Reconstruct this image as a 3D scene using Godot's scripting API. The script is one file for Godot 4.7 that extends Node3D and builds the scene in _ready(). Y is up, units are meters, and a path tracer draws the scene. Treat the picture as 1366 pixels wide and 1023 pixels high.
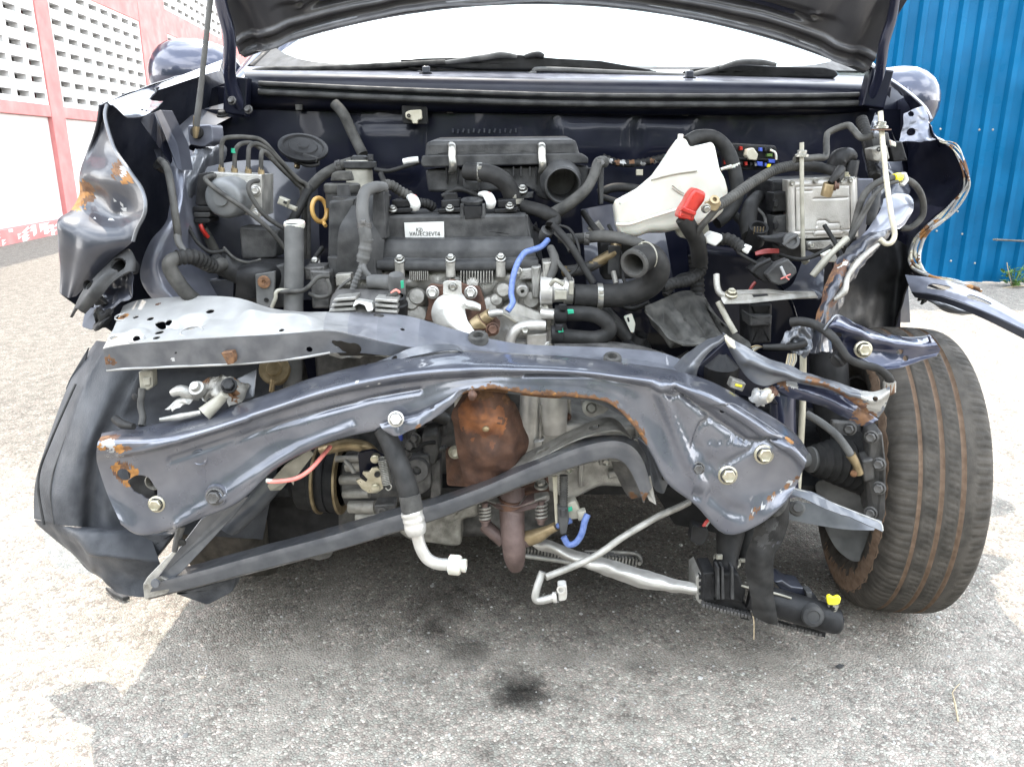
extends Node3D
# A wrecked dark blue hatchback with its bonnet up, seen from the front in a sunny yard.
const FL := 1050.0
const EYE := 0.9
var sn := sin(atan(308.0 / 1050.0))
var cs := cos(atan(308.0 / 1050.0))
var M := {}
var jit := FastNoiseLite.new()
var dent := FastNoiseLite.new()
var rng := RandomNumberGenerator.new()
var car: Node3D
const FLAT := -1


# ---------- points ----------
func C(x: float, y: float, d: float) -> Vector3:
	var u := (x - 683.0) / FL
	var v := (y - 511.5) / FL
	var t := d / (cs - v * sn)
	return Vector3(u * t, EYE - (sn + v * cs) * t, -d)


func L(a: Array) -> PackedVector3Array:
	var r := PackedVector3Array()
	for i in range(0, a.size(), 3):
		r.append(C(a[i], a[i + 1], a[i + 2]))
	return r


func Q(d: float, a: Array) -> PackedVector3Array:
	var r := PackedVector3Array()
	for i in range(0, a.size(), 2):
		r.append(C(a[i], a[i + 1], d))
	return r


func mpp(y: float, d: float) -> float:
	return d / (cs - (y - 511.5) / FL * sn) / FL


func cat(p0: Vector3, p1: Vector3, p2: Vector3, p3: Vector3, t: float) -> Vector3:
	return p1.cubic_interpolate(p2, p0, p3, t)


func smooth(p: PackedVector3Array, sub: int) -> PackedVector3Array:
	if sub < 2 or p.size() < 3:
		return p
	var r := PackedVector3Array()
	var n := p.size()
	for i in n - 1:
		for k in sub:
			r.append(cat(p[maxi(i - 1, 0)], p[i], p[i + 1], p[mini(i + 2, n - 1)], float(k) / sub))
	r.append(p[n - 1])
	return r


func even(p: PackedVector3Array, n: int) -> PackedVector3Array:
	var l := PackedFloat32Array([0.0])
	for i in range(1, p.size()):
		l.append(l[i - 1] + p[i].distance_to(p[i - 1]))
	var r := PackedVector3Array()
	var j := 0
	for k in n:
		var s := l[l.size() - 1] * k / (n - 1)
		while j < p.size() - 2 and l[j + 1] < s:
			j += 1
		r.append(p[j].lerp(p[j + 1], clampf((s - l[j]) / maxf(l[j + 1] - l[j], 1e-7), 0, 1)))
	return r


func ring(o: Vector3, ax: Vector3, r: float, n := 20, squash := 1.0, up := Vector3.UP) -> PackedVector3Array:
	var z := ax.normalized()
	var x := up.cross(z)
	x = x.normalized() if x.length() > 0.01 else Vector3.RIGHT
	var y := z.cross(x)
	var p := PackedVector3Array()
	for i in n:
		p.append(o + x * cos(TAU * i / n) * r + y * sin(TAU * i / n) * r * squash)
	return p


func rounded(p: PackedVector3Array, r: float, n := 4) -> PackedVector3Array:
	var o := PackedVector3Array()
	for i in p.size():
		var a := p[(i + p.size() - 1) % p.size()]
		var b := p[i]
		var c := p[(i + 1) % p.size()]
		var q := minf(r, minf(a.distance_to(b), b.distance_to(c)) * 0.48)
		var s := b + (a - b).normalized() * q
		var e := b + (c - b).normalized() * q
		for k in n + 1:
			var t := float(k) / n
			o.append(s.lerp(b, t).lerp(b.lerp(e, t), t))
	return o


func seen(p: Vector3) -> Vector2:   # where the photograph shows this point
	var y := p.y - EYE
	var d := -y * sn - p.z * cs
	return Vector2(683.0 + FL * p.x / d, 511.5 + FL * (-y * cs + p.z * sn) / d)


func on_sheet(rows: Array, x: float, y: float) -> Vector3:   # the point of a sheet that the photograph shows there
	var best := Vector3.ZERO
	var far := 1e9
	for r in rows:
		for p in r:
			var d := seen(p).distance_squared_to(Vector2(x, y))
			if d < far:
				far = d
				best = p
	return best


func off_line(q: Vector2, a: Array) -> float:   # distance in the photograph from a broken line
	var best := 1e9
	for i in range(0, a.size() - 2, 2):
		best = minf(best, q.distance_to(Geometry2D.get_closest_point_to_segment(q, Vector2(a[i], a[i + 1]), Vector2(a[i + 2], a[i + 3]))))
	return best


# ---------- mesh builder ----------
class MB:
	var v := PackedVector3Array()
	var g := PackedInt32Array()
	var k := 1

	func t(a: Vector3, b: Vector3, c: Vector3, s := -1) -> void:
		v.append(a); v.append(b); v.append(c); g.append(s)

	func q(a: Vector3, b: Vector3, c: Vector3, d: Vector3, s := -1) -> void:
		t(a, b, c, s); t(a, c, d, s)

	func nk() -> int:
		k += 1
		return k


func flat2(p: PackedVector3Array, n: Vector3) -> PackedVector2Array:
	var x := n.cross(Vector3(0.31, 0.77, 0.55)).normalized()
	var y := n.cross(x)
	var r := PackedVector2Array()
	for a in p:
		r.append(Vector2(a.dot(x), a.dot(y)))
	return r


func newell(p: PackedVector3Array) -> Vector3:
	var n := Vector3.ZERO
	for i in p.size():
		n += p[i].cross(p[(i + 1) % p.size()])
	return n.normalized()


func face(m: MB, p: PackedVector3Array, s := FLAT) -> void:
	var n := newell(p)
	var ix := Geometry2D.triangulate_polygon(flat2(p, n))
	if ix.is_empty():
		var c := Vector3.ZERO
		for a in p:
			c += a / p.size()
		for i in p.size():
			m.t(c, p[i], p[(i + 1) % p.size()], s)
		return
	for i in range(0, ix.size(), 3):
		var a := p[ix[i]]
		var b := p[ix[i + 1]]
		var c := p[ix[i + 2]]
		if (b - a).cross(c - a).dot(n) > 0:
			m.t(a, b, c, s)
		else:
			m.t(a, c, b, s)


func inset(p: PackedVector3Array, n: Vector3, w: float) -> PackedVector3Array:
	var r := PackedVector3Array()
	for i in p.size():
		var a := (p[i] - p[(i + p.size() - 1) % p.size()]).normalized()
		var b := (p[(i + 1) % p.size()] - p[i]).normalized()
		var na := n.cross(a)
		var nb := n.cross(b)
		var mid := na + nb
		mid = mid / maxf(mid.length_squared() * 0.5, 0.35)
		r.append(p[i] + mid * w)
	return r


# outline extruded by ext, chamfered at the outline's own face
func prism(m: MB, outline: PackedVector3Array, ext: Vector3, bev := 0.0015) -> void:
	var p := outline.duplicate()
	var n := newell(p)
	if n.dot(ext) > 0:
		p.reverse()
		n = -n
	var e := ext.normalized()
	var top := p
	var mid := p
	if bev > 0:
		top = inset(p, n, bev)
		mid = PackedVector3Array()
		for a in p:
			mid.append(a + e * bev)
	face(m, top)
	var rings := [top, mid]
	if bev >= 0.0018:
		rings = [top]
		for k in [[0.5, 0.067], [0.13, 0.5]]:
			var rg := inset(p, n, bev * k[0])
			for a in rg.size():
				rg[a] += e * bev * k[1]
			rings.append(rg)
		rings.append(mid)
	var s := m.nk()
	for i in p.size():
		var j := (i + 1) % p.size()
		var h := (i + p.size() - 1) % p.size()
		if (p[i] - p[h]).normalized().dot((p[j] - p[i]).normalized()) < 0.8:
			s = m.nk()
		if bev > 0:
			for k in rings.size() - 1:
				var u: PackedVector3Array = rings[k]
				var w: PackedVector3Array = rings[k + 1]
				m.q(u[j], u[i], w[i], w[j], s)
		m.q(mid[j], mid[i], p[i] + ext, p[j] + ext, s + (0 if bev >= 0.0018 else 100000))
	var back := PackedVector3Array()
	for a in p:
		back.append(a + ext)
	back.reverse()
	face(m, back)


func box(m: MB, c: Vector3, size: Vector3, b := Basis.IDENTITY, bev := 0.002) -> void:
	var p := PackedVector3Array()
	for s in [Vector2(-1, -1), Vector2(1, -1), Vector2(1, 1), Vector2(-1, 1)]:
		p.append(c + b * Vector3(s.x * size.x, s.y * size.y, size.z) * 0.5)
	prism(m, p, b * Vector3(0, 0, -size.z), bev)


# a box whose front face covers these pixels at distance d
func bx(m: MB, d: float, x0: float, y0: float, x1: float, y1: float, deep: float, bev := 0.002, rad := 0.0) -> void:
	var p := Q(d, [x0, y0, x1, y0, x1, y1, x0, y1])
	prism(m, rounded(p, rad) if rad > 0 else p, Vector3(0, 0, -deep), bev)


func tube(m: MB, pts: PackedVector3Array, rad, n := 10, sub := 6, caps := true, rib := 0.0, squash := 1.0) -> void:
	var p := smooth(pts, sub)
	var r := PackedFloat32Array()
	if rad is Array:
		for i in p.size():
			var f: float = float(i) * (rad.size() - 1) / maxi(p.size() - 1, 1)
			var a := mini(int(f), rad.size() - 2)
			r.append(lerpf(rad[a], rad[a + 1], f - a))
	else:
		r.resize(p.size()); r.fill(rad)
	if rib > 0:
		var l := 0.0
		for i in range(1, p.size()):
			l += p[i].distance_to(p[i - 1])
		var cnt := maxi(int(l / rib), 3) * 4
		var r0: float = r[0]
		p = even(p, cnt)
		r.resize(cnt)
		for i in cnt:
			r[i] = r0 * (1.0 if i % 4 < 2 else 0.84)
	var s := m.nk()
	var x := Vector3.ZERO
	var prev := PackedVector3Array()
	for i in p.size():
		var d := (p[mini(i + 1, p.size() - 1)] - p[maxi(i - 1, 0)]).normalized()
		if i == 0:
			x = d.cross(Vector3.UP if absf(d.y) < 0.9 else Vector3.RIGHT).normalized()
		x = (x - d * x.dot(d)).normalized()
		var y := d.cross(x)
		var cur := PackedVector3Array()
		for k in n:
			cur.append(p[i] + (x * cos(TAU * k / n) + y * sin(TAU * k / n) * squash) * r[i])
		if i > 0:
			for k in n:
				var k1 := (k + 1) % n
				m.q(prev[k], prev[k1], cur[k1], cur[k], s)
		if caps and (i == 0 or i == p.size() - 1):
			var rim := cur.duplicate()
			if i == 0:
				rim.reverse()
			face(m, rim)
		prev = cur


func lathe(m: MB, o: Vector3, ax: Vector3, prof: Array, n := 20, up := Vector3.UP) -> void:
	var s := m.nk()
	for i in prof.size() - 1:
		var a: Array = prof[i]
		var b: Array = prof[i + 1]
		if i > 0:
			var z: Array = prof[i - 1]
			var d0 := Vector2(a[0] - z[0], a[1] - z[1]).normalized()
			if d0.dot(Vector2(b[0] - a[0], b[1] - a[1]).normalized()) < 0.75:
				s = m.nk()
		var ra := ring(o + ax.normalized() * a[0], ax, maxf(a[1], 1e-5), n, 1.0, up)
		var rb := ring(o + ax.normalized() * b[0], ax, maxf(b[1], 1e-5), n, 1.0, up)
		for k in n:
			m.q(ra[k], rb[k], rb[(k + 1) % n], ra[(k + 1) % n], s)


func bolt(m: MB, o: Vector3, ax: Vector3, r: float) -> void:
	lathe(m, o, ax, [[-0.3 * r, 0], [-0.3 * r, r * 1.35], [r * 0.12, r * 1.35], [r * 0.25, r * 1.1]], 18)
	lathe(m, o, ax, [[r * 0.2, r * 0.98], [r * 0.85, r * 0.98], [r * 1.0, r * 0.8], [r * 0.9, r * 0.55], [r * 0.9, 0]], 6)


func ball(m: MB, o: Vector3, r: Vector3, b := Basis.IDENTITY, n := 14) -> void:
	var s := m.nk()
	for i in n / 2:
		for k in n:
			var p := []
			for w in [[i, k], [i + 1, k], [i + 1, k + 1], [i, k + 1]]:
				var th: float = PI * w[0] / (n / 2)
				var ph: float = TAU * (w[1] % n) / n
				p.append(o + b * (Vector3(sin(th) * cos(ph), cos(th), sin(th) * sin(ph)) * r))
			m.q(p[0], p[3], p[2], p[1], s)


# rows of control points -> smooth grid of nu columns, sub rows between controls
func loft(rows: Array, nu: int, sub: int, soft := true, sub_u := 5) -> Array:
	var e := []
	for r in rows:
		e.append(even(smooth(r, sub_u) if sub_u > 1 else r, nu))
	var out := []
	for i in e.size() - 1:
		for k in sub:
			var row := PackedVector3Array()
			for j in nu:
				if soft:
					row.append(cat(e[maxi(i - 1, 0)][j], e[i][j], e[i + 1][j], e[mini(i + 2, e.size() - 1)][j], float(k) / sub))
				else:
					row.append(e[i][j].lerp(e[i + 1][j], float(k) / sub))
			out.append(row)
	out.append(e[e.size() - 1])
	return out


func crumple(rows: Array, amp: float, freq := 9.0, off := 0.0) -> Array:
	dent.frequency = freq
	for i in rows.size():
		var r: PackedVector3Array = rows[i]
		for j in r.size():
			var p := r[j] + Vector3(off, off * 0.7, -off)
			r[j] += Vector3(0.25 * dent.get_noise_3dv(p + Vector3(7, 0, 0)), 0.6 * dent.get_noise_3dv(p + Vector3(0, 9, 0)), dent.get_noise_3dv(p)) * amp
		rows[i] = r
	return rows


# sharp folds, as in torn sheet steel
func fold(rows: Array, amp: float, freq := 9.0) -> Array:
	dent.frequency = freq
	for i in rows.size():
		var r: PackedVector3Array = rows[i]
		for j in r.size():
			var p := r[j]
			var a := absf(dent.get_noise_3dv(p)) * 2.0 - 0.4
			var b := absf(dent.get_noise_3dv(p * 1.9 + Vector3(3, 5, 1))) - 0.2
			r[j] += Vector3(0.2 * b, 0.5 * a + 0.3 * b, -a) * amp
		rows[i] = r
	return rows


# a sheet of thickness th through the grid, with round holes [centre, radius]
func sheet(m: MB, rows: Array, th := 0.0012, holes := [], band := 0) -> void:
	var ni := rows.size()
	var nj: int = rows[0].size()
	var p := PackedVector3Array()
	for r in rows:
		p.append_array(r)
	var gone := PackedByteArray()
	gone.resize(ni * nj)
	for h in holes:
		for i in p.size():
			if p[i].distance_to(h[0]) < h[1]:
				gone[i] = 1
	var nrm := PackedVector3Array()
	for i in ni:
		for j in nj:
			var a := p[i * nj + mini(j + 1, nj - 1)] - p[i * nj + maxi(j - 1, 0)]
			var b := p[mini(i + 1, ni - 1) * nj + j] - p[maxi(i - 1, 0) * nj + j]
			nrm.append(a.cross(b).normalized())
	var use := []
	for i in ni - 1:
		for j in nj - 1:
			var a := i * nj + j
			if not (gone[a] and gone[a + 1] and gone[a + nj] and gone[a + nj + 1]):
				use.append(a)
	for h in holes:
		for i in p.size():
			if gone[i]:
				var d: Vector3 = p[i] - h[0]
				var flatd := d - nrm[i] * d.dot(nrm[i])
				if d.length() < h[1] and flatd.length() > 1e-5:
					p[i] += flatd.normalized() * (h[1] - flatd.length())
	var edges := {}
	var s0 := m.nk()
	m.k += ni
	for a in use:
		var s: int = s0 + (int(a) / nj / band if band > 0 else 0)
		var c: Array = [a, a + 1, a + nj + 1, a + nj]
		m.q(p[c[0]], p[c[1]], p[c[2]], p[c[3]], s)
		m.q(p[c[3]] - nrm[c[3]] * th, p[c[2]] - nrm[c[2]] * th, p[c[1]] - nrm[c[1]] * th, p[c[0]] - nrm[c[0]] * th, s + 50000)
		for k in 4:
			var u: int = c[k]
			var w: int = c[(k + 1) % 4]
			var key := Vector2i(mini(u, w), maxi(u, w))
			if edges.has(key):
				edges.erase(key)
			else:
				edges[key] = [u, w]
	for e in edges.values():
		m.q(p[e[1]], p[e[0]], p[e[0]] - nrm[e[0]] * th, p[e[1]] - nrm[e[1]] * th, s0 + 90000)


# ---------- nodes ----------
func mesh_of(m: MB, mat: Material, org: Vector3, paint := []) -> ArrayMesh:
	var mats := [mat]
	for p in paint:
		if not mats.has(p[2]):
			mats.append(p[2])
	var which := PackedByteArray()
	which.resize(m.g.size())
	if paint.size():
		for i in m.g.size():
			var c := (m.v[i * 3] + m.v[i * 3 + 1] + m.v[i * 3 + 2]) / 3.0
			for p in paint:
				if c.distance_to(p[0]) < p[1] * (1.0 + 0.75 * jit.get_noise_3dv(c * (0.012 / p[1] if p[1] > 0.012 else 1.0))):
					which[i] = mats.find(p[2])
	var am := ArrayMesh.new()
	for w in mats.size():
		var st := SurfaceTool.new()
		st.begin(Mesh.PRIMITIVE_TRIANGLES)
		var any := false
		for i in m.g.size():
			if which[i] == w:
				any = true
				st.set_smooth_group(m.g[i])
				for k in 3:
					st.add_vertex(m.v[i * 3 + k] - org)
		if any:
			st.generate_normals()
			st.set_material(mats[w])
			st.commit(am)
	return am


func org_of(parent: Node) -> Vector3:
	var n := parent
	while n != self and n.get_parent() != self and n.get_parent() != null:
		n = n.get_parent()
	return Vector3.ZERO if n == self else (n as Node3D).position


func put(m: MB, called: String, mat: Material, parent: Node = self, paint := [], label := "") -> MeshInstance3D:
	var o := MeshInstance3D.new()
	o.name = called
	o.mesh = mesh_of(m, mat, org_of(parent), paint)
	parent.add_child(o, true)
	if label:
		o.set_meta("label", label)
	return o


func thing(called: String, label: String, category: String, at := Vector3.ZERO, group := "") -> Node3D:
	var o := Node3D.new()
	o.name = called
	o.position = at
	add_child(o, true)
	o.set_meta("label", label)
	o.set_meta("category", category)
	if group:
		o.set_meta("group", group)
	return o


# ---------- shortcuts that make one part each ----------
func hose(called: String, mat: String, parent: Node, a: Array, r, n := 10, rib := 0.0, caps := true) -> MeshInstance3D:
	var m := MB.new()
	tube(m, L(a), r, n, 6, caps, rib)
	return put(m, called, M[mat], parent)


func block(called: String, mat: String, parent: Node, d: float, a: Array, deep: float, bev := 0.002, rad := 0.0, lean := Vector3.ZERO) -> MeshInstance3D:
	var m := MB.new()
	var p := Q(d, a)
	prism(m, rounded(p, rad) if rad > 0 else p, Vector3(0, 0, -deep) + lean, bev)
	return put(m, called, M[mat], parent)


func plate(called: String, mat: String, parent: Node, a: Array, th: Vector3, rad := 0.0, bev := 0.0008) -> MeshInstance3D:
	var m := MB.new()
	var p := L(a)
	prism(m, rounded(p, rad) if rad > 0 else p, th, bev)
	return put(m, called, M[mat], parent)


func bolts(called: String, mat: String, parent: Node, ax: Vector3, a: Array, r: float) -> void:
	var p := L(a)
	var m := MB.new()
	bolt(m, Vector3.ZERO, ax, r)
	var shape: ArrayMesh = mesh_of(m, M[mat], Vector3.ZERO)
	for q in p:
		var o := MeshInstance3D.new()
		o.name = called
		o.mesh = shape
		o.position = q - org_of(parent)
		parent.add_child(o, true)


# ---------- materials ----------
func noise_tex(lo: Color, hi: Color, freq: float, seed_: int, size := 256, oct := 4, kind := FastNoiseLite.TYPE_SIMPLEX_SMOOTH, mid := 0.5) -> NoiseTexture2D:
	var f := FastNoiseLite.new()
	f.noise_type = kind
	f.seed = seed_
	f.frequency = freq
	f.fractal_octaves = oct
	var t := NoiseTexture2D.new()
	t.width = size
	t.height = size
	t.seamless = true
	t.noise = f
	var g := Gradient.new()
	g.offsets = PackedFloat32Array([0.12, mid, 0.88])
	g.colors = PackedColorArray([lo.linear_to_srgb(), lo.lerp(hi, 0.5).linear_to_srgb(), hi.linear_to_srgb()])
	t.color_ramp = g
	return t


var smudge: NoiseTexture2D
var grain: NoiseTexture2D


func mat(called: String, lo: Color, hi: Color, rough := 0.6, metal := 0.0, scale := 6.0, bump := 0.0, coat := 0.0) -> StandardMaterial3D:
	var m := StandardMaterial3D.new()
	m.resource_name = called
	m.albedo_texture = noise_tex(lo, hi, 0.012, called.hash() % 1000)
	m.uv1_triplanar = true
	m.uv1_world_triplanar = true
	m.uv1_scale = Vector3.ONE * scale
	m.roughness = rough
	m.roughness_texture = smudge
	m.metallic = metal
	m.cull_mode = BaseMaterial3D.CULL_DISABLED
	if bump > 0:
		m.heightmap_enabled = true
		m.heightmap_texture = grain
		m.heightmap_scale = bump
	if coat > 0:
		m.clearcoat_enabled = true
		m.clearcoat = coat
		m.clearcoat_roughness = 0.06
	M[called] = m
	return m


func g(v: float) -> Color:
	return Color(v, v, v)


func materials() -> void:
	smudge = noise_tex(g(0.5), g(1.0), 0.02, 5)
	smudge.color_ramp.colors = PackedColorArray([g(0.62), g(0.82), g(1.0)])
	grain = noise_tex(g(0), g(1), 0.09, 9, 512, 3)
	mat("navy", Color(0.018, 0.021, 0.045), Color(0.036, 0.04, 0.07), 0.4, 0.5, 3.0, 0.0, 1.0)
	mat("fender_paint", Color(0.012, 0.014, 0.023), Color(0.03, 0.032, 0.042), 0.5, 0.0, 4.0, 0.0, 0.35)
	mat("beam_paint", Color(0.072, 0.078, 0.1), Color(0.135, 0.14, 0.162), 0.38, 0.5, 4.0, 0.0, 1.0)
	mat("navy_dull", Color(0.018, 0.02, 0.032), Color(0.045, 0.048, 0.06), 0.5, 0.4, 5.0, 0.0, 0.5)
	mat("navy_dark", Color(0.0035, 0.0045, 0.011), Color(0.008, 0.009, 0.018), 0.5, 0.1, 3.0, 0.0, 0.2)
	mat("blue_satin", Color(0.1, 0.107, 0.135), Color(0.19, 0.197, 0.235), 0.45, 0.45, 4.0, 0.0, 0.5)
	mat("half_dusty", Color(0.17, 0.172, 0.19), Color(0.25, 0.253, 0.275), 0.5, 0.3, 6.0, 0.0, 0.4)  # this and the next three: bar top fading from its painted sunlit end
	mat("dusty_worn", Color(0.22, 0.22, 0.226), Color(0.305, 0.305, 0.31), 0.53, 0.22, 6.0, 0.0, 0.35)
	mat("satin_worn", Color(0.148, 0.152, 0.172), Color(0.225, 0.23, 0.255), 0.49, 0.32, 6.0, 0.0, 0.45)
	mat("bar_satin", Color(0.125, 0.132, 0.155), Color(0.2, 0.207, 0.235), 0.48, 0.35, 5.0, 0.0, 0.5)
	mat("dusty_paint", Color(0.27, 0.268, 0.262), Color(0.36, 0.357, 0.35), 0.55, 0.15, 5.0, 0.0, 0.3)
	mat("grey_paint", Color(0.075, 0.08, 0.092), Color(0.135, 0.14, 0.152), 0.5, 0.4, 7.0, 0.0, 0.4)
	mat("plastic", Color(0.009, 0.009, 0.0095), Color(0.024, 0.024, 0.025), 0.52, 0.0, 7.0, 0.02)
	mat("plastic_grey", Color(0.026, 0.0262, 0.027), Color(0.07, 0.0695, 0.069), 0.58, 0.0, 7.0, 0.02)
	mat("plastic_dusty", Color(0.022, 0.022, 0.021), Color(0.095, 0.092, 0.085), 0.75, 0.0, 10.0, 0.03)
	mat("liner", Color(0.028, 0.03, 0.035), Color(0.075, 0.078, 0.085), 0.5, 0.0, 5.0, 0.03)
	mat("rubber", Color(0.012, 0.012, 0.012), Color(0.034, 0.033, 0.032), 0.7, 0.0, 8.0, 0.02)
	mat("rubber_dusty", Color(0.02, 0.02, 0.0195), Color(0.095, 0.092, 0.086), 0.85, 0.0, 9.0, 0.02)
	mat("hose_grey", Color(0.06, 0.06, 0.06), Color(0.125, 0.124, 0.12), 0.75, 0.0, 6.0)
	mat("motor_grey", Color(0.1, 0.105, 0.108), Color(0.15, 0.155, 0.158), 0.5, 0.1, 6.0)
	mat("cover_alloy", Color(0.42, 0.4, 0.37), Color(0.56, 0.54, 0.505), 0.5, 0.3, 6.0, 0.03)
	mat("alloy", Color(0.22, 0.215, 0.2), Color(0.42, 0.41, 0.385), 0.5, 0.5, 7.0, 0.05)
	mat("alloy_dirty", Color(0.16, 0.152, 0.135), Color(0.4, 0.385, 0.35), 0.58, 0.4, 9.0, 0.06)
	mat("alloy_dark", Color(0.045, 0.044, 0.043), Color(0.13, 0.125, 0.12), 0.6, 0.35, 9.0, 0.06)
	mat("alloy_bright", Color(0.4, 0.385, 0.36), Color(0.58, 0.57, 0.54), 0.45, 0.5, 8.0, 0.03)
	mat("steel", Color(0.22, 0.215, 0.195), Color(0.42, 0.41, 0.375), 0.42, 0.8, 9.0)
	mat("zinc", Color(0.3, 0.275, 0.2), Color(0.48, 0.45, 0.36), 0.42, 0.7, 12.0)
	mat("brass", Color(0.17, 0.125, 0.065), Color(0.34, 0.265, 0.16), 0.5, 0.6, 12.0)
	mat("shield", Color(0.36, 0.35, 0.325), Color(0.55, 0.54, 0.51), 0.55, 0.35, 5.0, 0.04)
	mat("rust", Color(0.075, 0.035, 0.016), Color(0.2, 0.1, 0.045), 0.9, 0.0, 18.0, 0.08)
	mat("rust_dark", Color(0.045, 0.022, 0.015), Color(0.13, 0.065, 0.04), 0.85, 0.1, 9.0, 0.06)
	mat("rust_orange", Color(0.15, 0.062, 0.014), Color(0.36, 0.17, 0.045), 0.88, 0.0, 22.0)
	mat("rust_glow", Color(0.07, 0.03, 0.018), Color(0.3, 0.115, 0.042), 0.7, 0.2, 9.0, 0.05)
	mat("exhaust", Color(0.075, 0.05, 0.045), Color(0.15, 0.105, 0.095), 0.7, 0.25, 8.0, 0.05)
	mat("white", Color(0.45, 0.44, 0.385), Color(0.56, 0.55, 0.495), 0.42, 0.0, 4.0)
	mat("white_paper", Color(0.5, 0.5, 0.48), Color(0.6, 0.6, 0.58), 0.7, 0.0, 4.0)
	mat("cream", Color(0.36, 0.33, 0.25), Color(0.5, 0.47, 0.38), 0.5, 0.0, 8.0)
	mat("milky", Color(0.17, 0.16, 0.13), Color(0.34, 0.325, 0.27), 0.5, 0.0, 7.0)
	mat("red", Color(0.3, 0.012, 0.008), Color(0.42, 0.03, 0.02), 0.4, 0.0, 8.0)
	mat("dark_red", Color(0.12, 0.012, 0.012), Color(0.2, 0.025, 0.022), 0.5, 0.0, 8.0)
	mat("pink_wire", Color(0.6, 0.16, 0.14), Color(0.7, 0.25, 0.2), 0.5, 0.0, 8.0)
	mat("blue_wire", Color(0.05, 0.09, 0.26), Color(0.14, 0.2, 0.4), 0.6, 0.0, 30.0)
	mat("fuse_blue", Color(0.03, 0.06, 0.3), Color(0.06, 0.1, 0.42), 0.4, 0.0, 9.0)
	mat("yellow", Color(0.75, 0.62, 0.02), Color(0.85, 0.75, 0.05), 0.4, 0.0, 9.0)
	mat("ochre", Color(0.4, 0.22, 0.06), Color(0.52, 0.32, 0.1), 0.5, 0.0, 9.0)
	mat("green", Color(0.01, 0.22, 0.12), Color(0.02, 0.33, 0.2), 0.5, 0.0, 9.0)
	mat("tyre", Color(0.03, 0.0275, 0.024), Color(0.075, 0.067, 0.058), 0.88, 0.0, 9.0, 0.04)
	mat("mud", Color(0.11, 0.073, 0.05), Color(0.2, 0.14, 0.1), 0.95, 0.0, 14.0, 0.05)
	mat("mirror_glass", g(0.7), g(0.8), 0.03, 1.0)
	mat("dark_glass", Color(0.02, 0.025, 0.025), Color(0.03, 0.035, 0.035), 0.05)
	mat("ink", g(0.03), g(0.04), 0.7)
	mat("mark", g(0.22), g(0.42), 0.7)
	mat("pink_wall", Color(0.4, 0.135, 0.13), Color(0.5, 0.19, 0.18), 0.9, 0.0, 0.8, 0.05)
	mat("white_wall", Color(0.5, 0.49, 0.475), Color(0.6, 0.59, 0.58), 0.9, 0.0, 0.9, 0.05)
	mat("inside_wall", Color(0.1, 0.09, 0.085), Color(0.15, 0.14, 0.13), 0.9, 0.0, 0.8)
	mat("roof_blue", Color(0.001, 0.072, 0.165), Color(0.004, 0.112, 0.25), 0.4, 0.0, 0.6, 0.0, 0.0)
	mat("leaf", Color(0.05, 0.11, 0.02), Color(0.13, 0.22, 0.05), 0.5, 0.0, 20.0)
	mat("dry", Color(0.3, 0.24, 0.15), Color(0.45, 0.37, 0.25), 0.8, 0.0, 20.0)
	mat("bonnet_inner", Color(0.03, 0.03, 0.035), Color(0.055, 0.054, 0.058), 0.55, 0.1, 4.0, 0.0, 0.25)
	for k in ["navy_dark", "plastic", "plastic_grey", "rubber", "rubber_dusty", "liner", "tyre", "roof_blue", "hose_grey", "mud", "ink", "plastic_dusty", "inside_wall"]:
		M[k].metallic_specular = 0.28
	M.leaf.backlight_enabled = true
	M.leaf.backlight = Color(0.3, 0.45, 0.1)
	var fur: StandardMaterial3D = M.white
	fur.subsurf_scatter_enabled = true
	fur.subsurf_scatter_strength = 0.15
	var gl := StandardMaterial3D.new()
	gl.albedo_color = Color(0.82, 0.87, 0.86, 0.5)
	gl.transparency = BaseMaterial3D.TRANSPARENCY_ALPHA
	gl.roughness = 0.3
	M["windscreen"] = gl
	var clear := StandardMaterial3D.new()
	clear.albedo_color = Color(0.7, 0.74, 0.75, 0.25)
	clear.transparency = BaseMaterial3D.TRANSPARENCY_ALPHA
	clear.roughness = 0.3
	M["clear_film"] = clear


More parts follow.
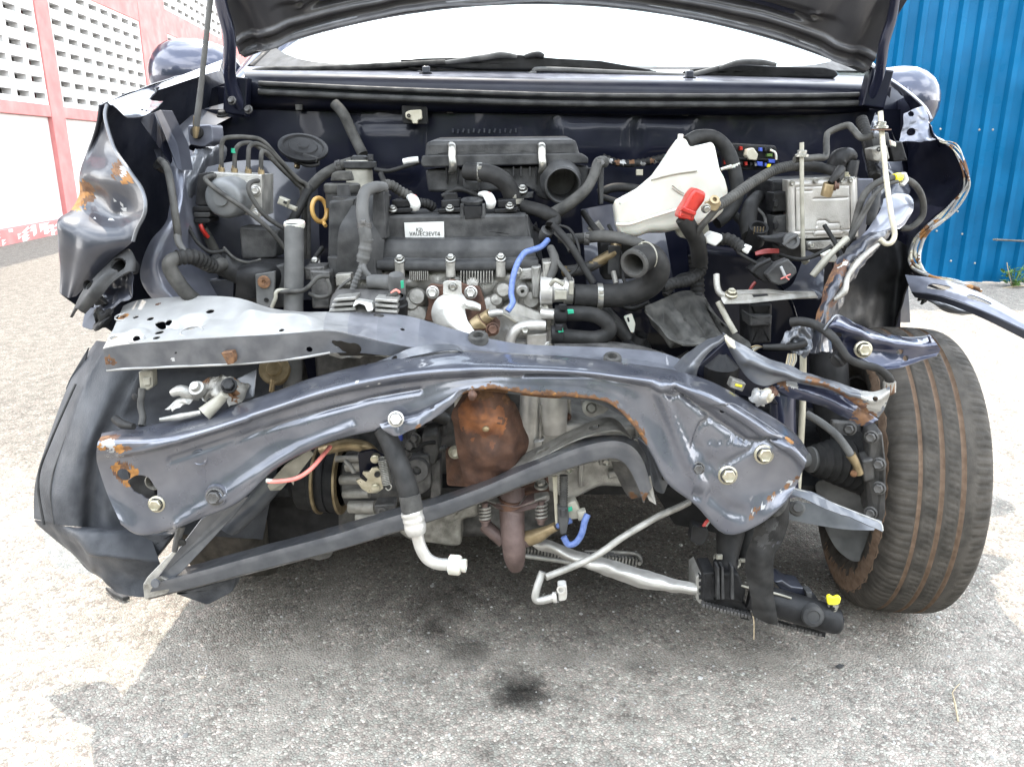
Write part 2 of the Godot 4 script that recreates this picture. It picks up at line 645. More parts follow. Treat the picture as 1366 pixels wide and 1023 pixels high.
func _ready() -> void:
	# camera, sky, sun
	var cam := Camera3D.new()
	cam.name = "camera"
	cam.position = Vector3(0, EYE, 0)
	cam.rotation = Vector3(-atan(308.0 / 1050.0), 0, 0)
	cam.fov = rad_to_deg(2.0 * atan(511.5 / FL))
	cam.near = 0.05
	cam.far = 400.0
	add_child(cam)
	cam.current = true
	var sky := ProceduralSkyMaterial.new()
	sky.sky_top_color = Color(0.7, 0.755, 0.82)
	sky.sky_horizon_color = Color(1.0, 0.98, 0.95)
	sky.sky_curve = 0.22
	sky.ground_bottom_color = Color(0.4, 0.39, 0.37)
	sky.ground_horizon_color = Color(0.62, 0.62, 0.62)
	sky.sun_angle_max = 12.0
	sky.sky_cover = clouds()
	sky.sky_cover_modulate = Color(1, 1, 1, 0.85)
	sky.energy_multiplier = 1.8
	var env := Environment.new()
	env.background_mode = Environment.BG_SKY
	env.sky = Sky.new()
	env.sky.sky_material = sky
	env.tonemap_mode = Environment.TONE_MAPPER_LINEAR
	env.tonemap_exposure = 3.3
	env.sdfgi_enabled = true
	env.ssao_enabled = true
	env.ssil_enabled = true
	var we := WorldEnvironment.new()
	we.name = "world"
	we.environment = env
	add_child(we)
	var sun := DirectionalLight3D.new()
	sun.name = "sun"
	sun.light_energy = 0.74
	sun.light_color = Color(1.0, 0.96, 0.9)
	sun.light_angular_distance = 0.5
	sun.shadow_enabled = true
	add_child(sun)
	sun.look_at_from_position(Vector3.ZERO, Vector3(0.12, -0.93, 0.37))

	rng.seed = 11
	jit.frequency = 90.0
	jit.fractal_octaves = 3
	dent.fractal_octaves = 2
	materials()
	ground()
	wall()
	fence()
	trees_behind()
	build_car()
	hanging_pack()
	loose_things()


func clouds() -> ImageTexture:
	var f := FastNoiseLite.new()
	f.seed = 4
	f.frequency = 1.5
	f.fractal_octaves = 5
	var w := 256
	var im := Image.create(w, w / 2, false, Image.FORMAT_RGBA8)
	for y in w / 2:
		for x in w:
			var a := TAU * x / w
			var e := PI * y / (w / 2.0)
			var d := f.get_noise_3d(sin(e) * cos(a), cos(e) * 2.2, sin(e) * sin(a))
			var k := clampf((d + 0.12) * 2.6, 0, 1)
			im.set_pixel(x, y, Color(1, 1, 1, k * k * (3 - 2 * k)))
	return ImageTexture.create_from_image(im)


func asphalt() -> StandardMaterial3D:
	var n := 1024
	var f := FastNoiseLite.new()
	f.noise_type = FastNoiseLite.TYPE_CELLULAR
	f.cellular_return_type = FastNoiseLite.RETURN_CELL_VALUE
	f.cellular_jitter = 1.0
	f.frequency = 0.16
	f.fractal_type = FastNoiseLite.FRACTAL_NONE
	f.seed = 3
	var a := f.get_seamless_image(n, n)
	f.cellular_return_type = FastNoiseLite.RETURN_DISTANCE2_SUB
	var e := f.get_seamless_image(n, n)
	f.noise_type = FastNoiseLite.TYPE_SIMPLEX_SMOOTH
	f.frequency = 0.012
	f.fractal_type = FastNoiseLite.FRACTAL_FBM
	f.fractal_octaves = 6
	var b := f.get_seamless_image(n, n)
	a.convert(Image.FORMAT_L8)
	e.convert(Image.FORMAT_L8)
	b.convert(Image.FORMAT_L8)
	var da := a.get_data()
	var de := e.get_data()
	var db := b.get_data()
	var out := PackedByteArray()
	out.resize(n * n * 3)
	var hi := PackedByteArray()
	hi.resize(n * n)
	for i in n * n:
		var s := da[i] / 255.0
		var edge := clampf(de[i] / 255.0 * 2.4, 0.0, 1.0)
		var tone := 0.53 + 0.1 * s + (0.09 if s > 0.92 else 0.0) - (0.07 if s < 0.1 else 0.0)
		tone *= 0.8 + 0.2 * edge
		tone *= 0.88 + 0.24 * db[i] / 255.0
		var w := 0.97 + 0.06 * fmod(s * 7.3, 1.0)
		out[i * 3] = clampi(int(tone * 264), 0, 255)
		out[i * 3 + 1] = clampi(int(tone * 253 * w), 0, 255)
		out[i * 3 + 2] = clampi(int(tone * 238 * w), 0, 255)
		hi[i] = clampi(int(edge * (120 + 135 * fmod(s * 5.1, 1.0))), 0, 255)
	var m := StandardMaterial3D.new()
	m.resource_name = "asphalt"
	m.albedo_texture = ImageTexture.create_from_image(Image.create_from_data(n, n, false, Image.FORMAT_RGB8, out))
	m.heightmap_enabled = true
	m.heightmap_texture = ImageTexture.create_from_image(Image.create_from_data(n, n, false, Image.FORMAT_L8, hi))
	m.heightmap_scale = 0.22
	m.uv1_triplanar = true
	m.uv1_world_triplanar = true
	m.uv1_scale = Vector3.ONE * 1.15
	m.roughness = 0.92
	m.metallic_specular = 0.3
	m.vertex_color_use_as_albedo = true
	m.cull_mode = BaseMaterial3D.CULL_DISABLED
	return m


func ground() -> void:
	var xs := PackedFloat32Array()
	var zs := PackedFloat32Array()
	for x in [-250.0, -90.0, -40.0, -20.0, -12.0, -8.0, -5.5, -4.0, -3.0, -2.2]:
		xs.append(x)
	var x0 := -1.7
	while x0 < 1.9:
		xs.append(x0)
		x0 += 0.022
	for x in [2.2, 2.8, 3.4, 4.2, 5.5, 8.0, 12.0, 20.0, 40.0, 90.0, 250.0]:
		xs.append(x)
	for z in [-250.0, -120.0, -60.0, -30.0, -18.0, -12.0, -9.0, -7.0, -5.5, -4.8, -4.2, -3.7, -3.3, -2.9, -2.6]:
		zs.append(z)
	var z0 := -2.4
	while z0 < -0.7:
		zs.append(z0)
		z0 += 0.022
	for z in [-0.5, 0.0, 1.0, 3.0, 8.0, 20.0, 60.0, 250.0]:
		zs.append(z)
	var spots := [  # oil, grease and painted shade under the car: pixel x, y, radius, how dark
		[688, 920, 0.06, 0.8], [704, 927, 0.045, 0.6], [672, 930, 0.035, 0.5], [578, 840, 0.045, 0.6], [628, 868, 0.05, 0.6], [600, 800, 0.09, 0.35], [560, 905, 0.03, 0.5], [760, 930, 0.022, 0.4], [840, 950, 0.022, 0.45],
		[860, 896, 0.03, 0.35], [655, 1008, 0.03, 0.3], [810, 1018, 0.035, 0.35], [735, 1000, 0.03, 0.2], [585, 965, 0.025, 0.25], [760, 800, 0.2, 0.2], [1000, 862, 0.07, 0.2], [560, 790, 0.15, 0.15], [480, 870, 0.03, 0.2]]
	var at := []
	for s in spots:
		var v: float = (s[1] - 511.5) / FL
		var t := EYE / (sn + v * cs)
		at.append([Vector2((s[0] - 683.0) / FL * t, -t * (cs - v * sn)), s[2], s[3]])
	var rough := FastNoiseLite.new()
	rough.frequency = 22.0
	rough.fractal_octaves = 4
	var wide := FastNoiseLite.new()
	wide.frequency = 0.9
	wide.fractal_octaves = 4
	var st := SurfaceTool.new()
	st.begin(Mesh.PRIMITIVE_TRIANGLES)
	st.set_smooth_group(1)
	for z in zs:
		for x in xs:
			var k := 1.0
			for s in at:
				var d: float = s[0].distance_to(Vector2(x, z)) / s[1]
				if d < 2.2:
					d += 0.55 * rough.get_noise_2d(x, z)
					k *= 1.0 - s[2] * clampf(1.25 - d, 0, 1)
			k *= 1.0 + 0.08 * wide.get_noise_2d(x, z)
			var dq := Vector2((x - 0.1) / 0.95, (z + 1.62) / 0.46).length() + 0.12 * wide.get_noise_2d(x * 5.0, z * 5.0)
			k *= 1.0 - 0.48 * (1.0 - smoothstep(0.15, 1.15, dq))  # shade under the car front, put into the asphalt colour
			k *= 1.0 - 0.34 * smoothstep(0.9, 1.6, -x + 0.25 * wide.get_noise_2d(x * 2.0, z)) * smoothstep(1.75, 2.5, -z + 0.3 * wide.get_noise_2d(z, x))  # far left asphalt darkened in its colour to dim the sunlit ground
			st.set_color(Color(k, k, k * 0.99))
			var near := absf(x) < 1.9 and z > -2.5 and z < -0.6
			st.add_vertex(Vector3(x, (0.0025 * rough.get_noise_2d(x * 1.7 + 40, z * 1.7) if near else 0.0), z))
	var nx := xs.size()
	for j in zs.size() - 1:
		for i in nx - 1:
			var a := j * nx + i
			for k in [a, a + 1, a + nx + 1, a, a + nx + 1, a + nx]:
				st.add_index(k)
	st.generate_normals()
	var o := MeshInstance3D.new()
	o.name = "ground"
	o.mesh = st.commit()
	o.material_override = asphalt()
	o.set_meta("kind", "structure")
	o.set_meta("label", "speckled grey asphalt yard with oil spots and painted shade under the car front")
	add_child(o)


# ---------- the pink and white block wall ----------
var wdir := Vector3(-0.0895, 0, -1).normalized()
var wout := Vector3(1, 0, -0.0895).normalized()


func W(d: float, y: float, out := 0.0) -> Vector3:   # a point on the wall's face where it is d metres away
	return Vector3(-4.43 - 0.0895 * d, y, -d) + wout * out


func wslab(m: MB, d0: float, d1: float, y0: float, y1: float, out: float, thick: float, bev := 0.006) -> void:
	prism(m, PackedVector3Array([W(d0, y0, out), W(d1, y0, out), W(d1, y1, out), W(d0, y1, out)]), -wout * thick, bev)


func wall() -> void:
	var t := thing("vent_block_building", "long pink framed wall with white ventilation blocks beyond the left fender", "building", Vector3(-5.2, 0, -9))
	var m := MB.new()
	var spans := [[5.9, 6.24], [9.53, 9.87], [12.83, 14.07], [17.7, 18.1], [21.2, 22.4], [26.0, 26.4]]
	for s in spans:
		m = MB.new()
		wslab(m, s[0], s[1], 0.15, 6.2, 0.0, 0.3)
		put(m, "pillar", M.pink_wall, t)
	var gaps := [[3.0, 5.9], [6.24, 9.53], [9.87, 12.83], [14.07, 17.7], [18.1, 21.2], [22.4, 26.0]]
	for s in gaps:
		for b in [[1.29, 1.42], [2.785, 3.16], [4.55, 4.9], [6.0, 6.2]]:
			m = MB.new()
			wslab(m, s[0], s[1], b[0], b[1], -0.004, 0.25)
			put(m, "band", M.pink_wall, t)
		m = MB.new()
		wslab(m, s[0], s[1], 0.15, 1.29, -0.05, 0.2)
		put(m, "panel", M.white_wall, t)
		m = MB.new()
		wslab(m, s[0], s[1], 4.9, 6.0, -0.05, 0.2)
		put(m, "panel", M.white_wall, t)
	# plinth with flaking pink paint
	m = MB.new()
	var rows := []
	for y in [0.0, 0.15]:
		var r := PackedVector3Array()
		for i in 260:
			r.append(W(3.0 + i * 0.08, y, 0.03))
		rows.append(r)
	var pl := loft(rows, 260, 5, false, 1)
	sheet(m, pl, 0.25)
	var flakes := []
	for i in 60:
		flakes.append([W(6.0 + i * 0.13 + rng.randf() * 0.1, 0.02 + rng.randf() * 0.12, 0.03), 0.02 + rng.randf() * 0.05, M.white_wall])
	put(m, "plinth", M.pink_wall, t, flakes)
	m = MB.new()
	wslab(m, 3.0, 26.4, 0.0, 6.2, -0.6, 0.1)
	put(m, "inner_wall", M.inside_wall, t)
	m = MB.new()
	wslab(m, 3.0, 26.4, 6.2, 6.35, 0.25, 0.95)
	put(m, "roof_slab", M.white_wall, t)
	# one vent block: a frame round a slot whose floor slopes
	m = MB.new()
	var w := 0.36
	var h := 0.1706
	var sl := [0.05, 0.31, 0.055, 0.122]
	var dw := wdir
	var P := func(a: float, y: float, o: float) -> Vector3: return dw * a + Vector3(0, y, 0) + wout * o
	var cut := [[0.002, w - 0.002, 0.001, sl[2]], [0.002, w - 0.002, sl[3], h - 0.001], [0.002, sl[0], sl[2], sl[3]], [sl[1], w - 0.002, sl[2], sl[3]]]
	for k in cut.size():
		var b: Array = cut[k]
		prism(m, PackedVector3Array([P.call(b[0], b[2], 0.0), P.call(b[1], b[2], 0.0), P.call(b[1], b[3], 0.0), P.call(b[0], b[3], 0.0)]), -wout * 0.1, 0.0)
	prism(m, PackedVector3Array([P.call(sl[0], sl[2], -0.006), P.call(sl[1], sl[2], -0.006), P.call(sl[1], sl[2] + 0.004, -0.006), P.call(sl[0], sl[2] + 0.004, -0.006)]), -wout * 0.09 + Vector3(0, 0.012, 0), 0.0)
	var shape: ArrayMesh = mesh_of(m, M.white_wall, Vector3.ZERO)
	var n := 0
	for s in [[6.24, 9.53, 1.42, 8], [9.87, 12.83, 1.42, 8], [14.07, 17.7, 1.42, 8], [14.07, 17.7, 3.16, 8]]:
		var cols := int(round((s[1] - s[0]) / 0.366))
		var wd: float = (s[1] - s[0]) / cols
		for i in cols:
			for j in s[3]:
				var o := MeshInstance3D.new()
				o.name = "vent_block"
				o.mesh = shape
				o.position = W(s[0] + i * wd, s[2] + j * 0.1706, -0.012 - 0.004 * rng.randf()) - t.position
				o.scale = Vector3(1, 1, 1)
				t.add_child(o, true)
				n += 1


# ---------- blue sheet metal fence ----------
func fence() -> void:
	var t := thing("metal_fence", "tall blue corrugated sheet metal fence behind the right fender", "fence", Vector3(4.5, 0, -5.63))
	var prof := [0.0, 0.0, 0.062, 0.0, 0.078, 0.03, 0.114, 0.03, 0.13, 0.0]
	for k in 10:
		var lo := PackedVector3Array()
		var hi := PackedVector3Array()
		var x0 := 1.3 + k * 0.78
		var low := 0.012 + (0.05 if k == 2 else 0.0) * 0.0
		for r in 6:
			for i in range(0, 10, 2):
				var x: float = x0 + r * 0.13 + prof[i]
				if x <= x0 + 0.785:
					lo.append(Vector3(x, low, -5.63 + prof[i + 1] + 0.002 * (k % 2)))
					hi.append(Vector3(x, 2.5, -5.63 + prof[i + 1] + 0.002 * (k % 2)))
		var rows := []
		for j in 13:
			var row := PackedVector3Array()
			for i in lo.size():
				var p := lo[i].lerp(hi[i], j / 12.0)
				p.z += 0.006 * jit.get_noise_2d(p.x * 0.03, p.y * 0.012)
				row.append(p)
			rows.append(row)
		var m := MB.new()
		for j in 12:
			for i in lo.size() - 1:
				m.q(rows[j][i], rows[j][i + 1], rows[j + 1][i + 1], rows[j + 1][i])
				var b := Vector3(0, 0, -0.0015)
				m.q(rows[j][i] + b, rows[j + 1][i] + b, rows[j + 1][i + 1] + b, rows[j][i + 1] + b)
		put(m, "fence_sheet", M.roof_blue, t)
	var s := MB.new()
	lathe(s, Vector3.ZERO, Vector3(0, 0, 1), [[0, 0.0075], [0.002, 0.0075], [0.003, 0.0045], [0.006, 0.004], [0.006, 0]], 8)
	var shape: ArrayMesh = mesh_of(s, M.alloy_dirty, Vector3.ZERO)
	for p in [[1255, 172], [1307, 173], [1325, 173], [1278, 282], [1284, 312], [1269, 348], [1301, 351], [1250, 308], [1225, 171]]:
		var o := MeshInstance3D.new()
		o.name = "screw"
		o.mesh = shape
		o.position = C(p[0], p[1], 5.592) - t.position
		t.add_child(o, true)
	for y in [0.15, 1.05, 2.3]:
		var m := MB.new()
		box(m, Vector3(5.2, y, -5.67), Vector3(7.8, 0.05, 0.05))
		put(m, "rail", M.grey_paint, t)
	# a length of thin pipe stuck out along the sheets
	var st := thing("thin_pipe", "thin pale pipe lying along the blue fence above the weed", "pipe", C(1345, 321, 5.58))
	var m := MB.new()
	tube(m, L([1326, 319.5, 5.57, 1366, 321.5, 5.56, 1420, 324, 5.56]), 0.0075, 8)
	put(m, "pipe_tube", M.hose_grey, st)
	m = MB.new()
	tube(m, L([1325, 319.4, 5.57, 1331, 319.8, 5.57]), [0.002, 0.009], 8, 3)
	put(m, "pipe_tip", M.dry, st)
	# the weed at the foot of the fence
	var w := thing("weed", "small green weed growing at the foot of the blue fence", "plant", C(1352, 384, 5.45))
	m = MB.new()
	var lf := MB.new()
	for i in 16:
		var a := rng.randf() * TAU
		var top := Vector3(cos(a) * rng.randf_range(0.02, 0.17), rng.randf_range(0.05, 0.17), sin(a) * rng.randf_range(0.02, 0.1)) + w.position
		tube(m, PackedVector3Array([w.position, w.position.lerp(top, 0.5) + Vector3(0, 0.025, 0), top]), 0.0025, 5, 3)
		for j in 5:
			var b := Basis(Vector3.UP, rng.randf() * TAU) * Basis(Vector3.RIGHT, rng.randf_range(-0.7, 0.5))
			var c := top.lerp(w.position, rng.randf() * 0.45)
			var s1 := rng.randf_range(0.018, 0.034)
			var q := [c, c + b * Vector3(s1 * 0.5, s1 * 0.12, s1 * 0.6), c + b * Vector3(0, 0, s1 * 1.5), c + b * Vector3(-s1 * 0.5, s1 * 0.12, s1 * 0.6)]
			lf.q(q[0], q[1], q[2], q[3])
	put(m, "stem", M.leaf, w)
	put(lf, "foliage", M.leaf, w)
	m = MB.new()
	tube(m, PackedVector3Array([w.position, C(1346, 362, 5.45), C(1344, 350, 5.45)]), 0.003, 5, 4)
	tube(m, PackedVector3Array([w.position + Vector3(-0.1, 0.0, 0.02), w.position + Vector3(0.05, 0.02, 0.03), w.position + Vector3(0.2, 0.012, 0.02)]), 0.004, 5, 4)
	put(m, "dry_stem", M.dry, w)


# the trees across the yard behind the viewer: seen only in the paint's reflections
func trees_behind() -> void:
	var r := RandomNumberGenerator.new()
	r.seed = 21
	var mm := MultiMesh.new()
	mm.transform_format = MultiMesh.TRANSFORM_3D
	var q := QuadMesh.new()
	q.size = Vector2(0.75, 0.5)
	mm.mesh = q
	mm.instance_count = 9000
	for i in 9000:
		var x := r.randf_range(-26, 30)
		var h := 4.6 + 1.8 * sin(x * 0.5) + 1.2 * sin(x * 1.3 + 1.0)
		var y := h * pow(r.randf(), 0.8) + 0.2
		var b := Basis.from_euler(Vector3(r.randf() * TAU, r.randf() * TAU, r.randf() * TAU))
		mm.set_instance_transform(i, Transform3D(b, Vector3(x, y, 12.0 + r.randf_range(-1.2, 1.2))))
	var o := MultiMeshInstance3D.new()
	o.name = "treeline"
	o.multimesh = mm
	o.material_override = M.leaf
	o.set_meta("kind", "stuff")
	o.set_meta("label", "line of bushy green trees across the yard from the car")
	add_child(o)


func part(called: String, parent: Node = null) -> Node3D:
	var o := Node3D.new()
	o.name = called
	(parent if parent else car).add_child(o, true)
	return o


func build_car() -> void:
	car = thing("wrecked_car", "dark blue hatchback with its front end smashed off and its bonnet propped open", "car", Vector3(0.1, 0, -2.2))
	body()
	bonnet()
	left_side()
	right_side()
	right_wheel()
	engine()
	engine_bay_left()
	engine_bay_right()
	under_front()
	front_frame()
	small_stuff()


func body() -> void:
	var m := MB.new()
	# windscreen, its black border, pillars, roof and cabin
	var b := L([338, 92, 2.12, 480, 94, 2.03, 745, 95, 1.99, 1010, 97, 2.03, 1166, 98, 2.12])
	var t := PackedVector3Array([Vector3(-0.42, 1.5, -2.95), Vector3(-0.15, 1.54, -2.88), Vector3(0.1, 1.55, -2.86), Vector3(0.35, 1.54, -2.88), Vector3(0.62, 1.5, -2.95)])
	var rows := loft([b, t], 24, 10, true)
	sheet(m, rows, 0.005)
	put(m, "windscreen", M.windscreen, car)
	m = MB.new()
	var band := loft([b, b], 40, 1, false)
	var r0: PackedVector3Array = band[0]
	var r1 := PackedVector3Array()
	var upward := (t[2] - b[2]).normalized()
	for i in r0.size():
		var e := absf(i - 19.5) / 19.5
		r1.append(r0[i] + upward * (0.016 + 0.16 * pow(e, 9)) + Vector3(0, 0.006, 0.004))
		r0[i] += Vector3(0, 0.006, 0.004)
	sheet(m, [r0, r1], 0.001)
	put(m, "windscreen_border", M.plastic_grey, car)
	for s in [0, 4]:
		m = MB.new()
		var out := Vector3(-0.03 if s == 0 else 0.03, 0, 0)
		tube(m, PackedVector3Array([b[s] + out - Vector3(0, 0.05, 0), b[s].lerp(t[s], 0.5) + out + Vector3(0, 0.03, 0), t[s] + out, t[s] + out + Vector3(0, 0.02, -0.6), t[s] + out + Vector3(0, -0.05, -1.4)]), [0.05, 0.045, 0.05], 10, 6, true, 0.0, 0.7)
		put(m, "roof_pillar", M.navy, car)
		m = MB.new()
		tube(m, PackedVector3Array([b[s] + out * 0.2, b[s].lerp(t[s], 0.5) + Vector3(0, 0.03, 0) + out * 0.2, t[s] + out * 0.2]), 0.012, 8)
		put(m, "screen_trim", M.hose_grey if s == 4 else M.rubber, car)
	m = MB.new()
	var rr := [t, PackedVector3Array(), PackedVector3Array()]
	for i in 5:
		rr[1].append(t[i] + Vector3(0, 0.06, -0.6))
		rr[2].append(t[i] + Vector3(0, -0.03, -1.5))
	sheet(m, loft(rr, 14, 5), 0.02)
	put(m, "roof", M.navy, car)
	m = MB.new()
	box(m, Vector3(0.1, 0.96, -2.45), Vector3(1.35, 0.2, 0.5), Basis(Vector3.RIGHT, 0.12), 0.03)
	put(m, "dashboard", M.plastic_grey, car)
	for x in [-0.26, 0.46]:
		m = MB.new()
		box(m, Vector3(x, 0.85, -3.35), Vector3(0.5, 0.6, 0.14), Basis(Vector3.RIGHT, -0.2), 0.05)
		box(m, Vector3(x, 1.22, -3.43), Vector3(0.26, 0.18, 0.1), Basis(Vector3.RIGHT, -0.2), 0.04)
		put(m, "seat", M.plastic_grey, car)
	for x in [-0.76, 0.96]:
		m = MB.new()
		prism(m, PackedVector3Array([Vector3(x, 0.22, -2.05), Vector3(x, 0.22, -4.6), Vector3(x, 0.95, -4.6), Vector3(x, 0.97, -2.15)]), Vector3(0.03 if x < 0 else -0.03, 0, 0), 0.01)
		put(m, "body_side", M.navy, car)
	m = MB.new()
	box(m, Vector3(0.1, 0.235, -3.2), Vector3(1.64, 0.03, 2.75))
	put(m, "floor_pan", M.plastic, car)
	m = MB.new()
	prism(m, PackedVector3Array([Vector3(-0.73, 0.25, -4.55), Vector3(0.93, 0.25, -4.55), Vector3(0.9, 0.95, -4.55), Vector3(0.62, 1.45, -4.4), Vector3(-0.42, 1.45, -4.4), Vector3(-0.7, 0.95, -4.55)]), Vector3(0, 0, -0.05))
	put(m, "tailgate", M.navy, car)
	for x in [-0.6, 0.8]:
		m = MB.new()
		lathe(m, Vector3(x - 0.085, 0.285, -4.0), Vector3.RIGHT, [[0, 0], [0, 0.2], [0.0, 0.26], [0.02, 0.285], [0.15, 0.285], [0.17, 0.26], [0.17, 0]], 32)
		put(m, "rear_wheel", M.tyre, car)

	# cowl under the screen: blue panel, lip and the double rubber seal
	m = MB.new()
	sheet(m, loft([L([329, 90, 2.1, 480, 93, 2.02, 745, 97, 1.98, 1010, 100, 2.02, 1165, 103, 2.1]), L([325, 97, 1.9, 480, 100, 1.88, 745, 106, 1.87, 1010, 109, 1.88, 1163, 112, 1.9])], 40, 4, false), 0.003)
	put(m, "cowl_panel", M.blue_satin, car)
	m = MB.new()
	sheet(m, loft([L([325, 97, 1.9, 480, 100, 1.88, 745, 106, 1.87, 1010, 109, 1.88, 1163, 112, 1.9]), L([326, 101, 1.875, 480, 104, 1.86, 745, 110, 1.85, 1010, 113, 1.86, 1162, 116, 1.875]), L([328, 117, 1.865, 480, 121, 1.85, 745, 126, 1.84, 1010, 128, 1.85, 1160, 126, 1.865]), L([328, 136, 1.875, 480, 143, 1.86, 745, 149, 1.85, 1010, 150, 1.86, 1160, 146, 1.875]), L([300, 152, 1.92, 480, 148, 1.91, 745, 150, 1.9, 1010, 152, 1.91, 1165, 152, 1.92])], 50, 5), 0.003)
	put(m, "cowl_front", M.navy_dark, car)
	for k in 2:
		m = MB.new()
		var y := 0.0 if k == 0 else 11.5
		tube(m, L([345, 111 + y, 1.852, 420, 114.5 + y, 1.845, 520, 119 + y, 1.835, 745, 126.5 + y, 1.825, 950, 128 + y, 1.835, 1080, 127.5 + y, 1.842, 1146, 126 + y, 1.852]), 0.0052 if k == 0 else 0.0068, 10)
		put(m, "rubber_seal", M.plastic_grey, car, [], "upper rubber strip along the cowl" if k == 0 else "lower rubber strip along the cowl")
	for p in [[568, 98], [921, 104]]:
		var nz := part("washer_jet")
		m = MB.new()
		bx(m, 1.9, p[0] - 9, p[1] - 2, p[0] + 8, p[1] + 6, 0.02, 0.002, 0.003)
		put(m, "jet_base", M.plastic, nz)
		m = MB.new()
		bx(m, 1.895, p[0] - 5, p[1] - 10, p[0] + 5, p[1] - 1, 0.014, 0.002, 0.003)
		put(m, "jet_nozzle", M.navy_dull, nz)
	for k in 2:
		m = MB.new()
		if k == 0:
			sheet(m, loft([L([262, 128, 2.02, 300, 112, 2.03, 340, 100, 2.0]), L([255, 170, 1.98, 300, 158, 1.98, 345, 150, 1.93]), L([250, 260, 1.95, 300, 260, 1.95, 345, 260, 1.92])], 16, 6), 0.003)
		else:
			sheet(m, loft([L([1150, 112, 1.97, 1176, 112, 2.0, 1215, 130, 2.03]), L([1150, 150, 1.93, 1180, 152, 1.97, 1225, 170, 1.99]), L([1150, 280, 1.92, 1180, 280, 1.95, 1225, 280, 1.97])], 16, 6), 0.003)
		put(m, "cowl_side", M.navy_dark, car)
	# wipers
	var arms := [[330, 101, 1.955, 350, 93, 1.955, 420, 91, 1.955, 500, 87, 1.955, 594, 82, 1.955], [700, 104, 1.95, 712, 97, 1.95, 724, 92, 1.95, 820, 96, 1.95, 915, 101, 1.95], [914, 104, 1.945, 930, 98, 1.945, 960, 90, 1.945, 985, 84, 1.945]]
	var blades := [[400, 97, 422, 87, 520, 84, 597, 81, 600, 85, 540, 89, 465, 96], [532, 80, 560, 77, 640, 75, 690, 72, 742, 77, 800, 80, 868, 92, 878, 96, 872, 98, 800, 97, 740, 93, 640, 92, 545, 86], [909, 97, 925, 91, 990, 85, 1040, 88, 1100, 89, 1116, 93, 1120, 100, 1112, 103, 1000, 103, 935, 101]]
	var bridges := [[594, 83, 1.95, 640, 77, 1.95, 668, 73, 1.95, 690, 75, 1.95], [700, 75, 1.955, 716, 72, 1.955, 726, 75, 1.955], [960, 91, 1.94, 985, 83, 1.94, 1015, 83, 1.94, 1036, 86, 1.94]]
	for k in 3:
		var w := part("wiper")
		hose("wiper_arm", ["rubber_dusty", "hose_grey", "hose_grey"][k], w, arms[k], [0.007, 0.0055, 0.005], 8)
		m = MB.new()
		prism(m, rounded(Q(1.965 - 0.004 * k, blades[k]), 0.006), Vector3(0, -0.004, -0.018), 0.004)
		put(m, "wiper_blade", M.plastic, w)
		hose("wiper_bridge", "hose_grey" if k != 1 else "plastic_grey", w, bridges[k], [0.004, 0.0065, 0.007, 0.004], 8)
		var bl := Q(1.965 - 0.004 * k, blades[k])
		m = MB.new()
		var n2 := bl.size()
		tube(m, PackedVector3Array([bl[n2 - 1] + Vector3(0, -0.006, -0.008), bl[n2 - 2] + Vector3(0, -0.006, -0.008), bl[n2 / 2] + Vector3(0, -0.008, -0.008)]), 0.0045, 6)
		put(m, "wiper_rubber", M.rubber, w)

	# firewall with pressed fields
	m = MB.new()
	var fw := []
	for j in 32:
		var row := PackedVector3Array()
		for i in 110:
			var x := 262.0 + i * 8.6
			var y := 146.0 + j * 9.6
			var p := C(x, y, 1.88)
			var d := 0.0
			for f in [[740, 162, 840, 212], [850, 160, 925, 210], [470, 165, 560, 240], [300, 250, 420, 330], [930, 250, 1040, 340]]:
				var q := minf(minf(x - f[0], f[2] - x), minf(y - f[1], f[3] - y))
				d = maxf(d, 0.014 * smoothstep(-4, 6, q))
			p.z += d + 0.012 * sin(x * 0.011) + 0.006 * dent.get_noise_2d(x * 0.8, y * 0.8)
			row.append(p)
		fw.append(row)
	var holes := []
	for q in [[761, 179], [813, 179], [455, 230], [900, 190]]:
		var best := Vector3.ZERO
		for r in fw:
			for p in r:
				if p.distance_to(C(q[0], q[1], 1.87)) < best.distance_to(C(q[0], q[1], 1.87)):
					best = p
		holes.append([best, 0.011])
	sheet(m, fw, 0.003, holes)
	box(m, Vector3(0.1, 0.6, -2.0), Vector3(1.6, 0.9, 0.03))
	put(m, "firewall", M.navy_dark, car)
	# lettering pressed into the firewall is too faint to read: left as small raised ticks
	m = MB.new()
	for i in 13:
		box(m, C(604 + i * 7, 174 + (i % 2), 1.862), Vector3(0.004, 0.009, 0.002), Basis(Vector3.FORWARD, 0.2 * (i % 3)), 0.0005)
	put(m, "stamped_marks", M.navy_dull, car)
	hose("drain_tube", "rubber_dusty", car, [446, 138, 1.83, 458, 152, 1.82, 470, 178, 1.82, 484, 206, 1.8], 0.012, 10)
	var br := part("cable_clip")
	block("clip_plate", "plastic", br, 1.845, [535, 140, 570, 142, 571, 166, 537, 165], 0.006, 0.002, 0.006)
	m = MB.new()
	prism(m, rounded(Q(1.835, [540, 150, 546, 147, 562, 146, 563, 159, 557, 160, 557, 165, 550, 165, 549, 160, 541, 158]), 0.004), Vector3(0, 0, -0.012))
	put(m, "clip_body", M.cream, br)
	m = MB.new()
	lathe(m, C(545, 154, 1.832), Vector3(0, 0, 1), [[-0.003, 0.004], [0.0012, 0.004], [0.0012, 0.0022], [-0.004, 0.002]], 10)
	put(m, "clip_eye", M.rubber, br)
	for s in [[398, 141], [600, 145], [915, 148]]:
		block("cowl_tab", "rubber_dusty", car, 1.86, [s[0] - 5, s[1] - 2, s[0] + 5, s[1] - 2, s[0] + 4, s[1] + 6, s[0] - 4, s[1] + 6], 0.01, 0.001)

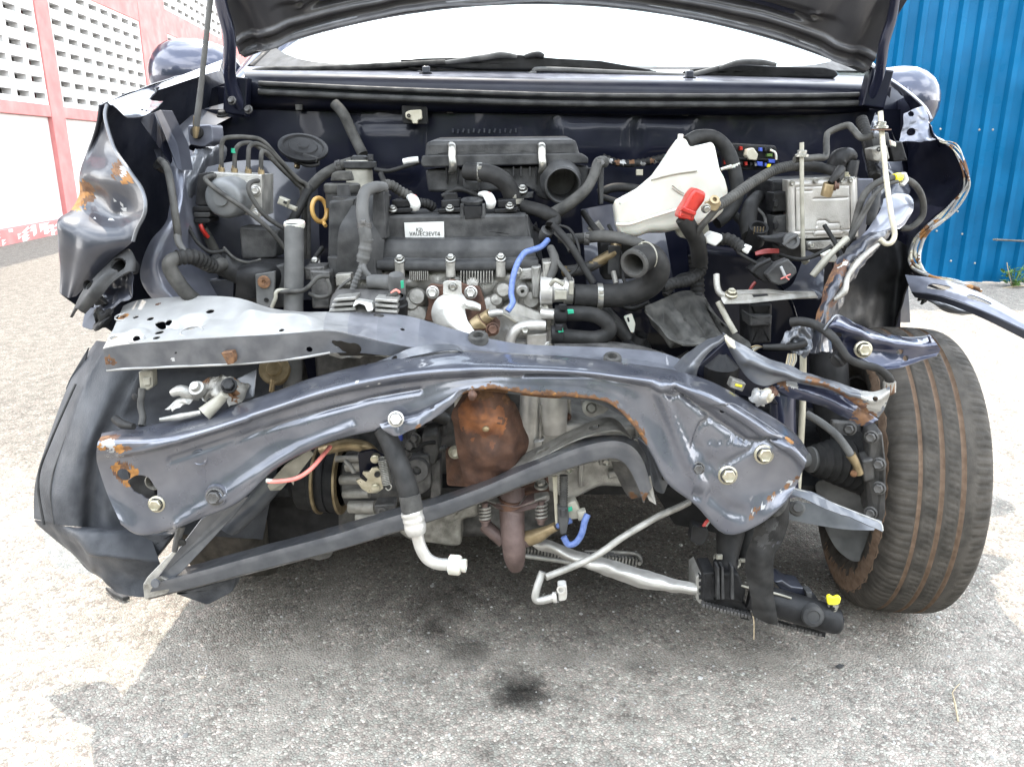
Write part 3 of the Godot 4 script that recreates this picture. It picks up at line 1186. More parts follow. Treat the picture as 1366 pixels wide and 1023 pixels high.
	# mirrors on both doors
	for k in 2:
		var mi := part("door_mirror")
		var c := C(262, 100, 2.36) if k == 0 else C(1190, 136, 2.36)
		m = MB.new()
		var sx := -1.0 if k == 0 else 1.0
		var rws := []
		for i in 13:
			var th := PI * i / 12.0
			var row := PackedVector3Array()
			for j in 26:
				var ph := TAU * j / 25.0
				var e := Vector3(sin(th) * cos(ph), sin(th) * sin(ph), cos(th))
				e.x = signf(e.x) * pow(absf(e.x), 0.8)
				row.append(c + Vector3(e.x * 0.128, e.y * 0.093 * (1.0 + 0.1 * e.x * sx), e.z * (0.09 if e.z > 0 else 0.05)))
			rws.append(row)
		sheet(m, rws, 0.002)
		put(m, "mirror_shell", M.navy, mi)
		m = MB.new()
		tube(m, PackedVector3Array([c + Vector3(-sx * 0.06, -0.05, 0), c + Vector3(-sx * 0.17, -0.1, -0.02)]), [0.05, 0.06], 12, 2)
		put(m, "mirror_foot", M.plastic, mi)
		m = MB.new()
		var o2 := c + Vector3(0, 0, -0.05)
		prism(m, ring(o2, Vector3(0, 0, 1), 0.11, 24, 0.7), Vector3(0, 0, -0.006))
		put(m, "mirror_glass", M.mirror_glass, mi)


func bonnet() -> void:
	var bo := part("bonnet")
	var o := Vector3(0.094, 1.1, -1.85)
	var ang := deg_to_rad(55.0)
	var s := Vector3(0, sin(ang), cos(ang))
	var n := Vector3(0, -cos(ang), sin(ang))
	var tilt := 0.016
	var H := func(a: float, b: float, d: float) -> Vector3:
		var half := 0.678 + 0.1 * smoothstep(0.0, 0.5, b)
		var e := 0.109 * (1.0 - a * a) * clampf(1.0 - b / 0.8, 0, 1) - 0.06 * (1.0 - a * a) * clampf(b / 0.8, 0, 1)
		var bend := 0.05 * a * a
		return o + Vector3(a * half, -a * tilt, 0) + s * (b + e) + n * (d + bend - 0.02)
	var rows := []
	var bs := []
	for i in 60:
		bs.append(0.16 * i / 60.0)
	for i in 22:
		bs.append(0.16 + 0.66 * i / 21.0)
	for b in bs:
		var row := PackedVector3Array()
		for j in 121:
			var a := -1.0 + j / 60.0
			var d := 0.0
			var side := 1.0 - absf(a)
			d -= 0.012 * smoothstep(0.0, 0.012, b) * smoothstep(0.0, 0.02, side)
			d += 0.012 * smoothstep(0.022, 0.03, b) * (1.0 - smoothstep(0.036, 0.043, b)) * 0.7
			var slot := smoothstep(0.046, 0.052, b) * (1.0 - smoothstep(0.062, 0.068, b))
			var along := smoothstep(0.03, 0.07, absf(a)) * (1.0 - smoothstep(0.72, 0.78, absf(a))) * (1.0 - 0.85 * (1.0 - smoothstep(0.012, 0.03, absf(absf(a) - 0.4))))
			d -= 0.022 * slot * along
			d += 0.01 * smoothstep(0.07, 0.085, b) * smoothstep(0.12, 0.2, side)
			d -= 0.014 * smoothstep(0.1, 0.12, b) * (1.0 - smoothstep(0.18, 0.6, absf(a)))
			d += 0.016 * smoothstep(0.05, 0.08, side) * (1.0 - smoothstep(0.12, 0.17, side))
			var q := Vector2(absf(a) - 0.78, (b - 0.07) * 1.4).length()
			d += 0.01 * (1.0 - smoothstep(0.012, 0.02, q))
			d -= 0.018 * (1.0 - smoothstep(0.0, 0.012, q))
			row.append(H.call(a, b, d))
		rows.append(row)
	var m := MB.new()
	sheet(m, crumple(rows, 0.006, 5.0), 0.0012)
	put(m, "inner_panel", M.bonnet_inner, bo)
	rows = []
	for i in 14:
		var row := PackedVector3Array()
		for j in 61:
			row.append(H.call((-1.0 + j / 30.0) * 1.012, -0.006 + 0.84 * i / 13.0, -0.03))
		rows.append(row)
	m = MB.new()
	sheet(m, rows, 0.0012)
	put(m, "outer_skin", M.navy, bo)
	for k in 2:
		m = MB.new()
		var pts := PackedVector3Array()
		for i in 24:
			pts.append(H.call(-1.0 + 2.0 * i / 23.0, 0.0 if k == 0 else 0.82, -0.016))
		tube(m, pts, 0.011, 8, 3)
		put(m, "hem", M.grey_paint, bo)
		m = MB.new()
		pts = PackedVector3Array()
		for i in 16:
			pts.append(H.call(-1.0 if k == 0 else 1.0, 0.82 * i / 15.0, -0.016))
		tube(m, pts, 0.009, 8, 3)
		put(m, "side_hem", M.bonnet_inner, bo)
	hose("hinge_arm", "navy", car, [286, -40, 1.72, 296, 10, 1.74, 305, 45, 1.76, 306, 78, 1.78, 306, 100, 1.8, 312, 124, 1.82, 322, 145, 1.84], [0.011, 0.013, 0.013, 0.013, 0.016], 10)
	hose("hinge_arm", "navy", car, [1196, -10, 1.72, 1190, 25, 1.75, 1180, 58, 1.77, 1176, 85, 1.79, 1172, 105, 1.81, 1160, 135, 1.84], [0.009, 0.0105, 0.011, 0.011, 0.01], 10)
	for k in 2:
		var c := C(316, 128, 1.84) if k == 0 else C(1168, 118, 1.84)
		m = MB.new()
		box(m, c, Vector3(0.05, 0.08, 0.03), Basis(Vector3.FORWARD, 0.15), 0.004)
		put(m, "hinge_base", M.navy_dark, car)
	bolts("hinge_bolt", "alloy_dark", car, Vector3(-0.3, 0.3, 1), [309, 134, 1.8, 331, 146, 1.8], 0.007)
	# prop rod with its clip
	hose("prop_rod", "hose_grey", car, [261, 170, 1.55, 268, 112, 1.54, 274, 55, 1.53, 280, 0, 1.52, 287, -60, 1.5], [0.0062, 0.0048, 0.0048, 0.0048], 10)
	m = MB.new()
	tube(m, L([260, 184, 1.55, 261, 172, 1.55, 262, 155, 1.548]), [0.004, 0.0062, 0.0058], 10)
	put(m, "prop_rod_end", M.brass, car)


func left_side() -> void:
	# the crumpled fender: folded front face, then the long skin running back to the door
	var f := part("left_fender")
	var F := L([142, 139, 1.36, 140, 158, 1.35, 152, 198, 1.33, 172, 228, 1.30, 190, 256, 1.28, 193, 282, 1.27, 182, 306, 1.28, 177, 322, 1.28, 150, 344, 1.29, 101, 395, 1.3])
	var G := L([138, 138, 1.36, 137, 162, 1.37, 138, 200, 1.35, 145, 236, 1.31, 158, 262, 1.31, 160, 288, 1.325, 150, 306, 1.29, 140, 322, 1.275, 122, 350, 1.28, 95, 396, 1.3])
	var G2 := L([138, 138, 1.365, 135, 162, 1.37, 124, 200, 1.38, 118, 232, 1.35, 128, 262, 1.36, 122, 284, 1.34, 104, 303, 1.29, 104, 326, 1.28, 98, 356, 1.29, 91, 397, 1.3])
	var O := L([137, 138, 1.37, 132, 162, 1.38, 119, 198, 1.4, 109, 230, 1.4, 106, 260, 1.4, 94, 284, 1.36, 80, 298, 1.32, 82, 324, 1.32, 85, 356, 1.33, 89, 398, 1.33])
	var B1 := PackedVector3Array()
	var B2 := PackedVector3Array()
	var B3 := PackedVector3Array()
	var ys := [0.985, 0.95, 0.89, 0.84, 0.79, 0.75, 0.71, 0.67, 0.6, 0.5]
	for i in 10:
		B1.append(Vector3(-0.72 - 0.05 * sin(i * 0.33), ys[i] + 0.015, -1.55))
		B2.append(Vector3(-0.72 - 0.05 * sin(i * 0.33), ys[i] + 0.03, -1.85))
		B3.append(Vector3(-0.7 - 0.05 * sin(i * 0.33), ys[i] + 0.035, -2.2))
	B1[0] = C(205, 112, 1.62)
	B2[0] = C(262, 95, 1.9)
	B3[0] = C(296, 80, 2.15)
	var rows := loft([F, G, G2, O, B1, B2, B3], 60, 9)
	rows = fold(rows, 0.006, 5.0)
	var m := MB.new()
	sheet(m, rows, 0.0012)
	var paint := [[C(115, 255, 1.38), 0.02, M.rust_orange], [C(121, 245, 1.37), 0.016, M.rust], [C(113, 274, 1.38), 0.018, M.rust_orange], [C(102, 283, 1.36), 0.02, M.rust_orange], [C(122, 268, 1.37), 0.012, M.rust],
		[C(163, 227, 1.31), 0.016, M.rust], [C(172, 235, 1.30), 0.013, M.rust_orange], [C(165, 229, 1.305), 0.008, M.dusty_paint], [C(110, 236, 1.39), 0.01, M.rust_orange]]
	for i in 46:
		paint.append([C(rng.randf_range(110, 178), rng.randf_range(262, 296), 1.32), rng.randf_range(0.002, 0.006), M.mark])
	for i in 14:
		paint.append([C(rng.randf_range(88, 118), rng.randf_range(345, 372), 1.3), rng.randf_range(0.002, 0.005), M.mark])
	put(m, "fender_skin", M.fender_paint, f, paint, "crumpled and rust streaked left fender skin")
	hose("fender_edge", "grey_paint", f, [142, 140, 1.355, 140, 158, 1.345, 152, 198, 1.325, 172, 228, 1.295, 190, 256, 1.275, 193, 282, 1.265, 182, 306, 1.275, 177, 322, 1.275], 0.0032, 6)
	# top ridge seen bright against the wall, and the bent mounting flange
	m = MB.new()
	sheet(m, (loft([L([143, 137, 1.37, 175, 125, 1.5, 215, 110, 1.62, 262, 93, 1.9, 296, 80, 2.15]), L([148, 141, 1.36, 180, 131, 1.5, 218, 118, 1.61, 263, 103, 1.86, 292, 95, 2.0])], 40, 5, false)), 0.0012)
	put(m, "fender_top", M.navy, f)
	m = MB.new()
	sheet(m, crumple(loft([L([147, 139, 1.35, 166, 131, 1.42, 190, 121, 1.5, 212, 115, 1.55]), L([157, 146, 1.345, 176, 139, 1.41, 190, 131, 1.46, 208, 122, 1.54]), L([165, 154, 1.335, 184, 150, 1.37, 193, 144, 1.42, 200, 134, 1.48]), L([170, 157, 1.335, 190, 156, 1.36, 204, 148, 1.40, 217, 136, 1.45])], 26, 6), 0.002, 20), 0.0014, [[C(192, 146, 1.395), 0.007]])
	put(m, "fender_flange", M.beam_paint, f)
	plate("fender_brace", "navy_dark", car, [184, 158, 1.5, 212, 147, 1.52, 246, 203, 1.55, 262, 224, 1.5, 240, 236, 1.45, 222, 212, 1.46], Vector3(0, 0, -0.012), 0.01)
	plate("brace_web", "navy_dull", car, [204, 150, 1.49, 214, 146, 1.5, 236, 192, 1.46, 242, 228, 1.42, 234, 224, 1.42, 222, 190, 1.46], Vector3(0.012, 0, -0.02), 0.004)
	# black headlamp carrier broken off below the fender
	var hb := part("headlamp_carrier")
	m = MB.new()
	var hr := loft([L([156, 343, 1.3, 172, 334, 1.3, 178, 345, 1.29, 177, 362, 1.28]), L([150, 350, 1.29, 164, 346, 1.285, 172, 352, 1.28, 171, 364, 1.27]), L([128, 372, 1.28, 140, 368, 1.265, 146, 372, 1.265, 150, 377, 1.265]), L([112, 390, 1.27, 122, 388, 1.255, 126, 392, 1.255, 132, 396, 1.26]), L([96, 424, 1.27, 104, 412, 1.26, 108, 414, 1.26, 112, 416, 1.265])], 26, 12)
	sheet(m, hr, 0.004, [[C(160, 356, 1.281), 0.012], [C(119, 381, 1.262), 0.0075]])
	put(m, "carrier_face", M.plastic_grey, hb)
	for q in [[160, 356, 0.0125, 1.284], [119, 381, 0.008, 1.265]]:
		m = MB.new()
		lathe(m, C(q[0], q[1], q[3]), Vector3(-0.3, 0.15, 1), [[-0.03, q[2] * 0.8], [0.002, q[2]], [0.004, q[2] * 1.15], [0.0, q[2] * 1.2], [-0.03, q[2] * 0.95]], 20)
		lathe(m, C(q[0], q[1], q[3]), Vector3(-0.3, 0.15, 1), [[-0.028, 0], [-0.028, q[2] * 0.9]], 16)
		put(m, "carrier_socket", M.plastic, hb)
	m = MB.new()
	sheet(m, crumple(loft([L([176, 362, 1.285, 178, 380, 1.285, 172, 398, 1.28, 160, 404, 1.28, 142, 414, 1.275]), L([168, 366, 1.30, 166, 382, 1.3, 158, 394, 1.29, 146, 402, 1.29, 134, 410, 1.28]), L([150, 376, 1.31, 146, 384, 1.31, 138, 394, 1.3, 130, 402, 1.3, 124, 412, 1.285])], 20, 6), 0.01, 25), 0.002)
	put(m, "carrier_shell", M.navy_dull, hb)
	plate("carrier_foot", "blue_satin", hb, [113, 412, 1.29, 128, 410, 1.285, 132, 425, 1.28, 122, 441, 1.28, 108, 436, 1.285], Vector3(0.004, 0, -0.012), 0.004)
	plate("carrier_tooth", "plastic", hb, [122, 394, 1.28, 132, 396, 1.27, 142, 406, 1.27, 126, 408, 1.275], Vector3(0, 0, -0.01), 0.003)
	m = MB.new()
	var curl := crumple(loft([L([126, 415, 1.275, 140, 412, 1.27, 152, 408, 1.28]), L([124, 426, 1.27, 138, 424, 1.265, 150, 420, 1.28]), L([124, 440, 1.275, 134, 440, 1.27, 146, 436, 1.28])], 14, 5), 0.012, 40)
	sheet(m, curl, 0.002)
	put(m, "torn_plastic", M.plastic, hb)

	# inner wing: rails and strut tower on the left of the bay
	m = MB.new()
	var ap := loft([L([203, 200, 1.5, 222, 240, 1.42, 222, 290, 1.36, 196, 330, 1.34, 188, 372, 1.34, 206, 400, 1.34]), L([226, 196, 1.5, 240, 236, 1.42, 236, 280, 1.36, 216, 322, 1.34, 206, 365, 1.33, 224, 402, 1.33]), L([252, 200, 1.52, 252, 240, 1.44, 246, 290, 1.38, 232, 330, 1.36, 226, 370, 1.35, 240, 402, 1.34]), L([280, 200, 1.6, 284, 240, 1.58, 286, 290, 1.55, 290, 330, 1.5, 296, 375, 1.45, 300, 410, 1.42])], 44, 8)
	sheet(m, crumple(ap, 0.008, 14), 0.0014)
	put(m, "inner_wing", M.blue_satin, car)
	m = MB.new()
	sheet(m, loft([L([262, 226, 1.52, 330, 214, 1.66, 420, 220, 1.8]), L([268, 262, 1.5, 340, 258, 1.62, 424, 270, 1.76]), L([280, 330, 1.46, 350, 322, 1.56, 425, 320, 1.7]), L([300, 400, 1.44, 360, 400, 1.5, 430, 400, 1.64])], 30, 6), 0.002)
	put(m, "strut_tower", M.navy_dull, car)
	m = MB.new()
	sheet(m, crumple(loft([L([240, 220, 1.46, 256, 206, 1.52, 272, 196, 1.6, 290, 186, 1.7]), L([248, 246, 1.42, 264, 222, 1.48, 282, 206, 1.58, 300, 196, 1.68]), L([238, 300, 1.37, 256, 262, 1.44, 274, 232, 1.55, 300, 214, 1.66])], 26, 6), 0.012, 26), 0.0014)
	put(m, "torn_wing_edge", M.grey_paint, car)
	m = MB.new()
	sheet(m, loft([L([228, 178, 1.7, 262, 150, 1.85, 300, 138, 1.95]), L([246, 200, 1.66, 280, 172, 1.8, 318, 152, 1.9])], 14, 5), 0.0014)
	put(m, "wing_top_rail", M.navy_dark, car)
	bolts("wing_bolt", "rubber", car, Vector3(0, 1, 0.4), [296, 153, 1.82], 0.009)
	# bracket that carries the prop rod
	m = MB.new()
	prism(m, rounded(Q(1.57, [249, 167, 282, 166, 284, 188, 270, 196, 252, 193]), 0.006), Vector3(0.01, 0, -0.03))
	put(m, "prop_bracket", M.blue_satin, car)
	m = MB.new()
	lathe(m, C(262, 176, 1.566), Vector3(0, 0.2, 1), [[-0.004, 0.012], [0.003, 0.0115], [0.004, 0.009], [0.002, 0.006], [-0.004, 0.005]], 18)
	put(m, "prop_grommet", M.rubber, car)
	# thin cable and loom down the wing
	hose("bonnet_cable", "rubber_dusty", car, [213, 214, 1.42, 222, 224, 1.38, 228, 250, 1.35, 233, 285, 1.33, 237, 314, 1.33], 0.0062, 8)
	hose("cable_end", "hose_grey", car, [236, 313, 1.33, 239, 326, 1.325, 252, 342, 1.32], [0.007, 0.006, 0.004], 8)
	m = MB.new()
	lathe(m, C(213, 219, 1.42), Vector3(-0.4, 0.5, 0.7), [[-0.01, 0.012], [0.004, 0.012], [0.005, 0.008], [0.005, 0]], 14)
	put(m, "cable_guide", M.plastic, car)
	hose("wiring_loom", "rubber_dusty", car, [262, 402, 1.33, 246, 388, 1.31, 228, 362, 1.3, 228, 348, 1.3, 250, 343, 1.32, 280, 356, 1.36, 296, 352, 1.4], [0.012, 0.0125, 0.012, 0.01, 0.012], 12)
	hose("wiring_sleeve", "rubber", car, [236, 344, 1.305, 258, 343, 1.325, 284, 356, 1.365], [0.0135, 0.014, 0.014], 12, 0.008)
	# the black box and engine mount below the brake unit
	block("fuse_holder", "plastic_grey", car, 1.44, [318, 302, 372, 306, 368, 344, 322, 346], 0.05, 0.004, 0.006)
	block("mount_bracket", "navy_dull", car, 1.42, [250, 374, 312, 372, 310, 410, 262, 412], 0.02, 0.002, 0.0)
	m = MB.new()
	lathe(m, C(297, 352, 1.42), Vector3(-0.7, 0.6, 0.5), [[-0.05, 0.022], [0.0, 0.022], [0.006, 0.02], [0.006, 0.012], [0.02, 0.011], [0.022, 0.008], [0.022, 0]], 18)
	put(m, "brake_valve", M.plastic_grey, car)
	var mb := part("engine_mount")
	block("mount_box", "plastic_grey", mb, 1.38, [318, 362, 380, 352, 382, 410, 320, 414], 0.07, 0.004, 0.006)
	m = MB.new()
	sheet(m, loft([L([318, 358, 1.39, 346, 346, 1.46, 384, 345, 1.48]), L([317, 366, 1.36, 345, 358, 1.36, 384, 356, 1.4]), L([314, 400, 1.37, 344, 396, 1.365, 384, 392, 1.4])], 16, 6), 0.003)
	put(m, "mount_cap", M.plastic, mb)
	block("mount_plate", "hose_grey", mb, 1.345, [340, 366, 366, 362, 364, 410, 342, 410], 0.008, 0.001)
	m = MB.new()
	lathe(m, C(352, 376, 1.343), Vector3(0, 0, 1), [[0, 0.011], [0.002, 0.011], [0.003, 0.009], [0.0028, 0.004], [0.0005, 0.003], [0, 0]], 14)
	put(m, "rust_ring", M.rust, mb)
	m = MB.new()
	lathe(m, C(355, 400, 1.343), Vector3(0, 0, 1), [[0, 0.004], [0.0015, 0.004], [0.0015, 0.002], [-0.001, 0]], 10)
	put(m, "mount_hole", M.rubber, mb)
	hose("hook_wire", "milky", car, [362, 410, 1.33, 367, 398, 1.33, 368, 390, 1.33, 374, 387, 1.335, 390, 389, 1.34], 0.0035, 6)

	# wheel arch liner hanging in front of the left wheel
	var li := thing_part_liner()
	# brackets of the smashed lamp between the two bars
	var sc := part("latch_remains")
	m = MB.new()
	sheet(m, crumple(loft([L([222, 545, 1.16, 240, 530, 1.17, 258, 518, 1.18, 268, 528, 1.17]), L([230, 552, 1.15, 246, 540, 1.16, 262, 532, 1.17, 276, 540, 1.16])], 22, 5), 0.012, 40), 0.0015)
	put(m, "bent_strip", M.alloy, sc)
	m = MB.new()
	tube(m, L([229, 525, 1.17, 240, 521, 1.17, 254, 526, 1.175, 266, 528, 1.18]), [0.006, 0.009, 0.011, 0.008], 10)
	lathe(m, C(262, 518, 1.165), Vector3(-0.1, 0.7, 0.7), [[-0.01, 0.012], [0.002, 0.012], [0.003, 0.008], [0.01, 0.007], [0.01, 0]], 14)
	put(m, "broken_lug", M.alloy, sc)
	m = MB.new()
	sheet(m, crumple(loft([L([268, 508, 1.19, 288, 500, 1.2, 312, 503, 1.2, 330, 512, 1.2]), L([270, 524, 1.18, 290, 518, 1.17, 308, 516, 1.17, 322, 528, 1.18]), L([266, 540, 1.17, 284, 536, 1.16, 300, 530, 1.16, 306, 542, 1.17])], 22, 6), 0.02, 40), 0.0015)
	put(m, "bent_plate", M.alloy_dirty, sc, [[C(316, 508, 1.2), 0.01, M.rust_orange], [C(310, 525, 1.17), 0.01, M.rust], [C(272, 506, 1.19), 0.008, M.rust]])
	bolts("latch_bolt", "plastic", sc, Vector3(0.1, 0.5, 0.9), [305, 514, 1.155], 0.009)
	plate("grey_bracket", "grey_paint", sc, [314, 506, 1.21, 342, 492, 1.22, 338, 530, 1.2, 316, 536, 1.2], Vector3(0, 0, -0.004), 0.003)
	hose("loose_lever", "milky", sc, [272, 552, 1.14, 290, 536, 1.15, 300, 526, 1.15], [0.012, 0.009, 0.007], 10)
	hose("torn_strip", "alloy", sc, [212, 560, 1.14, 240, 556, 1.15, 268, 550, 1.15], [0.003, 0.006, 0.004], 6)
	hose("black_stub", "rubber", sc, [152, 558, 1.15, 163, 566, 1.14, 178, 569, 1.13], [0.006, 0.007, 0.005], 8)
	# white plug on its lead under the upper bar
	var pl := part("wiring_plug")
	m = MB.new()
	prism(m, rounded(Q(1.19, [184, 496, 202, 494, 203, 516, 197, 521, 186, 519]), 0.002), Vector3(0, 0, -0.018))
	prism(m, Q(1.185, [190, 505, 199, 504, 199, 514, 191, 515]), Vector3(0, 0, -0.006), 0.0012)
	put(m, "plug_body", M.milky, pl)
	hose("plug_lead", "rubber_dusty", pl, [189, 518, 1.19, 187, 540, 1.18, 190, 556, 1.17, 188, 568, 1.16], 0.0055, 8)
	m = MB.new()
	lathe(m, C(181, 529, 1.185), Vector3(-0.3, 0.2, 1), [[-0.006, 0.006], [0.003, 0.006], [0.004, 0.003], [0.004, 0]], 10)
	put(m, "plug_clip", M.plastic, pl)
	# bronze horn behind the bar
	m = MB.new()
	lathe(m, C(366, 492, 1.32), Vector3(0, 0.5, 1), [[-0.02, 0.026], [0.0, 0.028], [0.003, 0.026], [0.003, 0.014], [0.007, 0.012], [0.007, 0]], 24)
	put(m, "small_horn", M.brass, car)
	hose("horn_leg", "brass", car, [364, 505, 1.31, 362, 522, 1.31], 0.005, 6)


func thing_part_liner() -> Node3D:
	var li := part("arch_liner")
	var m := MB.new()
	var a := loft([L([128, 454, 1.38, 95, 505, 1.36, 64, 585, 1.31, 47, 642, 1.28, 45, 692, 1.26]), L([141, 455, 1.35, 112, 508, 1.32, 84, 588, 1.27, 68, 645, 1.245, 66, 696, 1.235]), L([150, 455, 1.34, 122, 510, 1.31, 95, 590, 1.255, 80, 648, 1.23, 78, 700, 1.22]), L([176, 455, 1.33, 148, 512, 1.29, 116, 592, 1.24, 106, 650, 1.22, 104, 703, 1.21]),
		L([206, 455, 1.34, 172, 514, 1.3, 136, 594, 1.26, 124, 652, 1.24, 122, 704, 1.23]), L([235, 455, 1.36, 205, 516, 1.31, 168, 600, 1.26, 154, 655, 1.235, 152, 706, 1.22]), L([330, 458, 1.42, 300, 520, 1.38, 262, 604, 1.32, 246, 660, 1.3, 240, 712, 1.28]), L([380, 470, 1.5, 380, 540, 1.46, 370, 620, 1.42, 360, 670, 1.4, 350, 720, 1.38])], 50, 6)
	for i in a.size():
		var r: PackedVector3Array = a[i]
		for j in r.size():
			var k := smoothstep(26, 29, i) * (1.0 - smoothstep(32, 35, i)) * smoothstep(6, 10, j) * (1.0 - smoothstep(20, 24, j))
			r[j].z -= 0.018 * k
		a[i] = r
	sheet(m, crumple(a, 0.003, 5), 0.0025)
	put(m, "liner_shell", M.liner, li)
	m = MB.new()
	var b := loft([L([45, 693, 1.262, 66, 697, 1.237, 100, 704, 1.213, 150, 706, 1.222, 196, 708, 1.24]), L([54, 702, 1.26, 88, 712, 1.215, 108, 712, 1.19, 150, 712, 1.19, 200, 716, 1.21]), L([74, 718, 1.26, 104, 728, 1.21, 122, 738, 1.17, 152, 740, 1.165, 210, 742, 1.19]), L([100, 742, 1.26, 120, 756, 1.21, 128, 742, 1.18, 154, 744, 1.17, 214, 752, 1.19]), L([122, 764, 1.26, 128, 764, 1.22, 136, 764, 1.2, 156, 766, 1.19, 220, 776, 1.2]), L([148, 770, 1.24, 152, 774, 1.2, 154, 790, 1.19, 186, 796, 1.18, 226, 794, 1.19])], 40, 6)
	sheet(m, crumple(b, 0.006, 12), 0.0025, [[C(162, 777, 1.19), 0.006]])
	put(m, "liner_foot", M.liner, li)
	m = MB.new()
	sheet(m, loft([L([57, 706, 1.262, 84, 724, 1.263, 112, 750, 1.262, 124, 764, 1.262]), L([60, 726, 1.26, 80, 738, 1.26, 104, 754, 1.26, 124, 766, 1.26]), L([68, 750, 1.258, 84, 758, 1.258, 104, 764, 1.258, 122, 768, 1.258])], 20, 4), 0.001)
	put(m, "clear_flap", M.clear_film, li)
	for q in [[[118, 462, 92, 505, 86, 520, 92, 528, 104, 516], 1.36], [[88, 545, 72, 562, 70, 578, 80, 584, 92, 570], 1.35]]:
		m = MB.new()
		prism(m, rounded(Q(q[1], q[0]), 0.006), Vector3(0, 0, -0.003), 0.0008)
		put(m, "liner_tab", M.clear_film if q[1] < 1.36 else M.liner, li)
	for q in [[58, 700, 50, 640, 68, 585, 100, 512], [86, 700, 84, 648, 101, 590, 130, 512], [72, 699, 68, 646, 86, 588, 116, 512], [112, 704, 112, 652, 126, 594, 158, 514]]:
		m = MB.new()
		tube(m, L([q[0], q[1], 1.226, q[2], q[3], 1.245, q[4], q[5], 1.27, q[6], q[7], 1.315]), 0.0022, 6)
		put(m, "liner_rib", M.plastic_grey, li)
	# lower splash panel
	plate("splash_panel", "liner", li, [162, 735, 1.2, 186, 712, 1.2, 232, 712, 1.2, 200, 755, 1.2, 186, 757, 1.2], Vector3(0, 0, -0.05), 0.006, 0.003)
	plate("added_dark_sheet", "plastic", car, [300, 560, 1.47, 452, 560, 1.47, 452, 720, 1.47, 400, 742, 1.46, 300, 742, 1.45], Vector3(0, 0, -0.02), 0.01)  # added dark sheet for the black gap behind the compressor; blocks light too
	# the wheel behind
	m = MB.new()
	lathe(m, Vector3(-0.66, 0.285, -1.62), Vector3.RIGHT, [[0, 0.0], [0, 0.19], [0.0, 0.25], [0.02, 0.28], [0.14, 0.28], [0.16, 0.25], [0.16, 0.19], [0.12, 0.18], [0.12, 0]], 40)
	put(m, "left_wheel", M.tyre, car)
	return li


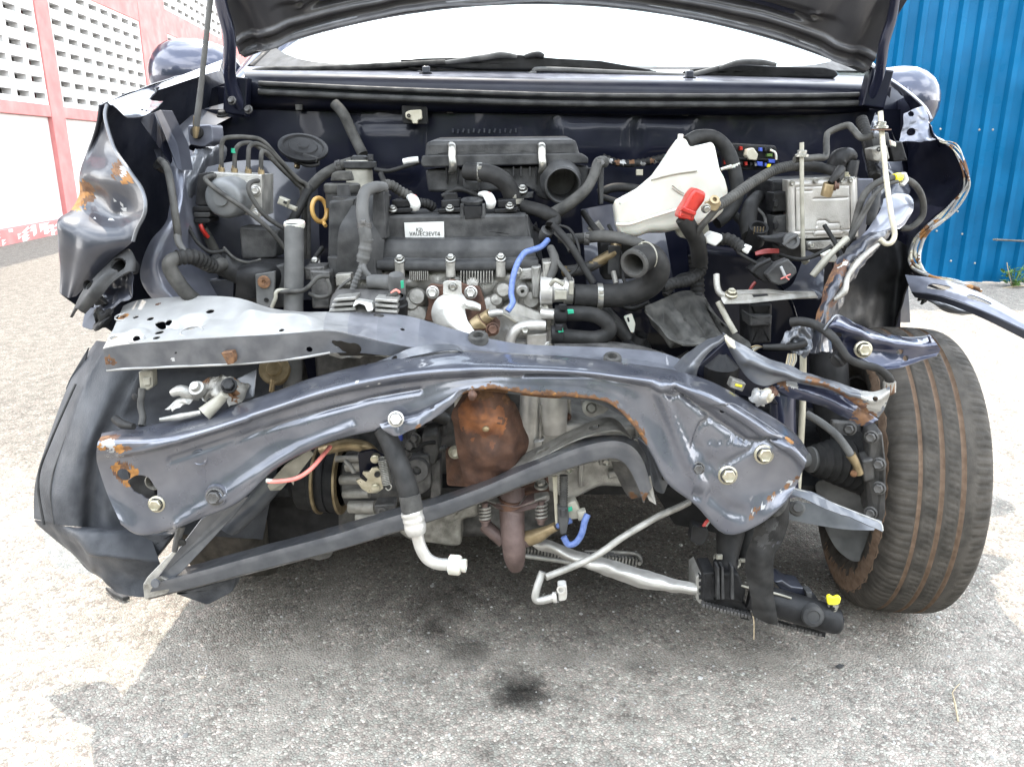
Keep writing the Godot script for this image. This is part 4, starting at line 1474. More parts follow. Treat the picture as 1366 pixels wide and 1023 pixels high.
func engine_bay_left() -> void:
	var ab := part("brake_unit")
	var m := MB.new()
	prism(m, Q(1.45, [280, 229, 349, 233, 349, 288, 282, 284]), Vector3(0, 0, -0.07), 0.002)
	put(m, "valve_block", M.alloy, ab)
	m = MB.new()
	lathe(m, C(311, 262, 1.45), Vector3(-0.12, -0.02, 1), [[-0.01, 0.035], [0.0, 0.036], [0.034, 0.035], [0.042, 0.032], [0.046, 0.027], [0.046, 0.0135], [0.051, 0.0125], [0.051, 0]], 36)
	put(m, "pump_motor", M.motor_grey, ab)
	bolts("unit_bolt", "alloy_bright", ab, Vector3(0, 0, 1), [287, 279, 1.438, 341, 285, 1.438, 341, 254, 1.446], 0.0068)
	var fit := MB.new()
	lathe(fit, Vector3.ZERO, Vector3.UP, [[-0.004, 0.0062], [0.006, 0.0062], [0.006, 0.0045], [0.011, 0.0042], [0.011, 0]], 6)
	var fs: ArrayMesh = mesh_of(fit, M.brass, Vector3.ZERO)
	for x in [295, 312.5, 331, 348]:
		var o := MeshInstance3D.new()
		o.name = "pipe_union"
		o.mesh = fs
		o.position = C(x, 228 + (x - 295) * 0.06, 1.475) - car.position
		ab.add_child(o, true)
	var lines := [[295, 224, 1.475, 295, 200, 1.475, 297, 187, 1.475, 306, 183, 1.48, 330, 183, 1.49, 350, 188, 1.5, 372, 212, 1.52, 396, 238, 1.54, 408, 246, 1.55, 411, 262, 1.55, 412, 345, 1.55],
		[312.5, 225, 1.475, 313, 206, 1.475, 316, 196, 1.475, 324, 191, 1.48, 338, 192, 1.49, 356, 206, 1.5, 380, 230, 1.53, 398, 246, 1.55, 406, 262, 1.555, 407, 345, 1.56],
		[331, 226, 1.475, 331, 206, 1.475, 333, 195, 1.48, 344, 192, 1.49, 362, 204, 1.51, 386, 228, 1.535, 402, 243, 1.552, 409, 256, 1.56, 409, 345, 1.565],
		[348, 227, 1.475, 348, 208, 1.475, 350, 202, 1.48, 358, 206, 1.5, 376, 226, 1.53, 394, 244, 1.55, 403, 262, 1.56, 404, 345, 1.57]]
	for l in lines:
		hose("brake_pipe", "rubber_dusty", ab, l, 0.0042, 8)
	hose("brake_pipe", "rubber_dusty", ab, [286, 234, 1.43, 277, 236, 1.41, 274, 240, 1.4, 290, 254, 1.395, 322, 276, 1.395, 356, 303, 1.41, 384, 336, 1.43], 0.0042, 8)
	hose("brake_pipe", "rubber_dusty", ab, [344, 241, 1.445, 335, 243, 1.42, 331, 250, 1.41, 337, 266, 1.41, 356, 290, 1.42, 388, 310, 1.44], 0.0042, 8)
	m = MB.new()
	lathe(m, C(312, 201, 1.475), Vector3(0.1, 1, 0), [[-0.004, 0.0052], [0.004, 0.0052]], 10)
	put(m, "paint_mark", M.green, ab)
	var cn := part("brake_unit_plug")
	block("plug_body", "plastic", cn, 1.42, [263, 232, 277, 229, 278, 274, 260, 274], 0.04, 0.002, 0.005)
	for k in 3:
		m = MB.new()
		prism(m, rounded(Q(1.415, [256 + k * 0.7, 275 + k * 8, 280, 275 + k * 8, 280 - k * 0.8, 282 + k * 8, 257 + k, 282 + k * 8]), 0.004), Vector3(0, 0, -0.045), 0.002)
		put(m, "plug_collar", M.plastic_grey if k % 2 else M.plastic, cn)
	hose("plug_wires", "red", cn, [267, 299, 1.42, 270, 307, 1.42, 277, 316, 1.43], 0.004, 6)
	hose("plug_loom", "rubber_dusty", cn, [272, 304, 1.43, 280, 322, 1.44, 292, 345, 1.46], [0.006, 0.009, 0.009], 8)
	# round horn on its stalk
	var hn := part("horn")
	var hc := C(404, 197, 1.68)
	var ax := Vector3(0.22, 0.85, 0.5).normalized()
	m = MB.new()
	lathe(m, hc, ax, [[-0.022, 0.03], [-0.012, 0.04], [-0.004, 0.046], [-0.002, 0.05], [0.003, 0.05], [0.005, 0.046], [0.005, 0.041], [0.002, 0.039], [0.003, 0.03], [0.006, 0.028], [0.006, 0.012], [0.008, 0.01], [0.008, 0]], 40)
	put(m, "horn_body", M.plastic, hn)
	hose("horn_lead", "rubber", hn, [392, 202, 1.66, 396, 214, 1.65, 410, 221, 1.65, 424, 219, 1.66, 422, 212, 1.66], 0.0035, 8)
	block("horn_plug", "plastic_grey", hn, 1.65, [404, 204, 424, 210, 421, 217, 402, 211], 0.015, 0.0015, 0.002)
	m = MB.new()
	tube(m, L([397, 208, 1.68, 396, 224, 1.67]), 0.006, 6, 2)
	put(m, "horn_stalk", M.brass, hn)
	# fuel vapour hoses and the tall grey tube
	hose("vacuum_hose", "rubber_dusty", car, [412, 252, 1.6, 430, 234, 1.6, 452, 222, 1.6, 470, 216, 1.6], 0.0105, 10)
	hose("vacuum_hose", "rubber", car, [368, 330, 1.5, 392, 290, 1.52, 405, 265, 1.54, 412, 250, 1.56], 0.0085, 10)
	m = MB.new()
	tube(m, L([392, 300, 1.38, 392, 360, 1.36, 391, 430, 1.35, 390, 520, 1.33]), 0.0165, 20)
	put(m, "tall_tube", M.hose_grey, car)
	m = MB.new()
	lathe(m, C(392.5, 299, 1.381), Vector3(0, 1, 0.2), [[-0.006, 0.0168], [0.0, 0.0185], [0.004, 0.0175], [0.005, 0.014], [0.003, 0]], 20)
	put(m, "tube_bead", M.white, car)
	var yc := part("yellow_clip")
	m = MB.new()
	box(m, C(378, 269, 1.47), Vector3(0.018, 0.014, 0.014), Basis(Vector3.FORWARD, 0.4), 0.003)
	box(m, C(390, 277, 1.475), Vector3(0.016, 0.008, 0.008), Basis(Vector3.FORWARD, 0.4), 0.002)
	put(m, "clip_body", M.milky, yc)
	m = MB.new()
	box(m, C(380, 270, 1.46), Vector3(0.006, 0.004, 0.004), Basis(Vector3.FORWARD, 0.4), 0.0005)
	put(m, "clip_slot", M.rubber, yc)
	# power steering bottle
	var rb := part("fluid_bottle")
	m = MB.new()
	lathe(m, C(481, 268, 1.6), Vector3.UP, [[-0.05, 0.02], [-0.03, 0.026], [0.0, 0.026], [0.074, 0.0265], [0.078, 0.024]], 28)
	put(m, "bottle_body", M.milky, rb)
	m = MB.new()
	lathe(m, C(480, 219, 1.6), Vector3.UP, [[-0.008, 0.03], [-0.006, 0.032], [0.004, 0.0325], [0.006, 0.029], [0.006, 0.017], [0.014, 0.016], [0.017, 0.012], [0.017, 0]], 28)
	box(m, C(494, 210, 1.59), Vector3(0.01, 0.012, 0.01), Basis.IDENTITY, 0.002)
	put(m, "bottle_cap", M.plastic_grey, rb)


func engine() -> void:
	var e := part("engine")
	var m := MB.new()
	# valve cover in two steps with a lip
	prism(m, rounded(Q(1.44, [513, 287, 703, 285, 707, 319, 509, 321]), 0.006), Vector3(0, 0, -0.17), 0.006)
	put(m, "cover_top", M.plastic_grey, e)
	m = MB.new()
	sheet(m, loft([L([509, 318, 1.442, 610, 318, 1.442, 707, 317, 1.442]), L([508, 322, 1.42, 610, 322, 1.42, 711, 321, 1.42]), L([507, 334, 1.412, 610, 335, 1.412, 713, 333, 1.412]), L([505, 345, 1.41, 610, 347, 1.41, 716, 344, 1.41]), L([503, 349, 1.395, 610, 351, 1.395, 718, 348, 1.395]), L([503, 357, 1.393, 610, 359, 1.393, 718, 356, 1.393]), L([503, 359, 1.43, 610, 361, 1.43, 718, 358, 1.43])], 40, 4, false), 0.003)
	put(m, "cover_skirt", M.plastic_grey, e)
	m = MB.new()
	sheet(m, loft([L([704, 286, 1.44, 705, 300, 1.44, 709, 319, 1.44]), L([712, 300, 1.5, 716, 320, 1.5, 719, 345, 1.48]), L([716, 296, 1.6, 720, 320, 1.6, 724, 345, 1.58])], 14, 5), 0.003)
	put(m, "cover_end", M.plastic_grey, e)
	bolts("cover_bolt", "steel", e, Vector3(0, 0.75, 0.6), [533, 346, 1.392, 601, 345, 1.392, 668, 344, 1.392, 420, 349, 1.43, 447, 349, 1.40], 0.0068)
	for x in [533, 601, 668]:
		m = MB.new()
		lathe(m, C(x, 358, 1.395), Vector3(0, 1, 0), [[-0.014, 0.009], [0.012, 0.009], [0.014, 0.007]], 14)
		put(m, "bolt_boss", M.alloy_dirty, e)
	# sticker with small print
	m = MB.new()
	prism(m, L([539, 297, 1.437, 592, 295.5, 1.437, 592.6, 318.5, 1.437, 540.5, 319.5, 1.437]), Vector3(0, 0, -0.0015), 0.0)
	var sticker := put(m, "sticker", M.white_paper, e)
	for tx in [["K2\\", 559.5, 306.0, 0.0062], ["VAUEC3EVT4", 566.5, 311.5, 0.0068]]:
		var tm := TextMesh.new()
		tm.text = tx[0]
		tm.font_size = 16
		tm.pixel_size = tx[3] / 12.0
		tm.depth = 0.0004
		tm.curve_step = 2.0
		var o := MeshInstance3D.new()
		o.name = "print"
		o.mesh = tm
		o.material_override = M.ink
		o.position = C(tx[1], tx[2], 1.4363) - car.position
		sticker.add_child(o, true)
	# timing side, filler neck and cap
	m = MB.new()
	prism(m, rounded(Q(1.42, [438, 268, 476, 262, 480, 372, 436, 374]), 0.005), Vector3(0, 0, -0.2), 0.005)
	put(m, "timing_cover", M.plastic_grey, e)
	m = MB.new()
	sheet(m, loft([L([476, 262, 1.45, 494, 258, 1.46, 514, 256, 1.47]), L([466, 282, 1.41, 490, 280, 1.42, 514, 278, 1.43]), L([452, 306, 1.38, 480, 306, 1.39, 513, 306, 1.41]), L([450, 340, 1.38, 480, 342, 1.385, 510, 342, 1.4]), L([450, 372, 1.385, 480, 372, 1.39, 508, 372, 1.4])], 18, 6), 0.003)
	put(m, "cover_shoulder", M.plastic_grey, e)
	block("cover_post", "plastic_grey", e, 1.4, [497, 258, 513, 255, 515, 318, 496, 324], 0.05, 0.003)
	block("cover_flange", "plastic_grey", e, 1.39, [436, 342, 500, 344, 502, 372, 440, 372], 0.02, 0.003, 0.003)
	m = MB.new()
	lathe(m, C(456, 262, 1.5), Vector3.UP, [[-0.02, 0.03], [0.02, 0.03]], 28)
	lathe(m, C(459, 270, 1.44), Vector3.UP, [[-0.02, 0.014], [0.0, 0.014], [0.002, 0.02], [0.01, 0.02], [0.011, 0.012], [0.03, 0.011]], 20)
	put(m, "filler_neck", M.plastic_grey, e)
	m = MB.new()
	lathe(m, C(456, 248, 1.5), Vector3.UP, [[-0.012, 0.0], [-0.012, 0.032], [-0.008, 0.0335], [0.002, 0.0335], [0.005, 0.03], [0.006, 0]], 30)
	prism(m, rounded(Q(1.48, [440, 242, 442, 231, 448, 228, 466, 228, 470, 241]), 0.003), Vector3(0, 0, -0.02), 0.003)
	put(m, "oil_filler_cap", M.plastic_dusty, e)
	m = MB.new()
	var rg := ring(C(426, 280, 1.5), Vector3(0.75, 0.1, 0.7), 0.016, 22, 1.35)
	rg.append(rg[0])
	tube(m, rg, 0.0045, 8, 1, false)
	put(m, "dipstick_ring", M.ochre, e)
	hose("dipstick", "ochre", e, [431, 296, 1.5, 434, 301, 1.49], 0.004, 6)
	# loom and vertical hose on the front of the cover
	hose("grey_hose", "hose_grey", e, [512, 250, 1.42, 498, 250, 1.39, 486, 258, 1.375, 483, 278, 1.36, 486, 305, 1.35, 488, 324, 1.35, 485, 342, 1.35], [0.0095, 0.0105, 0.0108, 0.0108], 12)
	hose("hose_sleeve", "hose_grey", e, [489, 318, 1.35, 487, 332, 1.35, 483, 350, 1.35], [0.012, 0.0135, 0.012], 12, 0.012)
	hose("loom_branch", "hose_grey", e, [484, 348, 1.35, 480, 362, 1.34, 473, 378, 1.335, 470, 392, 1.335, 474, 402, 1.34], 0.0062, 8, 0.006)
	hose("loom_branch", "hose_grey", e, [483, 348, 1.35, 486, 360, 1.34, 494, 370, 1.34, 506, 374, 1.34], 0.0055, 8)
	hose("loom_cover", "hose_grey", e, [490, 376, 1.34, 505, 376, 1.34, 530, 379, 1.335], [0.012, 0.013, 0.015], 12)
	hose("vent_hose", "rubber_dusty", e, [512, 246, 1.45, 522, 247, 1.46, 534, 255, 1.47, 548, 262, 1.48], 0.0095, 10, 0.007)
	hose("branch_wire", "rubber_dusty", e, [368, 389, 1.335, 400, 388, 1.335, 412, 382, 1.335, 424, 370, 1.34, 438, 368, 1.35], 0.004, 8)
	block("earth_lug", "alloy_dirty", e, 1.35, [447, 366, 468, 365, 468, 380, 448, 382], 0.02, 0.002, 0.002)
	# ignition coils
	for k in 3:
		var x: float = [535.0, 601.0, 676.0][k]
		m = MB.new()
		prism(m, rounded(Q(1.465, [x - 13, 267, x + 12, 265, x + 13, 277, x - 12, 278]), 0.003), Vector3(0, 0, -0.05), 0.003)
		prism(m, rounded(Q(1.45, [x - 18, 279, x + 16, 277, x + 14, 283, x - 16, 285]), 0.003), Vector3(0, 0, -0.04), 0.002)
		if k == 1:
			prism(m, rounded(Q(1.47, [x - 8, 258, x + 8, 257, x + 10, 268, x - 10, 268]), 0.003), Vector3(0, 0, -0.02), 0.002)
		put(m, "ignition_coil", M.plastic, e)
	bolts("coil_bolt", "steel", e, Vector3(0, 0.8, 0.5), [524, 279, 1.445, 600, 278, 1.445, 680, 275, 1.445], 0.0058)
	for q in [[551, 266], [652, 263]]:
		m = MB.new()
		tube(m, L([q[0] - 9, q[1] - 4, 1.49, q[0] - 2, q[1] - 3, 1.47, q[0] + 3, q[1] + 6, 1.455, q[0] + 2, q[1] + 13, 1.46]), [0.009, 0.011, 0.009], 8, 4, true, 0.0, 0.6)
		put(m, "taped_plug", M.white_paper, e, [[C(q[0], q[1] - 3, 1.47), 0.006, M.pink_wire]])
	hose("coil_loom", "rubber", e, [556, 270, 1.49, 570, 272, 1.5, 578, 277, 1.51], 0.0095, 10, 0.006)
	m = MB.new()
	lathe(m, C(630, 269, 1.47), Vector3(0, 1, 0.2), [[-0.002, 0.02], [0.004, 0.021], [0.005, 0.012], [0.002, 0.008], [-0.004, 0]], 22)
	prism(m, Q(1.44, [614, 272, 618, 272, 620, 292, 613, 293]), Vector3(0, 0, -0.03))
	prism(m, Q(1.44, [643, 272, 647, 272, 648, 292, 642, 292]), Vector3(0, 0, -0.03))
	put(m, "cup_bracket", M.plastic_grey, e)
	block("cup_recess", "plastic", e, 1.4385, [619, 275, 642, 275, 642, 291, 620, 292], 0.002, 0.0005)
	hose("blow_by_hose", "rubber", e, [623, 229, 1.52, 645, 230, 1.5, 664, 236, 1.49, 679, 251, 1.49, 686, 276, 1.5], 0.0165, 16)

	# air cleaner box
	var a := part("air_cleaner")
	m = MB.new()
	prism(m, rounded(Q(1.56, [568, 191, 574, 188, 768, 186, 774, 206, 775, 210, 566, 211]), 0.008), Vector3(0, 0.01, -0.2), 0.008)
	put(m, "lid_top", M.plastic_grey, a)
	m = MB.new()
	prism(m, rounded(Q(1.55, [563, 207, 776, 204, 785, 210, 785, 218, 741, 219, 564, 223, 561, 218]), 0.004), Vector3(0, 0.0, -0.22), 0.003)
	put(m, "lid_rim", M.plastic_grey, a)
	m = MB.new()
	prism(m, rounded(Q(1.565, [567, 226, 735, 221, 786, 221, 786, 240, 770, 262, 730, 268, 716, 262, 712, 240, 700, 258, 672, 254, 640, 257, 571, 256]), 0.006), Vector3(0, 0, -0.18), 0.006)
	put(m, "box_body", M.plastic_grey, a)
	m = MB.new()
	var dc := C(751, 247, 1.5)
	lathe(m, dc, Vector3(0.02, -0.12, 1), [[-0.13, 0.0], [-0.12, 0.028], [-0.002, 0.0288], [0.004, 0.0295], [0.006, 0.031], [0.004, 0.034], [-0.01, 0.0345], [-0.03, 0.039], [-0.06, 0.04]], 36)
	put(m, "air_inlet", M.plastic_grey, a)
	m = MB.new()
	lathe(m, dc, Vector3(0.02, -0.12, 1), [[-0.128, 0.0], [-0.118, 0.027], [-0.006, 0.0282]], 36)
	put(m, "inlet_bore", M.ink, a)
	for x in [603, 723]:
		m = MB.new()
		tube(m, L([x - 1, 192, 1.565, x, 196, 1.545, x, 208, 1.538, x + 1, 218, 1.534, x + 1, 226, 1.54, x, 229, 1.552]), 0.0075, 10, 5, true, 0.0, 0.6)
		put(m, "lid_clip", M.steel, a)
		for s in [-1, 1]:
			block("clip_guard", "plastic", a, 1.556, [x + s * 8 - 1, 222, x + s * 8 + 1.4, 222, x + s * 7 + 1, 244, x + s * 7 - 1, 244], 0.012, 0.0005)
	for x in [685, 695, 707, 741, 756, 771]:
		block("box_rib", "plastic_grey", a, 1.556, [x - 1, 222, x + 1, 222, x + 1, 235, x - 1, 235], 0.012, 0.0005)
	block("resonator", "plastic_grey", a, 1.545, [617, 238, 640, 242, 640, 256, 618, 256], 0.04, 0.004, 0.003)
	block("box_ear", "plastic_grey", a, 1.56, [786, 224, 800, 222, 801, 241, 786, 243], 0.02, 0.002, 0.002)
	bolts("box_bolt", "steel", a, Vector3(0, 0.8, 0.6), [697, 253, 1.54, 693, 271, 1.5], 0.0075)
	block("bolt_shelf", "plastic_grey", a, 1.54, [686, 258, 712, 256, 711, 264, 690, 266], 0.03, 0.002)
	hose("sensor_hose", "rubber_dusty", car, [806, 216, 1.54, 798, 217, 1.52, 793, 232, 1.5, 782, 252, 1.49, 762, 270, 1.49, 740, 284, 1.5], [0.011, 0.0095, 0.0095, 0.011, 0.012], 12)
	block("sensor_body", "plastic_grey", car, 1.53, [798, 222, 806, 220, 805, 272, 800, 273], 0.02, 0.002)

	# cylinder head: castings, ribs, bosses
	var h := part("cylinder_head")
	m = MB.new()
	sheet(m, crumple(loft([L([440, 360, 1.42, 560, 361, 1.42, 730, 358, 1.43]), L([440, 376, 1.41, 560, 376, 1.41, 734, 374, 1.41]), L([440, 398, 1.44, 560, 400, 1.43, 736, 398, 1.41]), L([440, 430, 1.43, 560, 430, 1.41, 738, 430, 1.4]), L([440, 475, 1.42, 560, 475, 1.4, 736, 478, 1.39])], 60, 7), 0.012, 22), 0.004)
	put(m, "head_casting", M.alloy, h)
	for i in 14:
		var x := 614.0 + i * 3.8
		if i < 12:
			block("cooling_rib", "alloy_dirty", h, 1.385, [x, 362, x + 1.6, 362, x + 1.6, 378, x, 377], 0.02, 0.0004)
		var x2 := 546.0 + i * 2.6
		if i < 10:
			block("cooling_rib", "alloy_dirty", h, 1.39, [x2, 362, x2 + 1.2, 362, x2 + 1.2, 374, x2, 374], 0.02, 0.0004)
	for q in [[556, 396, 0.016], [549, 404, 0.014], [630, 378, 0.012], [671, 387, 0.014], [652, 407, 0.016], [662, 400, 0.012], [708, 400, 0.017], [722, 372, 0.014], [540, 440, 0.022], [556, 420, 0.02]]:
		m = MB.new()
		lathe(m, C(q[0], q[1], 1.39), Vector3(0.1, 0.3, 1), [[-0.03, q[2] * 1.3], [0.0, q[2]], [0.006, q[2] * 0.8], [0.008, 0]], 16)
		put(m, "casting_boss", M.alloy_dirty, h)
	block("head_lug", "alloy", h, 1.385, [692, 359, 714, 357, 713, 372, 693, 374], 0.03, 0.003, 0.003)
	block("head_column", "alloy", h, 1.38, [709, 356, 722, 355, 719, 398, 710, 398], 0.03, 0.003, 0.002)
	block("head_column", "alloy_dirty", h, 1.37, [724, 350, 736, 349, 737, 440, 727, 442], 0.05, 0.003, 0.002)
	m = MB.new()
	lathe(m, C(697, 388, 1.37), Vector3(0, 0, 1), [[-0.03, 0.0115], [0.004, 0.011], [0.006, 0.009], [0.006, 0.0035], [-0.01, 0.003], [-0.01, 0]], 18)
	put(m, "plug_boss", M.alloy, h)
	plate("lift_bracket", "alloy_dirty", h, [671, 412, 1.36, 684, 403, 1.365, 724, 419, 1.36, 727, 431, 1.355, 694, 432, 1.35, 672, 418, 1.35], Vector3(0, 0.001, -0.006), 0.003)
	hose("coolant_pipe", "alloy_bright", h, [728, 434, 1.345, 706, 434, 1.345, 690, 439, 1.345, 681, 452, 1.345, 681, 470, 1.35], 0.0092, 14)
	block("pump_body", "alloy_bright", h, 1.355, [702, 446, 731, 444, 731, 470, 703, 468], 0.05, 0.003, 0.003)
	block("pump_foot", "alloy", h, 1.37, [688, 456, 702, 456, 702, 470, 688, 470], 0.03, 0.002)
	m = MB.new()
	lathe(m, C(736, 388, 1.36), Vector3(1, 0, 0), [[-0.02, 0.024], [0.0, 0.024], [0.003, 0.02], [0.02, 0.019], [0.022, 0.0235], [0.036, 0.0235], [0.038, 0.021]], 22)
	put(m, "thermostat_housing", M.alloy_bright, h)
	m = MB.new()
	box(m, C(748, 393, 1.325), Vector3(0.02, 0.016, 0.012), Basis.IDENTITY, 0.002)
	box(m, C(762, 384, 1.33), Vector3(0.008, 0.022, 0.012), Basis.IDENTITY, 0.002)
	tube(m, L([734, 380, 1.33, 741, 374, 1.325, 752, 380, 1.325]), 0.004, 8)
	put(m, "housing_clip", M.milky, h)
	# alternator peeping over the bar
	m = MB.new()
	lathe(m, C(490, 430, 1.33), Vector3(-1, 0, 0), [[-0.06, 0.03], [-0.05, 0.056], [0.045, 0.058], [0.055, 0.05], [0.06, 0.02]], 36)
	put(m, "alternator_body", M.alloy_dark, h)
	for i in 3:
		block("alternator_fin", "alloy", h, 1.27 + i * 0.003, [446 - i * 3, 398 + i * 7, 474, 396 + i * 7, 474, 400 + i * 7, 444 - i * 3, 402 + i * 7], 0.05, 0.001)
		block("alternator_fin", "alloy", h, 1.27 + i * 0.003, [500, 398 + i * 7, 530, 400 + i * 7, 530, 404 + i * 7, 500, 402 + i * 7], 0.05, 0.001)
	plate("alternator_bracket", "alloy_bright", h, [470, 410, 1.262, 474, 400, 1.27, 496, 404, 1.27, 497, 414, 1.26, 490, 416, 1.258, 486, 407, 1.26, 478, 405, 1.26], Vector3(0, 0, -0.02), 0.002)
	block("casting_web", "alloy_dark", h, 1.36, [412, 360, 440, 362, 440, 412, 416, 412], 0.05, 0.004, 0.004)
	block("casting_step", "alloy_dark", h, 1.37, [404, 356, 432, 355, 434, 372, 406, 374], 0.05, 0.004, 0.003)
	hose("earth_strap", "rubber_dusty", h, [436, 372, 1.33, 440, 384, 1.33, 438, 394, 1.33, 424, 396, 1.335, 412, 391, 1.34], 0.0035, 8)
	m = MB.new()
	lathe(m, C(532, 404, 1.31), Vector3(0.05, 0.9, 0.35), [[-0.024, 0.013], [-0.004, 0.0155], [0.0, 0.0155], [0.002, 0.0125], [0.012, 0.012], [0.014, 0.008]], 20)
	put(m, "pressure_switch", M.plastic, h)
	m = MB.new()
	lathe(m, C(529, 376, 1.325), Vector3(0.0, 1, 0.3), [[-0.02, 0.014], [0.004, 0.0155], [0.014, 0.012], [0.018, 0.004], [0.018, 0]], 18)
	put(m, "switch_boot", M.hose_grey, h)
	block("green_tag", "green", h, 1.3, [534, 375, 538, 374, 538.5, 384, 535, 385], 0.004, 0.0006)
	hose("switch_wire", "rubber_dusty", h, [500, 402, 1.31, 512, 402, 1.3, 522, 394, 1.3, 530, 388, 1.3], 0.006, 8)
	hose("switch_wires", "pink_wire", h, [522, 391, 1.298, 528, 387, 1.296, 533, 390, 1.298], 0.0025, 6)

	# exhaust manifold and its shield
	var x := part("exhaust_manifold")
	m = MB.new()
	prism(m, rounded(L([566, 428, 1.38, 572, 404, 1.38, 567, 388, 1.38, 573, 379, 1.38, 590, 381, 1.38, 600, 372, 1.38, 612, 376, 1.38, 622, 380, 1.38, 640, 382, 1.38, 646, 400, 1.38, 652, 425, 1.38, 648, 432, 1.38]), 0.006), Vector3(0, 0, -0.012), 0.002)
	put(m, "manifold_flange", M.rust_dark, x)
	m = MB.new()
	var sh := loft([L([592, 393, 1.352, 604, 392, 1.35, 617, 393, 1.352]), L([580, 403, 1.34, 600, 402, 1.325, 621, 401, 1.335]), L([576, 418, 1.335, 596, 418, 1.312, 620, 414, 1.33]), L([580, 432, 1.33, 602, 432, 1.305, 624, 430, 1.318]), L([596, 442, 1.32, 618, 444, 1.3, 638, 448, 1.31]), L([610, 462, 1.31, 630, 464, 1.3, 650, 466, 1.31])], 22, 6)
	sheet(m, crumple(sh, 0.004, 26), 0.0012)
	sheet(m, crumple(loft([L([617, 393, 1.35, 622, 400, 1.34, 634, 404, 1.33, 641, 407, 1.33]), L([619, 402, 1.335, 624, 407, 1.325, 634, 410, 1.32, 641, 413, 1.32]), L([620, 412, 1.33, 626, 413, 1.33, 634, 414, 1.335, 640, 414, 1.34])], 16, 4), 0.003, 30), 0.0012)
	put(m, "heat_shield", M.shield, x)
	m = MB.new()
	prism(m, rounded(Q(1.345, [591, 376, 598, 374, 615, 375, 616, 394, 591, 394]), 0.003), Vector3(0, 0, -0.0025), 0.0006)
	put(m, "shield_tab", M.shield, x)
	bolts("manifold_nut", "alloy_bright", x, Vector3(0, 0.1, 1), [577, 390, 1.362, 628, 390, 1.362], 0.0085)
	bolts("shield_bolt", "steel", x, Vector3(0, 0, 1), [604, 382, 1.341], 0.0062)
	m = MB.new()
	tube(m, L([632, 437, 1.33, 646, 425, 1.325, 654, 419, 1.32]), [0.014, 0.0125, 0.011], 6, 2)
	lathe(m, C(641, 430, 1.326), Vector3(0.7, 0.6, 0.1), [[-0.012, 0.0], [-0.012, 0.0165], [0.004, 0.0165], [0.006, 0.013], [0.006, 0]], 6)
	put(m, "oxygen_sensor", M.brass, x, [[C(638, 434, 1.33), 0.018, M.rust_dark]])
	hose("sensor_neck", "alloy", x, [653, 419, 1.32, 662, 417, 1.318, 671, 417, 1.318], [0.0075, 0.007, 0.0055], 10)
	bolts("rusty_bolt", "rust_dark", x, Vector3(0.1, 0.1, 1), [657, 439, 1.318], 0.0088)
	plate("rusty_ear", "rust_dark", x, [640, 425, 1.335, 660, 422, 1.335, 668, 430, 1.335, 665, 446, 1.33, 650, 450, 1.33], Vector3(0, 0, -0.01), 0.005)
	hose("blue_lead", "blue_wire", x, [731, 320, 1.42, 722, 329, 1.4, 708, 334, 1.38, 699, 338, 1.37, 690, 352, 1.355, 684, 372, 1.345, 682, 392, 1.335, 684, 404, 1.325, 677, 415, 1.318], 0.0052, 10)
	var plg := MB.new()
	lathe(plg, C(729, 310, 1.43), Vector3(0.25, 0.6, 0.5), [[-0.018, 0.009], [-0.006, 0.012], [0.006, 0.012], [0.008, 0.008], [0.012, 0.007]], 14)
	put(plg, "lead_plug", M.plastic_grey, x)
	hose("small_wire", "milky", x, [670, 419, 1.318, 676, 422, 1.32, 688, 430, 1.33], 0.0022, 6)

	# the lower half seen between the two bars
	var lo := part("engine_block")
	m = MB.new()
	box(m, C(600, 560, 1.62), Vector3(0.5, 0.42, 0.3), Basis.IDENTITY, 0.02)
	put(m, "block_casting", M.alloy_dark, lo)
	m = MB.new()
	prism(m, rounded(Q(1.42, [520, 690, 640, 660, 638, 690, 616, 694, 616, 728, 604, 730, 546, 722, 532, 712]), 0.01), Vector3(0, 0, -0.25), 0.008)
	put(m, "oil_pan", M.alloy_dirty, lo)
	m = MB.new()
	tube(m, L([712, 520, 1.36, 710, 560, 1.36, 708, 605, 1.36]), [0.024, 0.024, 0.022], 20, 3)
	tube(m, L([738, 522, 1.345, 738, 552, 1.345, 738, 572, 1.35]), [0.025, 0.026, 0.025], 20, 3)
	put(m, "block_water_jacket", M.alloy_bright, lo)
	block("block_rib", "alloy_dirty", lo, 1.33, [720, 540, 724, 540, 722, 610, 718, 612], 0.05, 0.002)
	block("block_bracket", "alloy_dirty", lo, 1.36, [750, 530, 762, 528, 762, 572, 748, 580], 0.06, 0.003)
	m = MB.new()
	prism(m, rounded(Q(1.34, [700, 575, 770, 562, 800, 572, 880, 560, 905, 590, 900, 640, 860, 652, 800, 650, 760, 670, 700, 640]), 0.012), Vector3(0, 0, -0.25), 0.01)
	put(m, "gearbox_casting", M.alloy, lo)
	for q in [[712, 590, 726, 586, 728, 640, 714, 644], [770, 578, 778, 574, 780, 650, 772, 650], [800, 612, 850, 604, 850, 612, 800, 622], [812, 630, 868, 622, 868, 630, 812, 640], [848, 570, 858, 568, 862, 640, 852, 644], [880, 572, 890, 580, 892, 626, 882, 632]]:
		block("casting_rib", "alloy", lo, 1.325, q, 0.03, 0.003, 0.002)
	m = MB.new()
	lathe(m, C(826, 600, 1.34), Vector3(0, 0.1, 1), [[-0.02, 0.04], [0.0, 0.036], [0.004, 0.03], [0.004, 0.022], [0.012, 0.02], [0.012, 0.0]], 28)
	put(m, "gearbox_cap", M.alloy, lo)
	bolts("casting_bolt", "steel", lo, Vector3(0, 0.1, 1), [806, 586, 1.325, 846, 588, 1.325, 808, 616, 1.325, 874, 606, 1.32, 760, 626, 1.325, 838, 640, 1.325], 0.0065)
